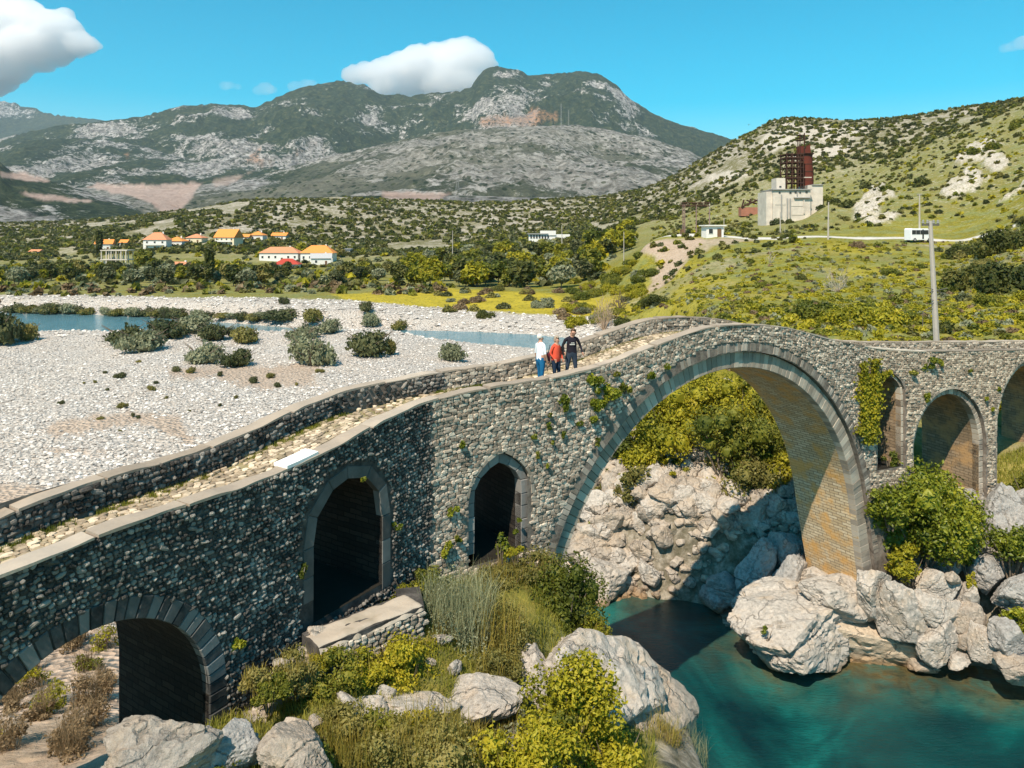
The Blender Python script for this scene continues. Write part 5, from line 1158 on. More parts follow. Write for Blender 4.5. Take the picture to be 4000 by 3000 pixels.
for row in range(12):
    x = rng.uniform(0, .1)
    while x < Lw - .05:
        w_ = rng.uniform(.12, .26); p = A_ + t_ * (x + w_ / 2); x += w_
        items.append((int(rng.integers(6)), np.c_[T, N, [0, 0, 1]] * np.array([w_ * .95, .12, .13 * rng.uniform(.8, 1.1)]), np.array([p[0] - loc[0], p[1] - loc[1], -.3 + row * .12 + rng.uniform(-.015, .015)]) + N * .0))
for it in items:
    key = ('lw', it[0])
    if key not in BC: BC[key] = mkmesh('stone', SBR[it[0]][0], SBR[it[0]][1], STONE_M)
    o = add('stone', BC[key], lw); M, p = it[1], it[2]; o.matrix_local = Matrix([[*M[0], p[0]], [*M[1], p[1]], [*M[2], p[2]], [0, 0, 0, 1]])

for i_ in range(26):
    u = rng.uniform(-80, 420); Y = rng.uniform(16.8, 28); X = (u - 2000) / FPX * Y; W_ = rng.uniform(.4, .8)
    V, F = crown_scaled(860 + i_, 7, 700, .05, (W_, W_, W_ * .7), core=False); t_ = thing('shrub', '%s shrub seen through the first arch, %s' % (['dry brown', 'twiggy pinkish', 'yellow green'][i_ % 3], area(u, Y, ['at the frame edge', 'in its middle', 'close to its dark vault'], (80, 250)) + (' in front' if Y < 20 else ' further back')), 'shrub', (X, Y, gh(X, Y)), 0, 'dry shrubs behind the first arch')
    add('foliage', mkmesh('foliage', V + [0, 0, W_ * .4], F, [LB, LB, LY][i_ % 3]), t_); a = np.linspace(0, 6.28, 160); grass_mesh('twig', np.c_[np.cos(a) * W_ * .5 * rng.random(160), np.sin(a) * W_ * .5 * rng.random(160), 0 * a], W_ * 1.3, .005, LB, i_, .9, parent=t_)
# ---- willows and shrubs on the gravel bar
WIL = []
for q in range(6): V, F = crown(900 + q, 14, 1500, .07, (1, .85, .62), (.24, .42), hemi=True); WIL.append([mkmesh('foliage', V, F, mt) for mt in (LS, LM, LO)])
STM = []
for q in range(3):
    m = MB(); r = np.random.default_rng(50 + q)
    for b in range(9):
        a = r.uniform(0, 6.28); e = np.array([cos(a) * .75, sin(a) * .65, r.uniform(.25, .55)]); m.tube([(cos(a) * .06, sin(a) * .06, -.15), e * .5 + [0, 0, .05], e], [.022, .016, .006], 5)
    STM.append(m.mesh('stem', BARK))
def willow(u, v, w, h, label, k=0, c=0, group=None, sink=0, Y=None, name='willow_bush', cat='bush'):
    p = drop(u, v, 22) if Y is None else np.array([(u - 2000) / FPX * Y, Y, gh((u - 2000) / FPX * Y, Y)])
    Y = p[1]; W_, H_ = w / FPX * Y / 2, h / FPX * Y
    t_ = thing(name, label, cat, (p[0], p[1], p[2] - sink), 0, group); sc = (W_ * 1.1, W_ * .95, H_ * 1.2)
    add('foliage', WIL[k % 6][c], t_, (0, 0, H_ * .2), (0, 0, k * 1.1), sc); add('stem', STM[k % 3], t_, (0, 0, H_ * .1), (0, 0, k), sc); return t_
wl_ = [(485, 1345, 200, 105, 'leftmost dark green willow bush on the gravel bar', 1), (560, 1375, 230, 120, 'rounded silvery willow bush in front of the left cluster', 0), (640, 1320, 260, 100, 'broad green willow bush in the middle of the left cluster', 1), (760, 1300, 220, 90, 'pale willow bush at the back of the left cluster beside the river', 0),
       (850, 1330, 200, 90, 'green willow bush at the right of the left cluster', 1), (960, 1345, 170, 90, 'yellowish willow bush trailing off the left cluster', 2), (790, 1420, 190, 115, 'silvery willow bush standing in front left of the twiggy one', 0), (930, 1430, 190, 100, 'twiggy willow bush with visible stems in the middle of the bar', 1),
       (1215, 1430, 250, 160, 'large round silver green willow in the centre of the gravel bar', 0), (1440, 1390, 240, 130, 'dense green willow right of the large round one', 1), (1530, 1385, 80, 90, 'small olive willow leaning against the dense green one', 2), (1770, 1410, 155, 100, 'lone pale willow bush near the bridge parapet left of the people', 0),
       (1180, 1330, 180, 80, 'pale willow behind the large round one', 0), (1290, 1300, 150, 80, 'grey willow at the river edge behind the large round one', 0), (645, 1250, 60, 70, 'small dark bush at the water behind the left cluster', 1), (1100, 1260, 200, 60, 'green bushes on the far river edge, left of centre', 1),
       (1230, 1260, 140, 80, 'olive bush on the far bank above the round willow', 2), (1450, 1280, 100, 80, 'silver bush on the far bank left of the pale cobble bank', 0), (1560, 1290, 90, 55, 'dry pinkish bush on the edge of the far cobble bank', 2), (1430, 1220, 100, 60, 'dark low bush on the far cobble slope', 1),
       (1110, 1190, 50, 45, 'small bush on top of the far cobble slope', 1)]
for i_, (u, v, w, h, lb, c) in enumerate(wl_): willow(u, v, w, h, lb, i_, c)
for i_ in range(26):
    u = 60 + i_ * 42 + rng.uniform(-15, 15); willow(u, 1222 + (u - 60) * .035, rng.uniform(70, 130), rng.uniform(28, 60), '%s bush in the far river edge row, %s' % (['green', 'olive', 'silvery'][i_ % 3], ['left end by the rapids', 'left of the dark bush', 'behind the left willow cluster', 'behind the large round willow'][min(3, i_ // 7)]), i_, [1, 2, 0][i_ % 3], 'bushes along the far river edge')
for i_, (u, v, w, h) in enumerate([(540, 1420, 30, 12), (470, 1480, 60, 30), (370, 1500, 26, 14), (420, 1530, 22, 12), (480, 1600, 60, 30), (520, 1630, 24, 20), (390, 1640, 40, 14), (240, 1580, 40, 20), (590, 1530, 50, 24), (990, 1500, 50, 30), (1060, 1480, 60, 24), (1085, 1515, 44, 24), (920, 1560, 26, 16), (860, 1590, 24, 16), (470, 1690, 20, 14), (540, 1640, 26, 16), (1160, 1510, 24, 16), (690, 1455, 50, 28), (745, 1460, 50, 28), (860, 1470, 40, 24), (1250, 1460, 44, 20), (410, 1460, 26, 12), (330, 1500, 20, 10), (610, 1500, 30, 14), (650, 1560, 24, 12), (450, 1550, 16, 10), (740, 1610, 16, 10)]):
    willow(u, v, w, h * 1.2, ['low dry tuft growing on the gravel bar', 'small green tuft growing on the gravel bar'][i_ % 2], i_, [2, 1][i_ % 2], ['dry tufts on the gravel bar', 'green tufts on the gravel bar'][i_ % 2], name='shrub', cat='shrub')
p = drop(30, 1345, 22); willow(-10, 1345, 260, 190, 'dark tree mass at the left edge of the photo beside the river', 2, 1); willow(110, 1330, 110, 90, 'brownish bush next to the dark tree at the left edge', 3, 2)

# ---- trees and shrubs further off
TREE = []; tb = [(LG, 0), (LD, 1), (LM, 2), (LY, 3), (LS, 4), (LO, 5)]
for q in range(18):
    mt = tb[q % 6][0]; r = np.random.default_rng(1200 + q)
    V, F = crown(1300 + q, 14, 1000, .09, (.42, .42, .40), (.30, .50)); k = MB(); T_ = trunk_mb(.4, .025, q)
    V = V + [0, 0, .55]; tv = np.vstack(T_.V); n0 = len(V); Fq = [F[0], F[1]]; mi = [0] * (len(F[0]) + len(F[1])); tq = np.vstack(T_.Q) + n0; tt = np.vstack(T_.T) + n0
    TREE.append(mkmesh('tree', np.vstack([V, tv]), [F[0], F[1], tq, tt], [mt, BARK], midx=mi + [1] * (len(tq) + len(tt))))
POP = []
for q in range(3): V, F = crown(1400 + q, 16, 700, .08, (.13, .13, .48), (.3, .45), spread=.85); POP.append(mkmesh('crown', V + [0, 0, .52], F, LD))
SHR = []
for q in range(12):
    V, F = crown(1500 + q, 11, 1100, .085, (.5, .5, .46), (.34, .52), hemi=True); SHR.append(mkmesh('shrub', V, F, [LG, LD, LM, LY, LO, LS, LG, LB, LD, LY, LG, LO][q]))
SHB = []
for q in range(6): V, F = crown(1560 + q, 26, 5200, .034, (.5, .5, .46), (.18, .34), hemi=True, spread=.8); SHB.append([mkmesh('shrub', V, F, mt) for mt in (LD, LG, LY, LO, LB, LS)])
cnt = {'tree': 0, 'shrub': 0}
mass = []
def tree(u, Y, h, k, label, group, w=1.0):
    X = (u - 2000) / FPX * Y; z = gh(X, Y)
    o = add('tree', TREE[k % 18], None, (X, Y, z - .05 * h), (0, 0, rng.uniform(0, 6.28)), (h * w, h * w, h)); o['label'] = label; o['category'] = 'tree'
    if group: o['group'] = group
    cnt['tree'] += 1; return o
def shrub(u, Y, h, k, label, group, w=1.0):
    X = (u - 2000) / FPX * Y; z = gh(X, Y)
    me = SHR[k % 12] if h < 2.3 or Y > 180 else SHB[int(rng.integers(6))][{0: 1, 1: 0, 2: 0, 3: 2, 4: 3, 5: 5, 6: 1, 7: 4, 8: 0, 9: 2}[k]]
    o = add('shrub', me, None, (X, Y, z - .04 * h), (0, 0, rng.uniform(0, 6.28)), (h * w * 1.3, h * w * 1.3, h * 1.5)); o['label'] = label; o['category'] = 'shrub'
    if group: o['group'] = group
    cnt['shrub'] += 1; return o
# colour index: 0 green 1 dark 2 muted 3 yellow 4 silver 5 olive ; variants k = colour + 6*n
def szn(h, a, b): return 'small' if h < a else ('tall' if h > b else 'mid sized')
def pick(c): return c + 6 * int(rng.integers(3))
colnames = ['green', 'dark green', 'muted green', 'yellow green', 'silvery', 'olive']
for q in range(150):    # woods between the river plain and the village
    u = rng.uniform(-150, 1650); Y = rng.uniform(195, 300); c = int(rng.choice([0, 1, 1, 2, 2, 3, 5, 4]))
    if 900 < u < 1350 and Y > 230 and rng.random() < .75: continue
    if 1120 < u < 1330 and Y < 250 and rng.random() < .8: continue
    h = rng.uniform(3.6, 6.6)
    tree(u, Y, h, pick(c), '%s %s tree %s valley wood, %s' % (szn(h, 4.6, 5.7), colnames[c], ['in the front', 'in mid', 'in the back'][int(Y > 225) + int(Y > 262)], area(u, Y, ['at the left frame edge', 'below the bare concrete frame', 'below the yellow gabled house', 'below the long white house', 'right of the long white house'], (250, 620, 980, 1340))), colnames[c] + ' trees below the village', 1.15)
for q in range(170):    # denser wood at the centre
    u = rng.uniform(1600, 2480); Y = rng.uniform(185, 400); c = int(rng.choice([0, 0, 3, 3, 1, 2, 4]))
    if u > 2330 and 175 < Y < 230: continue
    if 2020 < u < 2260 and 330 < Y < 400: continue
    h = rng.uniform(5, 9)
    tree(u, Y, h, pick(c), '%s %s tree %s, %s' % (szn(h, 6.3, 7.8), colnames[c], ['in front of the central wood', 'amid the central wood', 'behind the central wood'][int(Y > 250) + int(Y > 320)], area(u, Y, ['at its left end', 'left of the white ruin', 'below the white ruin', 'next to the embankment'], (1800, 2020, 2250))), colnames[c] + ' trees left of the road terrace', 1.15)
for q in range(150):
    u = rng.uniform(-150, 1750); Y = rng.uniform(170, 192); c = int(rng.choice([7, 4, 7, 10, 5]))
    mass.append((u, Y, rng.uniform(1.2, 2.6), c))
for (u, v, Y, h, c) in [(2150, 860, 330, 9, 4), (830, 1010, 260, 7, 3), (1560, 1080, 200, 7, 1), (1010, 1090, 205, 6, 1), (1180, 930, 400, 9, 3), (1330, 940, 400, 8, 5), (2340, 905, 260, 12, 0), (2390, 920, 250, 10, 3), (560, 1000, 300, 10, 0)]:
    tree(u, Y, h, pick(c), 'taller %s tree standing out at column %s of the valley' % (colnames[c], 'left' if u < 1500 else 'middle'), 'taller valley trees')
for (u, Y, h, lb) in [(815, 205, 10, 'tall slim poplar before the long white house'), (385, 400, 14, 'dark pointed cypress left of the village houses')]:
    X = (u - 2000) / FPX * Y; t_ = thing('poplar_tree', lb, 'tree', (X, Y, gh(X, Y))); add('crown', POP[0], t_, None, None, h); m = trunk_mb(.5, .012, 3, 2, .02).mesh('trunk', BARKP); add('trunk', m, t_, None, None, h)
# right bank and hillside
named_r = [(2440, 120, 3.0, 1, 'dark round bush on the meadow edge below the embankment'), (2560, 128, 4.0, 1, 'dark bush at the foot of the bare earth slide'), (2740, 76, 3.2, 6, 'rounded dark bush left of the bridge crown'), (2580, 84, 2.6, 4, 'reddish olive bush near the bridge crown'), (3200, 68, 3.6, 0, 'green bush above the parapet right of the bridge crown'), (3420, 62, 3.8, 3, 'large yellow green bush behind the parapet'),
           (3300, 63, 3.4, 9, 'leafy yellow bush just behind the parapet dip'), (3550, 64, 2.4, 0, 'green bush left of the concrete pole'), (3820, 95, 6.2, 1, 'big dark evergreen bush right of the concrete pole'), (3950, 88, 6.5, 8, 'dark bush mass at the right edge of the slope'), (3750, 132, 4.0, 1, 'dark bush on the terrace right of the minibus'), (3940, 120, 7.0, 8, 'largest dark thicket at the right edge above the pole'),
           (3480, 118, 2.6, 0, 'bush in the grass left of the concrete pole top'), (3350, 148, 2.6, 7, 'brown bush below the road left of the minibus'), (2480, 110, 3.2, 5, 'silver bush where the meadow meets the embankment'), (2330, 133, 2.4, 5, 'grey bush on the yellow meadow'), (2200, 137, 2.2, 7, 'dry grey bush beside the cobble bank'), (2100, 150, 2.6, 5, 'pale grey bush behind the meadow')]
for u, Y, h, k, lb in named_r: shrub(u, Y, h, k, lb, None, 1.1)
for q in range(100):
    u = rng.uniform(2380, 4150); Y = rng.uniform(58, 152); k = int(rng.choice([0, 1, 3, 4, 9, 6, 3, 0, 2]))
    X = (u - 2000) / FPX * Y
    if 2500 < u < 2800 and Y > 140: continue
    if rng.random() < .3 and u > 3300: u = rng.uniform(3650, 4150)
    h = rng.uniform(.7, 2.0) * (1 + (u > 3700) * .6); wh = ' %s, %s' % (['just behind the parapet', 'halfway to the road', 'close below the road'][int(Y > 85) + int(Y > 118)], area(u, Y, ['near the embankment', 'behind the bridge crown', 'left of the concrete pole', 'right of the concrete pole'], (2700, 3150, 3640)))
    shrub(u, Y, h, k, szn(h, 1.1, 1.8) + ' ' + ['green shrub', 'dark green shrub', 'muted shrub', 'yellow green shrub', 'olive shrub', '', 'leafy green shrub', '', 'dark shrub', 'bright yellow shrub'][k] + wh, ['green', 'dark', 'muted', 'yellow', 'olive', '', 'leafy', '', 'dark', 'bright'][k] + ' shrubs on the slope')
for q in range(46):     # dense green on the embankment flank
    u = rng.uniform(2230, 2560); Y = rng.uniform(128, 182); h = rng.uniform(2, 3.4); c = int(rng.choice([0, 3, 9, 6])); shrub(u, Y, h, c, '%s %s bush on the embankment flank, %s' % (szn(h, 2.4, 3.0), ['green', '', '', 'yellow', '', '', 'leafy', '', '', 'bright'][c], ['at its foot', 'halfway up', 'near its top'][int(Y > 145) + int(Y > 163)]), 'bushes on the embankment flank', 1.2)
for q in range(40):
    u = rng.uniform(1700, 2500); Y = rng.uniform(140, 185); h = rng.uniform(1.2, 2.8); c = int(rng.choice([5, 7, 2, 4])); shrub(u, Y, h, c, '%s %s shrub %s the yellow meadow, %s' % (szn(h, 1.7, 2.3), {5: 'silver', 7: 'brown', 2: 'muted', 4: 'olive'}[c], 'before' if Y < 160 else 'behind', area(u, Y, ['left end', 'middle', 'right end'], (1950, 2230))), 'shrubs round the yellow meadow', 1.2)
for q in range(40):
    u = rng.uniform(2600, 4100); Y = rng.uniform(225, 420); h = rng.uniform(1.8, 4.0) + (u > 3250) * 1.2; c = int(rng.choice([1, 8, 0, 2, 6])); shrub(u, Y, h, c, '%s %s shrub %s on the stony hill, %s' % (szn(h, 2.8, 3.9), {1: 'dark', 8: 'blackish', 0: 'green', 2: 'muted', 6: 'leafy'}[c], ['low', 'halfway up', 'high up'][int(Y > 285) + int(Y > 350)], area(u, Y, ['left of the rusty kiln', 'right of the rusty kiln', 'above the minibus', 'at the right frame edge'], (3100, 3400, 3700))), 'shrubs on the stony hillside', 1.1)
# skyline bushes
for u in (3055, 3110, 3175, 3185, 3325, 3425, 3470, 3500, 3560, 3590, 3780, 3840, 3850, 3870):
    p = drop(u, np.interp(u, [2900, 3050, 3170, 3450, 3600, 3800, 4000], [560, 482, 482, 480, 452, 408, 398]) + 8, 300); o = add('shrub', SHR[1], None, tuple(p - [0, 0, .5]), (0, 0, u), (4.5, 4.5, 5.5)); o['label'] = 'small dark bush on the skyline of the right hill'; o['category'] = 'shrub'; o['group'] = 'bushes on the right skyline'
# scrub past counting: one mass
for q in range(12000):
    Y = exp(rng.uniform(log(400), log(890))); u = rng.uniform(-200, 4200)
    if vn(np.array([[u / 130, log(Y) * 9, 0]]), 91)[0] < -.55: continue
    mass.append((u, Y, rng.uniform(1.4, 3.2) * (1 if u > 2500 else 1.25), int(rng.choice([1, 8, 2, 2, 0, 4]))))
for q in range(1500):
    Y = rng.uniform(150, 400); u = rng.uniform(2550, 4200)
    if 3150 < u < 3900 and Y < 190: continue
    if 2960 < u < 3230 and 215 < Y < 262: continue
    mass.append((u, Y, rng.uniform(.6, 1.7), int(rng.choice([1, 4, 2, 0, 4, 3]))))
for q in range(3800):
    Y = exp(rng.uniform(log(44), log(155))); u = rng.uniform(2400, 4200)
    if Zs(0, Y) and (u - 2000) / FPX * Y < 14 and Y < 60: continue
    mass.append((u, Y, rng.uniform(.3, 1.0), int(rng.choice([3, 4, 9, 0, 3, 5, 7, 9, 0]))))
for q in range(900):
    Y = rng.uniform(190, 430); u = rng.uniform(-150, 2400); mass.append((u, Y, rng.uniform(1.2, 3.2), int(rng.choice([2, 2, 4, 0, 3, 5]))))
LOW = {}
for k in range(12):
    LOW[k] = [crown(1700 + k * 3 + j_, 4, 34, .40, (.5, .5, .45), (.36, .55), core=False, hemi=True) for j_ in range(2)]
LOWN = {k: [crown(1800 + k * 3 + j_, 6, 90, .17, (.55, .55, .42), (.30, .5), core=True, hemi=True) for j_ in range(2)] for k in range(12)}
mats_m = [LG, LD, LM, LY, LO, LS, LG, LB, LD, LY, LG, LO]
for mt in {id(m_): m_ for m_ in mats_m}.values():
    Vs = []; Qs = []; Ts = []; n0 = 0
    for (u, Y, h, k) in mass:
        if mats_m[k] is not mt: continue
        V, F = (LOWN if Y < 156 else LOW)[k][int(rng.integers(2))]; X = (u - 2000) / FPX * Y; a = rng.uniform(0, 6.28); z = gh(X, Y)
        if z < WATER_Z(Y) + .1: continue
        R_ = np.array([[cos(a), -sin(a), 0], [sin(a), cos(a), 0], [0, 0, 1]]); V2 = (V * [h * 1.4, h * 1.4, h * 1.5]) @ R_.T + [X, Y, z - .03 * h]
        Vs.append(V2); Qs.append(F[0] + n0); (Ts.append(F[1] + n0) if len(F) > 1 else None); n0 += len(V2)
    if Vs: obj('undergrowth', np.vstack(Vs), [np.vstack(Qs)] + ([np.vstack(Ts)] if Ts else []), mt, kind='stuff')

# ------------------------------------------------------------ village, factory ruin, poles
WHITE = plain('white_wall', (.72, .70, .65), .85, .2, .08, .6); CREAM = plain('cream_wall', (.68, .60, .42), .85, .2, .08, .6); CONC = plain('weathered_concrete', (.56, .50, .43), .9, .1, .42, .45)
CONCG = plain('grey_concrete', (.30, .295, .28), .9, .1, .2, .5); GLASS = plain('dark_window', (.03, .035, .04), .15, .5, .2, 1); WOOD = plain('door_wood', (.16, .09, .05), .7, .2, .2, 2)
def roofmat(name, c):
    t = NT(name); w = t.n('ShaderNodeTexWave', i_Scale=2.2, i_Distortion=.4); t.l(t.coord(), w.inputs[0]); n = t.noise(2.5, 5, .7)
    col = t.mix(n, tuple(k * .7 for k in c), tuple(min(.9, k * 1.25) for k in c)); return t.finish(col, .85, t.bump(w.outputs[1], .3, .05), .2)
RO = roofmat('roof_orange', (.72, .27, .07)); RR = roofmat('roof_red', (.42, .06, .04)); RT = roofmat('roof_terracotta', (.60, .25, .13)); RG = roofmat('roof_grey', (.42, .42, .42))
def roof_part(kind, w, d, h, z, over, mat, parent, x=0, y=0):
    W_, D_ = w / 2 + over, d / 2 + over
    if kind == 'hip':
        k = min(W_, D_) * .95; rx = max(W_ - k, .01); V = [(-W_, -D_, 0), (W_, -D_, 0), (W_, D_, 0), (-W_, D_, 0), (-rx, 0, h), (rx, 0, h)]; F4 = [(0, 1, 5, 4), (2, 3, 4, 5)]; F3 = [(1, 2, 5), (3, 0, 4)]
    elif kind == 'gable':
        V = [(-W_, -D_, 0), (W_, -D_, 0), (W_, D_, 0), (-W_, D_, 0), (-W_, 0, h), (W_, 0, h)]; F4 = [(0, 1, 5, 4), (2, 3, 4, 5)]; F3 = [(1, 2, 5), (3, 0, 4)]
    else: V = [(-W_, -D_, 0), (W_, -D_, 0), (W_, D_, 0), (-W_, D_, 0), (-W_, -D_, .25), (W_, -D_, .25), (W_, D_, .25), (-W_, D_, .25)]; F4 = [(4, 5, 6, 7), (0, 1, 5, 4), (1, 2, 6, 5), (2, 3, 7, 6), (3, 0, 4, 7)]; F3 = []
    V = np.array(V, float) + [x, y, z]; F = [np.array(F4)] + ([np.array(F3)] if F3 else []); F.append(np.array([[3, 2, 1, 0]]))
    return obj('roof', V, F, mat, parent)
def house(u0, u1, vt, vb, label, kind='hip', roof=None, wall=None, rz=0.0, d=None, storeys=1, ymin=170, rf=.42, name='house', Y=None, nwin=None, cat='house'):
    uc = (u0 + u1) / 2; p = drop(uc, vb, ymin) if Y is None else np.array([(uc - 2000) / FPX * Y, Y, Zs(vb, Y)]); Y = p[1]; w = (u1 - u0) / FPX * Y * .92; H = (vb - vt) / FPX * Y; d = d or min(w, 9); rh = H * rf if kind != 'flat' else 0; wh = H - rh
    t_ = thing(name, label, cat, (p[0], p[1] + d / 2, p[2] - .2), rz)
    m = MB(); m.box((0, 0, wh / 2 - .6), (w, d, wh + 1.2)); 
    if kind == 'gable':
        for sx in (-1, 1): m.raw([(sx * w / 2, -d / 2, wh), (sx * w / 2, d / 2, wh), (sx * w / 2, 0, wh + rh * .93)], None, [[0, 1, 2]])
    m.build('wall', wall or WHITE, t_); rp = roof_part(kind, w, d, rh if kind != 'flat' else .3, wh + .02, .5, roof or RO, t_)
    if kind != 'flat' and w > 7: c = MB(); c.box((w * .22, d * .1, wh + rh * .95), (.7, .7, 1.3)); c.build('chimney', WHITE, rp)
    n = nwin or max(2, int(w / 3.2)); sh = wh / storeys
    for f_ in range(storeys):
        for i in range(n):
            x = -w / 2 + w * (i + .5) / n; c = MB()
            if f_ == 0 and i == n // 2: c.box((x, -d / 2 - .03, 1.05), (1.0, .1, 2.1)); c.build('door', WOOD, t_); continue
            c.box((x, -d / 2 - .03, f_ * sh + sh * .55), (1.15, .1, min(1.3, sh * .5))); wi = c.build('window', WHITE, t_)
            c = MB(); c.box((x, -d / 2 - .09, f_ * sh + sh * .55), (.95, .04, min(1.1, sh * .42))); c.build('pane', GLASS, wi)
    if storeys > 1: c = MB(); c.box((0, -d / 2 - .6, sh), (w * .8, 1.2, .18)); c.box((0, -d / 2 - 1.15, sh + .5), (w * .8, .06, .8)); c.build('balcony', WHITE, t_)
    return t_
house(362, 427, 934, 978, 'small white house with an orange roof farthest left of the village', 'gable', RO, WHITE, .3)
house(466, 496, 936, 966, 'tiny white house with an orange roof behind the trees at the left', 'gable', RO, WHITE)
house(112, 152, 974, 994, 'faint small white house at the far left of the valley', 'gable', RT, WHITE)
house(554, 648, 908, 978, 'two storey white house with a hipped orange roof and balconies', 'hip', RT, WHITE, .1, storeys=2)
house(645, 713, 925, 966, 'white house with a hipped orange roof next to the two storey house', 'hip', RO, WHITE)
house(722, 790, 915, 952, 'low tan roofed house between the white houses', 'hip', RT, CREAM)
house(835, 930, 896, 962, 'tall yellow gabled house with a steep bright orange roof', 'gable', RO, CREAM, -.25, storeys=2, rf=.5)
house(930, 972, 916, 944, 'low white annex right of the yellow gabled house', 'gable', RO, WHITE)
house(972, 1028, 903, 940, 'white house with a pyramid orange roof right of the annex', 'hip', RO, WHITE)
house(1056, 1118, 908, 938, 'white house with an orange roof at the right end of the village row', 'gable', RO, WHITE)
house(1006, 1170, 966, 1024, 'long white house with a terracotta roof, the left half of the pair', 'hip', RT, WHITE, 0, 9, 1, rf=.4)
house(1168, 1304, 958, 1024, 'long white house with a bright orange roof, the right half of the pair', 'hip', RO, WHITE, 0, 9, 1, rf=.45)
house(1208, 1290, 990, 1036, 'white shed with a grey sheet roof in front of the long white house', 'gable', RG, WHITE, .2, 6)
house(1063, 1165, 1010, 1050, 'small house with a dark red roof in front of the long white house', 'hip', RR, WHITE, .1, 7, rf=.55)
house(613, 745, 1022, 1052, 'low house with a wide orange hipped roof among trees', 'hip', RT, WHITE, 0, 8, rf=.55)
house(1310, 1370, 976, 1000, 'grey flat roofed building right of the long white house', 'flat', RG, CONCG, 0, 6)
house(2752, 2828, 880, 924, 'small white flat roofed hut at the edge of the road terrace', 'flat', WHITE, WHITE, .12, 3.2, Y=176, nwin=2, name='hut', cat='hut')
# white ruin in the wood
p = drop(2140, 946, 250); Yr = p[1]; sc = Yr / FPX
t_ = thing('ruined_building', 'white roofless ruined building with a row of openings in the middle wood', 'ruin', tuple(p))
m = MB(); m.box((5 * sc, 0, 14 * sc), (160 * sc, 6, 30 * sc)); m.build('wall', WHITE, t_); m = MB(); m.box((0, -1, 34 * sc), (60 * sc, 5, 18 * sc)); m.build('upper_wall', WHITE, t_)
for i in range(7): m = MB(); m.box((-66 * sc + i * 11 * sc, -3.1, 20 * sc), (6 * sc, .3, 13 * sc)); m.build('window', GLASS, t_)
m = MB(); m.box((-40 * sc, -1, 31 * sc), (80 * sc, 6, .5)); m.build('roof_slab', CONCG, t_)
# bare concrete frame
p = drop(459, 1043, 170); Yc = p[1]; sc = Yc / FPX; t_ = thing('concrete_frame', 'unfinished bare concrete frame building with open floors', 'building', tuple(p))
for z in (28, 64): m = MB(); m.box((0, 0, z * sc), (104 * sc, 60 * sc, 3.4 * sc)); m.build('floor_slab', CONC, t_)
for i in range(6):
    for y in (-27, 27): m = MB(); m.box((-48 * sc + i * 19 * sc, y * sc, 31 * sc), (3.2 * sc, 3.2 * sc, 66 * sc)); m.build('column', CONC, t_)
m = MB(); m.box((-30 * sc, 0, 12 * sc), (30 * sc, 40 * sc, 26 * sc)); m.build('wall', CONC, t_)

# factory ruin with the rusty kiln
RUST = plain('rust', (.115, .030, .020), .85, .15, .5, .5); RUSTD = plain('rust_dark', (.060, .030, .022), .9, .1, .5, .8); RUSTP = plain('rust_pale', (.23, .15, .13), .8, .2, .3, .6)
YF = 257.0; kf = YF / FPX; fo = np.array([(3110 - 2000) * kf, YF, Zs(851, YF)])
fac = thing('factory_ruin', 'abandoned pale concrete lime works with a tall rusty kiln and scaffold', 'factory', tuple(fo))
def fb(u0, u1, v0, v1, d, y, name, mat, zc=None):
    m = MB(); m.box((((u0 + u1) / 2 - 3110) * kf, y + d / 2, (851 - (v0 + v1) / 2) * kf), ((u1 - u0) * kf, d, (v1 - v0) * kf)); return m.build(name, mat, fac)
fb(3020, 3166, 743, 905, 12, 0, 'main_block', CONC); fb(2997, 3022, 748, 905, 9, 1.0, 'left_block', CONC); fb(3166, 3224, 722, 860, 10, 2, 'right_block', CONC); fb(3045, 3080, 693, 743, 5, 3, 'upper_block', CONC)
fb(3016, 3168, 738.5, 742, 13, -.6, 'roof_edge', CONCG); fb(3180, 3224, 719, 722, 10.6, 1.6, 'roof_edge', CONCG); fb(3100, 3164, 771, 774, .8, -.8, 'ledge', CONCG); fb(3112, 3115, 743, 765, .4, -.25, 'downpipe', CONCG)
for u, v, w, h in [(3087, 752, 8, 7), (3107, 751, 7, 6), (3150, 750, 8, 6), (3045, 752, 7, 6), (3125, 752, 6, 5), (3060, 727, 8, 5)]: fb(u - w / 2, u + w / 2, v - h / 2, v + h / 2, .5, (-.2 if v > 740 else 2.8), 'window', GLASS)
for u, v0, v1 in [(3075, 775, 852), (3086, 775, 852), (3140, 776, 835), (3052, 760, 850)]: fb(u - 2, u + 2, v0, v1, .6, -.35, 'pilaster', CONCG if u < 3090 else CONC)
for u0, u1, v0, v1 in [(3090, 3136, 780, 806), (3092, 3138, 812, 840), (3028, 3070, 768, 800)]: fb(u0, u1, v0, v1, .3, -.12, 'wall_panel', CONC)
m = MB(); cx, cy = (3181 - 3110) * kf, 7.5; m.lathe((cx, cy, 0), [(29 * kf, (851 - 722) * kf), (29.5 * kf, (851 - 700) * kf), (28.5 * kf, (851 - 665) * kf), (25.5 * kf, (851 - 635) * kf), (25.2 * kf, (851 - 600) * kf)], 28)
kl = m.build('kiln', RUST, fac, True)
for v in (700, 665, 635): m = MB(); m.lathe((cx, cy, (851 - v) * kf), [(28.6 * kf if v > 640 else 26 * kf, -.18), (30.0 * kf if v > 660 else 26.6 * kf, 0), (28.6 * kf if v > 640 else 26 * kf, .18)], 28); m.build('kiln_band', RUSTD, kl)
m = MB(); m.lathe((cx, cy, (851 - 604) * kf), [(25.4 * kf, 0), (25.8 * kf, 7 * kf), (32 * kf, 11 * kf), (32 * kf, 13 * kf), (.1, 13 * kf)], 28); m.build('kiln_rim', RUSTD, kl)
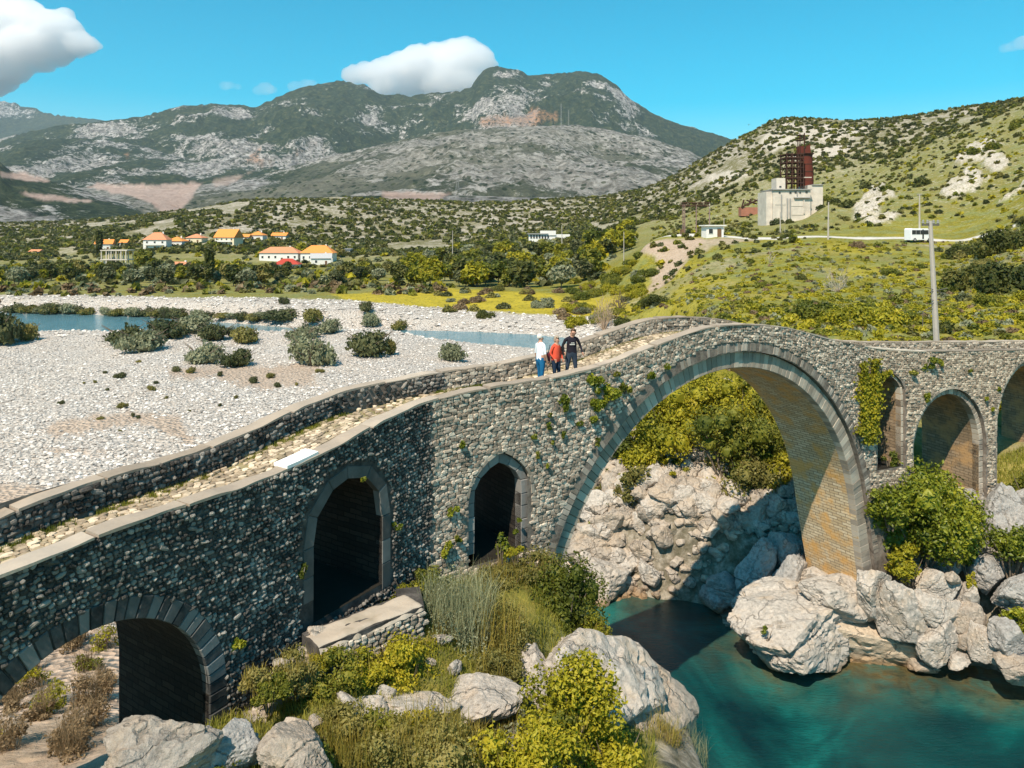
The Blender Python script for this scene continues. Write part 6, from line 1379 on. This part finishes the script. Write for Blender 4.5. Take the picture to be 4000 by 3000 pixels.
m = MB(); m.box(((3150 + 8 - 3110) * kf, cy, (851 - 577) * kf), (18 * kf, 2.4, 30 * kf)); m.raw(np.array([(3165, 0, 591), (3197, 0, 591), (3194, 0, 553), (3182, 0, 566), (3170, 0, 577)], float) * [kf, 0, -kf] + [-3110 * kf, cy - 1, 851 * kf], None, [[0, 1, 2], [0, 2, 3], [0, 3, 4]])
m.raw(np.array([(3165, 0, 591), (3197, 0, 591), (3194, 0, 553), (3182, 0, 566), (3170, 0, 577)], float) * [kf, 0, -kf] + [-3110 * kf, cy + 1, 851 * kf], None, [[0, 2, 1], [0, 3, 2], [0, 4, 3]]); m.build('hopper', RUST, fac)
for u, v0, v1, y in [(3171, 510, 592, 6.5), (3151, 512, 600, 6), (3160, 516, 592, 8), (3147, 535, 600, 7)]: m = MB(); m.bar(((u - 3110) * kf, y, (851 - v1) * kf), ((u - 3110) * kf, y, (851 - v0) * kf), .16 if u != 3171 else .22); m.build('chimney_pipe', RUSTD, fac)
for v in (518, 530, 538): m = MB(); m.box(((3155 - 3110) * kf, 7, (851 - v) * kf), (22 * kf, 2.4, .2)); m.build('platform', RUSTD, fac)
pu_ = [3086, 3108, 3130, 3141, 3152]
for u in pu_:
    for y in (3, 9): m = MB(); m.bar(((u - 3110) * kf, y, (851 - 735) * kf), ((u - 3110) * kf, y, (851 - 592) * kf), .2, None, 5); m.build('scaffold_post', RUSTD, fac)
for v, th in [(598, .3), (612, .5), (630, .5), (652, .2), (675, .2), (692, .4), (712, .25)]: m = MB(); m.box(((3119 - 3110) * kf, 6, (851 - v) * kf), (70 * kf, 6.4, th)); m.build('platform', RUSTD, fac)
vs = [598, 630, 675, 712]
for a_, b_ in zip(vs[:-1], vs[1:]):
    for ua, ub in zip(pu_[:3], pu_[1:]):
        for y in (3, 9): m = MB(); m.bar(((ua - 3110) * kf, y, (851 - a_) * kf), ((ub - 3110) * kf, y, (851 - b_) * kf), .11, None, 4); m.bar(((ub - 3110) * kf, y, (851 - a_) * kf), ((ua - 3110) * kf, y, (851 - b_) * kf), .11, None, 4); m.build('brace', RUSTD, fac)
fb(3148, 3176, 690, 693.5, .6, 1.2, 'girder', CONC)
p = drop(2930, 842, 200); kk = p[1] / FPX; t_ = thing('collapsed_shed', 'collapsed reddish shed with twisted rusty girders left of the factory ruin', 'shed', tuple(p))
m = MB(); m.box((0, 0, 14 * kk), (80 * kk, 4, 34 * kk)); m.build('wall', plain('brick_red', (.34, .15, .10), .9, .1, .3, .8), t_)
for a_, b_ in [((-35, 34), (30, 62)), ((30, 62), (58, 40)), ((-10, 40), (-4, 64)), ((-20, 58), (20, 44)), ((10, 60), (60, 46)), ((-38, 30), (-30, 60))]: m = MB(); m.bar((a_[0] * kk, -2.2, a_[1] * kk), (b_[0] * kk, -2.2, b_[1] * kk), .35, None, 5); m.build('girder', RUSTD, t_)
# gantry on posts
p = drop(2668, 917, 170); kk = p[1] / FPX; t_ = thing('steel_gantry', 'long rusty lattice gantry on tall posts left of the white hut', 'gantry', tuple(p))
H_ = (917 - 800) * kk
for x, hh in ((0, H_), (7 * kk, H_), (103 * kk, H_ - 1), (52 * kk, H_)): m = MB(); m.bar((x, 0, -1), (x, 0, hh), .16, .12, 5); m.build('post', RUSTP, t_)
for z in (0, 12 * kk): m = MB(); m.bar((-10 * kk, 0, H_ + z - 6 * kk), (106 * kk, 0, H_ + z - 6 * kk), .14, None, 5); m.build('girder', RUSTD, t_)
for i in range(19): m = MB(); m.bar(((-10 + i * 6) * kk, 0, H_ - 6 * kk), ((-10 + i * 6 + (6 if i % 2 else 3)) * kk, 0, H_ + 6 * kk), .09, None, 4); m.build('brace', RUSTD, t_)
m = MB(); m.box((-4 * kk, 0, 10 * kk), (8 * kk, 2, 20 * kk)); m.build('kiosk', WOOD, t_)

# poles
POLE = plain('concrete_pole', (.40, .36, .31), .85, .2, .15, 3); IRON = plain('iron', (.10, .09, .085), .7, .3, .2, 3)
def pole(u, vt, vb, Y, label, r=.17, lean=(0, 0), arms=1, base=None, group=None, mat=POLE):
    X = (u - 2000) / FPX * Y; z0 = gh(X, Y) if base is None else base; zt = Zs(vt, Y)
    t_ = thing('utility_pole', label, 'pole', (X, Y, z0), 0, group); H = zt - z0
    m = MB(); m.tube([(0, 0, -.3), (lean[0] / 2, lean[1] / 2, H / 2), (lean[0], lean[1], H)], [r, r * .8, r * .55], 8); m.build('shaft', mat, t_)
    for a in range(arms):
        z = H - .25 - a * .9; m = MB(); f = z / H; m.box((lean[0] * f, lean[1] * f, z), (1.0, .1, .10)); ar = m.build('crossarm', IRON, t_)
        for x in (-.44, -.18, .18, .44): m = MB(); m.lathe((lean[0] * f + x, lean[1] * f, z + .06), [(.05, 0), (.09, .08), (.05, .12), (.07, .2), (.01, .24)], 8); m.build('insulator', CONCG, ar)
    return t_, H
pl, H = pole(3672, 862, 1365, 44, 'tall leaning concrete utility pole standing behind the right end of the parapet', .205, (-.58, 0), 1)
for z, w in ((H * .62, .9), (H * .56, .7)):
    m = MB(); f = z / H; m.bar((-.58 * f - w * .5, -.1, z), (-.58 * f + w * .8, -.1, z + .25), .025, None, 5); m.bar((-.58 * f - w * .5, -.1, z + .3), (-.58 * f + w * .7, -.1, z - .1), .02, None, 5); m.build('bracket', IRON, pl)
m = MB(); m.tube([(-.5, -.15, H * .55), (-.58 * .55 - .75, -.1, H * .52), (-.58 * .5 - .8, -.1, H * .44)], [.02, .02, .02], 5); m.build('cable_loop', IRON, pl)
pole(3592, 758, 930, 153, 'slim pale utility pole right beside the minibus', .22, (0, 0), 1); pole(3235, 790, 918, 160, 'pale utility pole below the factory ruin', .22, (.1, 0), 0); pole(3048, 828, 904, 190, 'short lamp pole in front of the factory ruin', .18, (0, 0), 0)
pole(2772, 790, 880, 200, 'thin pole behind the white hut', .16, (0, 0), 0); pole(2828, 850, 905, 200, 'thin pole right of the white hut', .14, (0, 0), 0); pole(2195, 880, 945, 380, 'pole rising beside the white ruin', .25, (0, 0), 0)
pole(1768, 900, 960, 300, 'thin pole among the fields left of the wood', .2, (0, 0), 0); pole(820, 990, 1090, 205, 'tall thin pole next to the slim poplar', .2, (0, 0), 0); pole(2437, 905, 945, 190, 'short pole at the left end of the road terrace', .14, (0, 0), 0)
t_, _ = pole(3066, 880, 905, 185, 'little round road sign on a post by the road', .06, (0, 0), 0); m = MB(); m.lathe((0, -.08, 2.0), [(.01, 0), (.4, 0)], 12); 
# minibus on the road
YB = 152.5; kb = YB / FPX; xb, zb = (3588 - 2000) * kb, gh((3588 - 2000) * kb, YB)
bus = thing('minibus', 'white minibus with dark windows driving on the road terrace', 'minibus', (xb, YB, zb + .05), .22)
BW = plain('bus_white', (.80, .80, .80), .3, .5, .03, 1); TY = plain('tyre', (.02, .02, .02), .9, .1, .1, 2); RIM = plain('rim', (.35, .35, .36), .4, .5, .1, 2)
side = [(-2.6, .35), (2.45, .35), (2.62, .75), (2.55, 1.25), (2.15, 1.55), (1.75, 2.45), (1.45, 2.72), (-2.45, 2.75), (-2.6, 2.55)]
m = MB(); n = len(side); V = [(x, y, z) for y in (-.98, -.90, .90, .98) for (x, z) in side]; V = [(x * (1 if abs(y) < .95 else .985), y, z if abs(y) < .95 else (z - 1.5) * .97 + 1.5) for x, y, z in V]
V = np.array(V)[list(range(n, 2 * n)) + list(range(0, n)) + list(range(3 * n, 4 * n)) + list(range(2 * n, 3 * n))] if False else np.array(V)
Q = [[k_ * n + i, k_ * n + (i + 1) % n, (k_ + 1) * n + (i + 1) % n, (k_ + 1) * n + i] for k_ in range(3) for i in range(n)]
V = np.vstack([V, [[0, -.985, 1.4], [0, .985, 1.4]]]); T = [[4 * n, (i + 1) % n, i] for i in range(n)] + [[4 * n + 1, 3 * n + i, 3 * n + (i + 1) % n] for i in range(n)]
m.raw(V, Q, T); m.build('body', BW, bus)
for x0, x1 in ((-2.4, -1.5), (-1.42, -.5), (-.42, .0), (.42, 1.45)): m = MB(); m.box(((x0 + x1) / 2, -1.0, 1.95), (x1 - x0, .06, .85)); m.build('window', GLASS, bus)
m = MB(); m.box((.21, -1.0, 1.55), (.36, .05, 1.9)); m.build('door', GLASS, bus); m = MB(); m.raw([(1.82, -1.0, 1.62), (2.12, -1.0, 1.62), (1.78, -1.0, 2.35), (1.55, -1.0, 2.35), (1.5, -1.0, 1.62)], None, [[4, 0, 3], [0, 1, 2], [0, 2, 3]]); m.build('window', GLASS, bus)
m = MB(); m.raw([(2.20, -.85, 1.6), (2.20, .85, 1.6), (1.83, .8, 2.4), (1.83, -.8, 2.4)], [[0, 1, 2, 3]]); m.build('windscreen', GLASS, bus)
for x in (-1.7, 1.7):
    for y in (-.86, .86):
        a = -1 if y < 0 else 1; m = MB(); m.bar((x, y - .13, .38), (x, y + .13, .38), .38, None, 16); w_ = m.build('wheel', TY, bus); m = MB(); m.bar((x, y + a * .131, .38), (x, y + a * .15, .38), .2, None, 12); m.build('rim', RIM, w_)
for y in (-.7, .7): m = MB(); m.box((2.6, y, .85), (.1, .35, .2)); m.build('headlight', BW, bus)
# masts on the grey hill
def mgh(u, Y):
    c = (u - 2000 + 2900) / 5800 * (MC - 1); r_ = (log(Y) - log(860)) / (log(11000) - log(860)) * (len(mz) // MC - 1); return mz.reshape(-1, MC)[int(round(r_)), int(round(c))]
for u, vt, vb, Y, lb in [(2192, 405, 490, 2880, 'tall thin radio mast on the grey hill'), (2221, 430, 490, 2900, 'shorter radio mast on the grey hill'), (1787, 694, 765, 1750, 'lattice power pylon at the foot of the grey hill')]:
    X = (u - 2000) / FPX * Y; z0 = mgh(u, Y); H = Zs(vt, Y) - z0; t_ = thing('radio_mast' if Y > 2000 else 'power_pylon', lb, 'mast' if Y > 2000 else 'pylon', (X, Y, z0)); b = 1.6 if Y > 2000 else 4.5; e = 1.3 if Y > 2000 else 1.0; r_ = .28 if Y > 2000 else .22
    for sx, sy in ((-1, -1), (1, -1), (1, 1), (-1, 1)): m = MB(); m.bar((sx * b, sy * b, -3), (sx * e, sy * e, H), r_, None, 4); m.build('leg', CONCG, t_)
    for k in range(10):
        f0, f1 = k / 10, (k + 1) / 10; w0, w1 = b + (e - b) * f0, b + (e - b) * f1; m = MB(); m.bar((-w0, -w0, H * f0), (w1, -w1, H * f1), r_ * .7, None, 4); m.bar((w0, -w0, H * f0), (-w1, -w1, H * f1), r_ * .7, None, 4); m.build('brace', CONCG, t_)
    if Y < 2000:
        for z in (.72, .84, .96): m = MB(); m.bar((-8, 0, H * z), (8, 0, H * z), .25, None, 4); m.build('crossarm', CONCG, t_)
# dead branches on the slope and dry bush by the cobbles
def dead(u, v, w, h, label, n, seed, mat, ymin=40, r0=.05):
    p = drop(u, v, ymin); Y = p[1]; W_, H_ = w / FPX * Y / 2, h / FPX * Y; r = np.random.default_rng(seed); t_ = thing('dead_shrub', label, 'shrub', tuple(p)); m = MB()
    for q in range(n):
        a = r.uniform(-1.1, 1.1); e = np.array([sin(a) * W_ * r.uniform(.5, 1.1), r.normal() * W_ * .3, H_ * cos(a) * r.uniform(.6, 1.05)]); mid = e * .5 + r.normal(size=3) * .08 * H_; m.tube([(0, 0, -.1), mid, e], [r0, r0 * .7, r0 * .25], 4)
        for b in range(4): f = mid + (e - mid) * r.random(); m.bar(f, f + r.normal(size=3) * [W_ * .22, .2 * W_, H_ * .18], r0 * .4, r0 * .15, 3)
    m.build('branch', mat, t_); return t_
PALEB = plain('dead_wood', (.42, .36, .28), .9, .1, .2, 3)
dead(3275, 1140, 160, 120, 'pale bare dead shrub fanning out on the slope behind the bridge', 16, 3, PALEB); dead(2360, 1300, 150, 150, 'tall pinkish dry bush at the river bank left of the bridge crown', 40, 4, plain('dry_wood', (.40, .29, .20), .9, .1, .2, 3), 100, .05); dead(2420, 1215, 100, 80, 'dry brown thicket behind the pinkish dry bush', 26, 5, BARK, 110)
dead(3010, 1030, 60, 60, 'small leaning bare shrub under the road terrace', 8, 6, PALEB)
# bird
X, Yb_, Z = P3(2925, 487, 150); b = thing('bird', 'tiny dark bird flying above the right hill', 'bird', (X, Yb_, Z)); m = MB(); m.lathe((0, 0, -.16), [(.01, 0), (.05, .08), (.06, .18), (.01, .34)], 8); m.build('body', IRON, b)
for s_ in (-1, 1): obj('wing', np.array([(0, -.06, .0), (0, .08, 0), (s_ * .28, .05, .14), (s_ * .5, 0, .05), (s_ * .26, -.05, .10)]), np.array([[0, 1, 2], [0, 2, 4], [4, 2, 3]]), IRON, b)

# ------------------------------------------------------------ people
SKIN = plain('skin', (.46, .25, .17), .6, .3, .06, 8); MOUTH = plain('lips', (.34, .12, .10), .6, .3, .05, 8); HAIRG = plain('hair_grey', (.60, .57, .52), .8, .2, .15, 30); HAIRB = plain('hair_brown', (.13, .08, .045), .7, .3, .2, 30); SHOE = plain('shoe', (.03, .028, .026), .6, .3, .1, 10)
def person(sx, dd_, H, label, top, bottom, hair, pose, hairlen=0, gender='m', face=0.0, stout=1.0, sleeve='long'):
    """one skinned body: joints as vertices, a radius at each"""
    base = WP(sx, float(zdeck(sx)) + .05, dd_); t_ = thing('person', label, 'person', tuple(base), face)
    k = H / 1.78; J = {}; E = []
    def j(n, p, r, par=None, z=None): J[n] = (np.array(p, float) * k, (r if hasattr(r, '__len__') else (r, r)), z); (E.append((par, n)) if par else None)
    so_ = stout; sw = .19 if gender == 'm' else .165
    j('pel', (0, 0, .95), (.155 * so_, .115 * so_), None, 'b'); j('wai', (0, -.01, 1.10), (.145 * so_, .11 * so_), 'pel', 't'); j('che', (0, -.01 + pose.get('hunch', 0), 1.32), (.165 * so_, .115 * so_), 'wai', 't'); j('nkb', (0, .0 + pose.get('hunch', 0), 1.46), (.09, .075), 'che', 't'); j('nk', (0, -.01 + pose.get('hunch', 0) * 1.3, 1.53), .055, 'nkb', 's')
    hx = pose.get('head', (0, -.03)); j('hd', (hx[0], hx[1] - .0, 1.62), (.075, .09), 'nk', 's'); j('ht', (hx[0] * 1.2, hx[1] + .01, 1.715), (.07, .085), 'hd', 's')
    for s, sd_ in ((-1, 'l'), (1, 'r')):
        j('hip' + sd_, (s * .095, 0, .90), .10 * so_, 'pel', 'b'); f = pose.get('leg' + sd_, (0, 0)); j('kn' + sd_, (s * .10 + f[0] * .5, f[1] - .02, .50), .065, 'hip' + sd_, 'b'); j('an' + sd_, (s * .10 + f[0], f[1], .10), .048, 'kn' + sd_, 'b'); j('toe' + sd_, (s * .11 + f[0], f[1] - .17, .045), .038, 'an' + sd_, 'f')
        j('sh' + sd_, (s * sw, pose.get('hunch', 0), 1.42), .062, 'nkb', 't'); el, ha = pose['arm' + sd_]
        j('el' + sd_, el, .043, 'sh' + sd_, 't' if sleeve == 'long' else 'm'); j('wr' + sd_, ha, .030, 'el' + sd_, 't' if sleeve == 'long' else 's')
        d = np.array(ha) - np.array(el); d /= np.linalg.norm(d); j('pa' + sd_, np.array(ha) + d * .06, (.038, .02), 'wr' + sd_, 's')
    names = list(J); me = bpy.data.meshes.new('body'); me.from_pydata([tuple(J[n][0]) for n in names], [(names.index(a), names.index(b)) for a, b in E], []); o = bpy.data.objects.new('body', me); COL.objects.link(o)
    md = o.modifiers.new('s', 'SKIN'); md.use_smooth_shade = True
    for i, n in enumerate(names): me.skin_vertices[0].data[i].radius = tuple(q * k for q in J[n][1]); me.skin_vertices[0].data[i].use_root = (i == 0)
    md2 = o.modifiers.new('u', 'SUBSURF'); md2.levels = 1; md2.render_levels = 1
    dg = bpy.context.evaluated_depsgraph_get(); nm = bpy.data.meshes.new_from_object(o.evaluated_get(dg)); nm.name = 'body'
    o.modifiers.clear(); o.data = nm; nm.materials.clear()
    mats = {'s': SKIN, 'm': top, 't': top, 'b': bottom, 'f': SHOE}; keys = list(mats); 
    for q in keys: nm.materials.append(mats[q])
    segs = [(J[a][0], J[b][0], J[b][2] if J[b][2] != 's' or J[a][2] == 's' or J[a][2] is None else 's') for a, b in E]
    for pl_ in nm.polygons:
        c = np.array(pl_.center); best = min(range(len(segs)), key=lambda i: np.linalg.norm(c - (segs[i][0] + np.clip(((c - segs[i][0]) @ (segs[i][1] - segs[i][0])) / ((segs[i][1] - segs[i][0]) @ (segs[i][1] - segs[i][0])), 0, 1) * (segs[i][1] - segs[i][0]))))
        z_ = segs[best][2]
        if z_ == 't' and c[2] < .99 * k and abs(c[0]) < .17 * k and best < 3: z_ = 'b'
        if z_ == 'b' and c[2] > pose.get('hem', 1.0) * k: z_ = 't'
        pl_.material_index = keys.index(z_); pl_.use_smooth = True
    o.parent = t_
    # fingers and thumb, ears, nose, eyes, mouth, hair
    for sd_, s in (('l', -1), ('r', 1)):
        p0 = J['pa' + sd_][0]; d = p0 - J['wr' + sd_][0]; d /= np.linalg.norm(d); sidev = np.cross(d, [1, 0, 0]); sidev /= np.linalg.norm(sidev); curl = np.cross(d, sidev) * (-s)
        m = MB()
        for i in range(4):
            b = p0 + sidev * (i - 1.5) * .019 * k; L = [.07, .08, .076, .06][i] * k; m.tube([b - d * .01, b + d * L * .55 + curl * .006, b + d * L * .95 + curl * .028], [.0095 * k, .0085 * k, .006 * k], 6)
        b = p0 - d * .035 * k + sidev * .03 * k; m.tube([b - sidev * .01, b + sidev * .03 * k + d * .02 * k, b + sidev * .035 * k + d * .055 * k], [.011 * k, .010 * k, .007 * k], 6); m.build('fingers', SKIN, t_, True)
    hd = J['hd'][0]; m = MB(); fy_ = -.088 * k; m.box(hd + [0, fy_ - .012 * k, .0], (.022 * k, .03 * k, .04 * k)); m.build('nose', SKIN, t_, True); m = MB(); m.box(hd + [0, fy_ + .002, -.042 * k], (.045 * k, .012, .010 * k)); m.build('mouth', MOUTH, t_)
    for s in (-1, 1): m = MB(); m.lathe(hd + [s * .083 * k, .01, -.03 * k], [(.004, 0), (.018 * k, .02 * k), (.02 * k, .04 * k), (.004, .06 * k)], 8); m.build('ear', SKIN, t_, True)
    for s in (-1, 1): m = MB(); m.box(hd + [s * .03 * k, fy_ + .004, .022 * k], (.02 * k, .012, .010 * k)); m.build('eye', SHOE, t_)
    V, F = ICO[3]; V = V.copy(); kp = V[F].mean(1); keep = (kp[:, 1] > -.35 + .0 * kp[:, 2]) & (kp[:, 2] > (-.35 if not hairlen else -1)) | (kp[:, 2] > .55); V = V * (1 + .05 * vn(V * 4, 3))[:, None] * np.array([.090, .108, .105 + hairlen * .03]) * k * (1.08 if hairlen else 1.0) + J['ht'][0] + [0, .012 * k, -.035 * k - hairlen * .02]
    obj('hair', V, F[keep], hair, t_, True); return t_, J, k
SHW = plain('shirt_white', (.72, .76, .80), .8, .2, .05, 5); JEB = plain('jeans_blue', (.010, .11, .24), .85, .15, .25, 6); CRD = plain('cardigan_red', (.62, .085, .045), .85, .15, .1, 6); JED = plain('jeans_dark', (.018, .035, .065), .85, .15, .25, 6); HOO = plain('hoodie_black', (.018, .016, .024), .85, .15, .2, 6); SLV = plain('sleeve_brown', (.09, .055, .06), .85, .15, .2, 6); JEG = plain('jeans_grey', (.035, .05, .075), .85, .15, .25, 6); BAGM = plain('bag_black', (.015, .015, .017), .6, .3, .1, 6)
s1, _ = wall_uv(2108, 1480); s2, _ = wall_uv(2172, 1475); s3, _ = wall_uv(2232, 1465)
person(s1 + .80, -1.05, 1.79, 'white haired man in a pale shirt and bright blue jeans seen from behind', SHW, JEB, HAIRG, dict(arml=((-.27, .02, 1.16), (-.25, -.08, .92)), armr=((.27, -.02, 1.14), (.31, -.10, .88)), legl=(-.03, .05), legr=(.02, -.03), head=(.02, -.02), hem=1.02), 0, 'm', 2.2, 1.14, 'short')
person(s2 + .80, -1.05, 1.62, 'woman in an orange red cardigan and dark jeans standing between the two men', CRD, JED, plain('hair_ash', (.33, .26, .19), .8, .2, .2, 30), dict(arml=((-.26, .03, 1.18), (-.20, -.12, .98)), armr=((.25, .0, 1.16), (.22, -.12, .95)), legl=(0, 0), legr=(0, -.03), head=(.02, -.03), hem=.90), 1, 'f', .75, 1.22)
tt_, J, k = person(s3 + .80, -1.0, 1.80, 'bearded man in a black hoodie with white lettering and grey jeans looking down', HOO, JEG, HAIRB, dict(arml=((-.30, .03, 1.18), (-.26, -.14, 1.0)), armr=((.31, .02, 1.16), (.34, -.12, .98)), legl=(-.09, .0), legr=(.06, .0), head=(.04, -.10), hunch=-.03, hem=.96), 0, 'm', .15, 1.18)
m = MB(); r = np.random.default_rng(5); x = -.085
while x < .085: w_ = r.uniform(.012, .02); m.box((x, -.166, 1.275), (w_, .004, .034)); x += w_ + .006
x = -.045
while x < .06: w_ = r.uniform(.010, .016); m.box((x, -.165, 1.325), (w_, .004, .022)); x += w_ + .006
m.build('lettering', WHITE, tt_)
m = MB(); m.bar((-.075, -.165, 1.645), (.155, -.165, 1.645), .004); m.box((.01, -.195, 1.637), (.045, .008, .028)); m.box((.07, -.195, 1.637), (.045, .008, .028)); m.build('sunglasses', BAGM, tt_)
b3 = WP(s3 + .80, float(zdeck(s3 + .8)) + .05, -1.0)
t_ = thing('shoulder_bag', 'black shoulder bag hanging at the right hip of the man in the hoodie', 'bag', (b3[0] - .30, b3[1] - .02, b3[2] + .92)); m = MB(); m.box((0, 0, .12), (.12, .26, .26)); m.build('pouch', BAGM, t_); m = MB(); m.tube([(0, -.08, .24), (.07, -.06, .5), (.06, .06, .5), (0, .08, .24)], [.012] * 4, 5); m.build('strap', BAGM, t_)
b2 = WP(s2 + .80, float(zdeck(s2 + .8)) + .05, -1.05)
t_ = thing('handbag', 'dark red handbag carried behind the woman in the cardigan', 'bag', (b2[0] - .25, b2[1] + .02, b2[2] + .78)); m = MB(); m.box((0, 0, .14), (.12, .24, .30)); m.build('pouch', plain('bag_red', (.13, .02, .025), .6, .3, .1, 6), t_); m = MB(); m.tube([(0, -.08, .28), (.06, 0, .56), (0, .08, .28)], [.01] * 3, 5); m.build('strap', BAGM, t_)

# ------------------------------------------------------------ haze and clouds
m = MB(); m.box((0, 6500, 900 - 3), (29000, 16000, 1806))
hz = m.build('haze', None, None, kind='stuff'); t = NT('haze_air'); v = t.n('ShaderNodeVolumePrincipled'); v.inputs['Color'].default_value = (.72, .86, 1.0, 1); v.inputs['Density'].default_value = 3.2e-5; v.inputs['Anisotropy'].default_value = .2
t.l(v.outputs[0], t.out.inputs['Volume']); hz.data.materials.append(t.m)
def cloud(name, label, u0, u1, v0, v1, Y, seed, nb, soft=1.0, dens=.006, blobs=None):
    r = np.random.default_rng(seed); k = Y / FPX; cx, cz = ((u0 + u1) / 2 - 2000) * k, Zs((v0 + v1) / 2, Y); W_, H_ = (u1 - u0) * k / 2, (v1 - v0) * k / 2
    V4, F4 = ICO[4]; Vs = []; Fs = []; n = 0
    for (bu, bv, br) in blobs:
        R_ = br * k; c = np.array([(bu - 2000) * k, Y + r.uniform(-.5, .5) * R_, Zs(bv, Y)])
        rad = 1 + .22 * fbm(V4 * 1.7 + bu * .01, 5, seed, True) + .10 * fbm(V4 * 5 + bu, 3, seed + 2, True)
        Vs.append(V4 * rad[:, None] * [R_, R_ * .9, R_ * .8] + c); Fs.append(F4 + n); n += len(V4)
    o = obj(name, np.vstack(Vs), np.vstack(Fs), CLOUD, None, True, label=label, category='cloud')
    md = o.modifiers.new('r', 'REMESH'); md.mode = 'VOXEL'; md.voxel_size = 32; m2_ = o.modifiers.new('s', 'SMOOTH'); m2_.iterations = 8
    dg = bpy.context.evaluated_depsgraph_get(); nm = bpy.data.meshes.new_from_object(o.evaluated_get(dg)); o.modifiers.clear(); o.data = nm; nm.name = 'cloud'
    n_ = len(nm.vertices); co = np.empty(n_ * 3, np.float32); nm.vertices.foreach_get('co', co); no = np.empty(n_ * 3, np.float32); nm.vertices.foreach_get('normal', no); co = co.reshape(-1, 3); no = no.reshape(-1, 3)
    co += no * (60 * fbm(co / 300, 3, seed + 9) + 9 * fbm(co / 80, 3, seed + 12))[:, None]; nm.vertices.foreach_set('co', co.ravel()); nm.polygons.foreach_set('use_smooth', np.ones(len(nm.polygons), bool)); nm.update()
    if not nm.materials: nm.materials.append(CLOUD)
    return o
t = NT('cloud'); g = t.geo(); d = t.n('ShaderNodeBsdfDiffuse'); d.inputs[0].default_value = (.97, .97, .98, 1); tr = t.n('ShaderNodeBsdfTranslucent'); tr.inputs[0].default_value = (.97, .97, .98, 1)
mx = t.n('ShaderNodeMixShader', i_Fac=.5); t.l(d.outputs[0], mx.inputs[1]); t.l(tr.outputs[0], mx.inputs[2])
lw_ = t.n('ShaderNodeLayerWeight', i_Blend=.35); n = t.noise(.0016, 7, .65, g.outputs['Position']); f = t.math('ADD', lw_.outputs['Facing'], t.math('MULTIPLY', t.math('SUBTRACT', n, .5), 1.1)); al = t.ramp(f, [(.20, 0), (.85, 1)])
tp = t.n('ShaderNodeBsdfTransparent'); m2 = t.n('ShaderNodeMixShader'); t.l(al, m2.inputs[0]); t.l(mx.outputs[0], m2.inputs[1]); t.l(tp.outputs[0], m2.inputs[2]); t.l(m2.outputs[0], t.out.inputs['Surface'])
t = NT('cloud_vapour'); pv = t.n('ShaderNodeVolumePrincipled'); pv.inputs['Color'].default_value = (.995, .995, 1, 1); pv.inputs['Anisotropy'].default_value = .35; pv.inputs['Density'].default_value = .0055
t.l(pv.outputs[0], t.out.inputs['Volume']); CLOUD = t.m
cloud('cloud', 'bright white cumulus cloud behind the highest mountain summit', 1330, 1930, 190, 345, 16500, 5, 9,
      blobs=[(1380, 290, 42), (1430, 285, 52), (1500, 280, 62), (1570, 262, 66), (1640, 255, 80), (1720, 245, 84), (1800, 235, 92), (1860, 235, 62), (1890, 260, 50), (1600, 320, 70), (1500, 325, 60), (1720, 320, 85), (1820, 310, 80), (1760, 225, 60)])
cloud('cloud', 'large grey white cumulus cloud at the top left corner', -200, 400, 0, 340, 16500, 6, 9,
      blobs=[(-120, 140, 150), (20, 90, 110), (110, 70, 80), (180, 120, 90), (240, 60, 40), (250, 110, 62), (290, 165, 62), (350, 175, 38), (385, 178, 20), (120, 180, 100), (20, 210, 110), (200, 190, 70), (60, 270, 80), (-60, 290, 90), (150, 240, 50)])

t = NT('thin_cloud_vapour'); pv = t.n('ShaderNodeVolumePrincipled'); pv.inputs['Color'].default_value = (.995, .995, 1, 1); pv.inputs['Density'].default_value = .0009; t.l(pv.outputs[0], t.out.inputs['Volume']); CLOUD = t.m
cloud('cloud', 'small thin wisp of cloud at the right edge of the sky', 3900, 4010, 145, 195, 16500, 8, 3, blobs=[(3992, 165, 26), (3965, 178, 20), (3925, 187, 18), (3940, 189, 16), (4015, 160, 34)])
cloud('cloud', 'faint small cloud low over the left mountain ridge', 1000, 1080, 320, 370, 16500, 9, 3, blobs=[(1035, 342, 30), (1062, 350, 22), (1008, 352, 20)])
cloud('cloud', 'faint streak of cloud above the left mountain slope', 840, 950, 320, 345, 16500, 10, 3, blobs=[(870, 333, 18), (900, 335, 16), (930, 337, 14)])
cloud('cloud', 'thin cloud veil touching the ridge left of the bright cumulus', 1120, 1220, 320, 355, 16500, 12, 3, blobs=[(1150, 340, 26), (1190, 332, 26), (1220, 335, 24)])
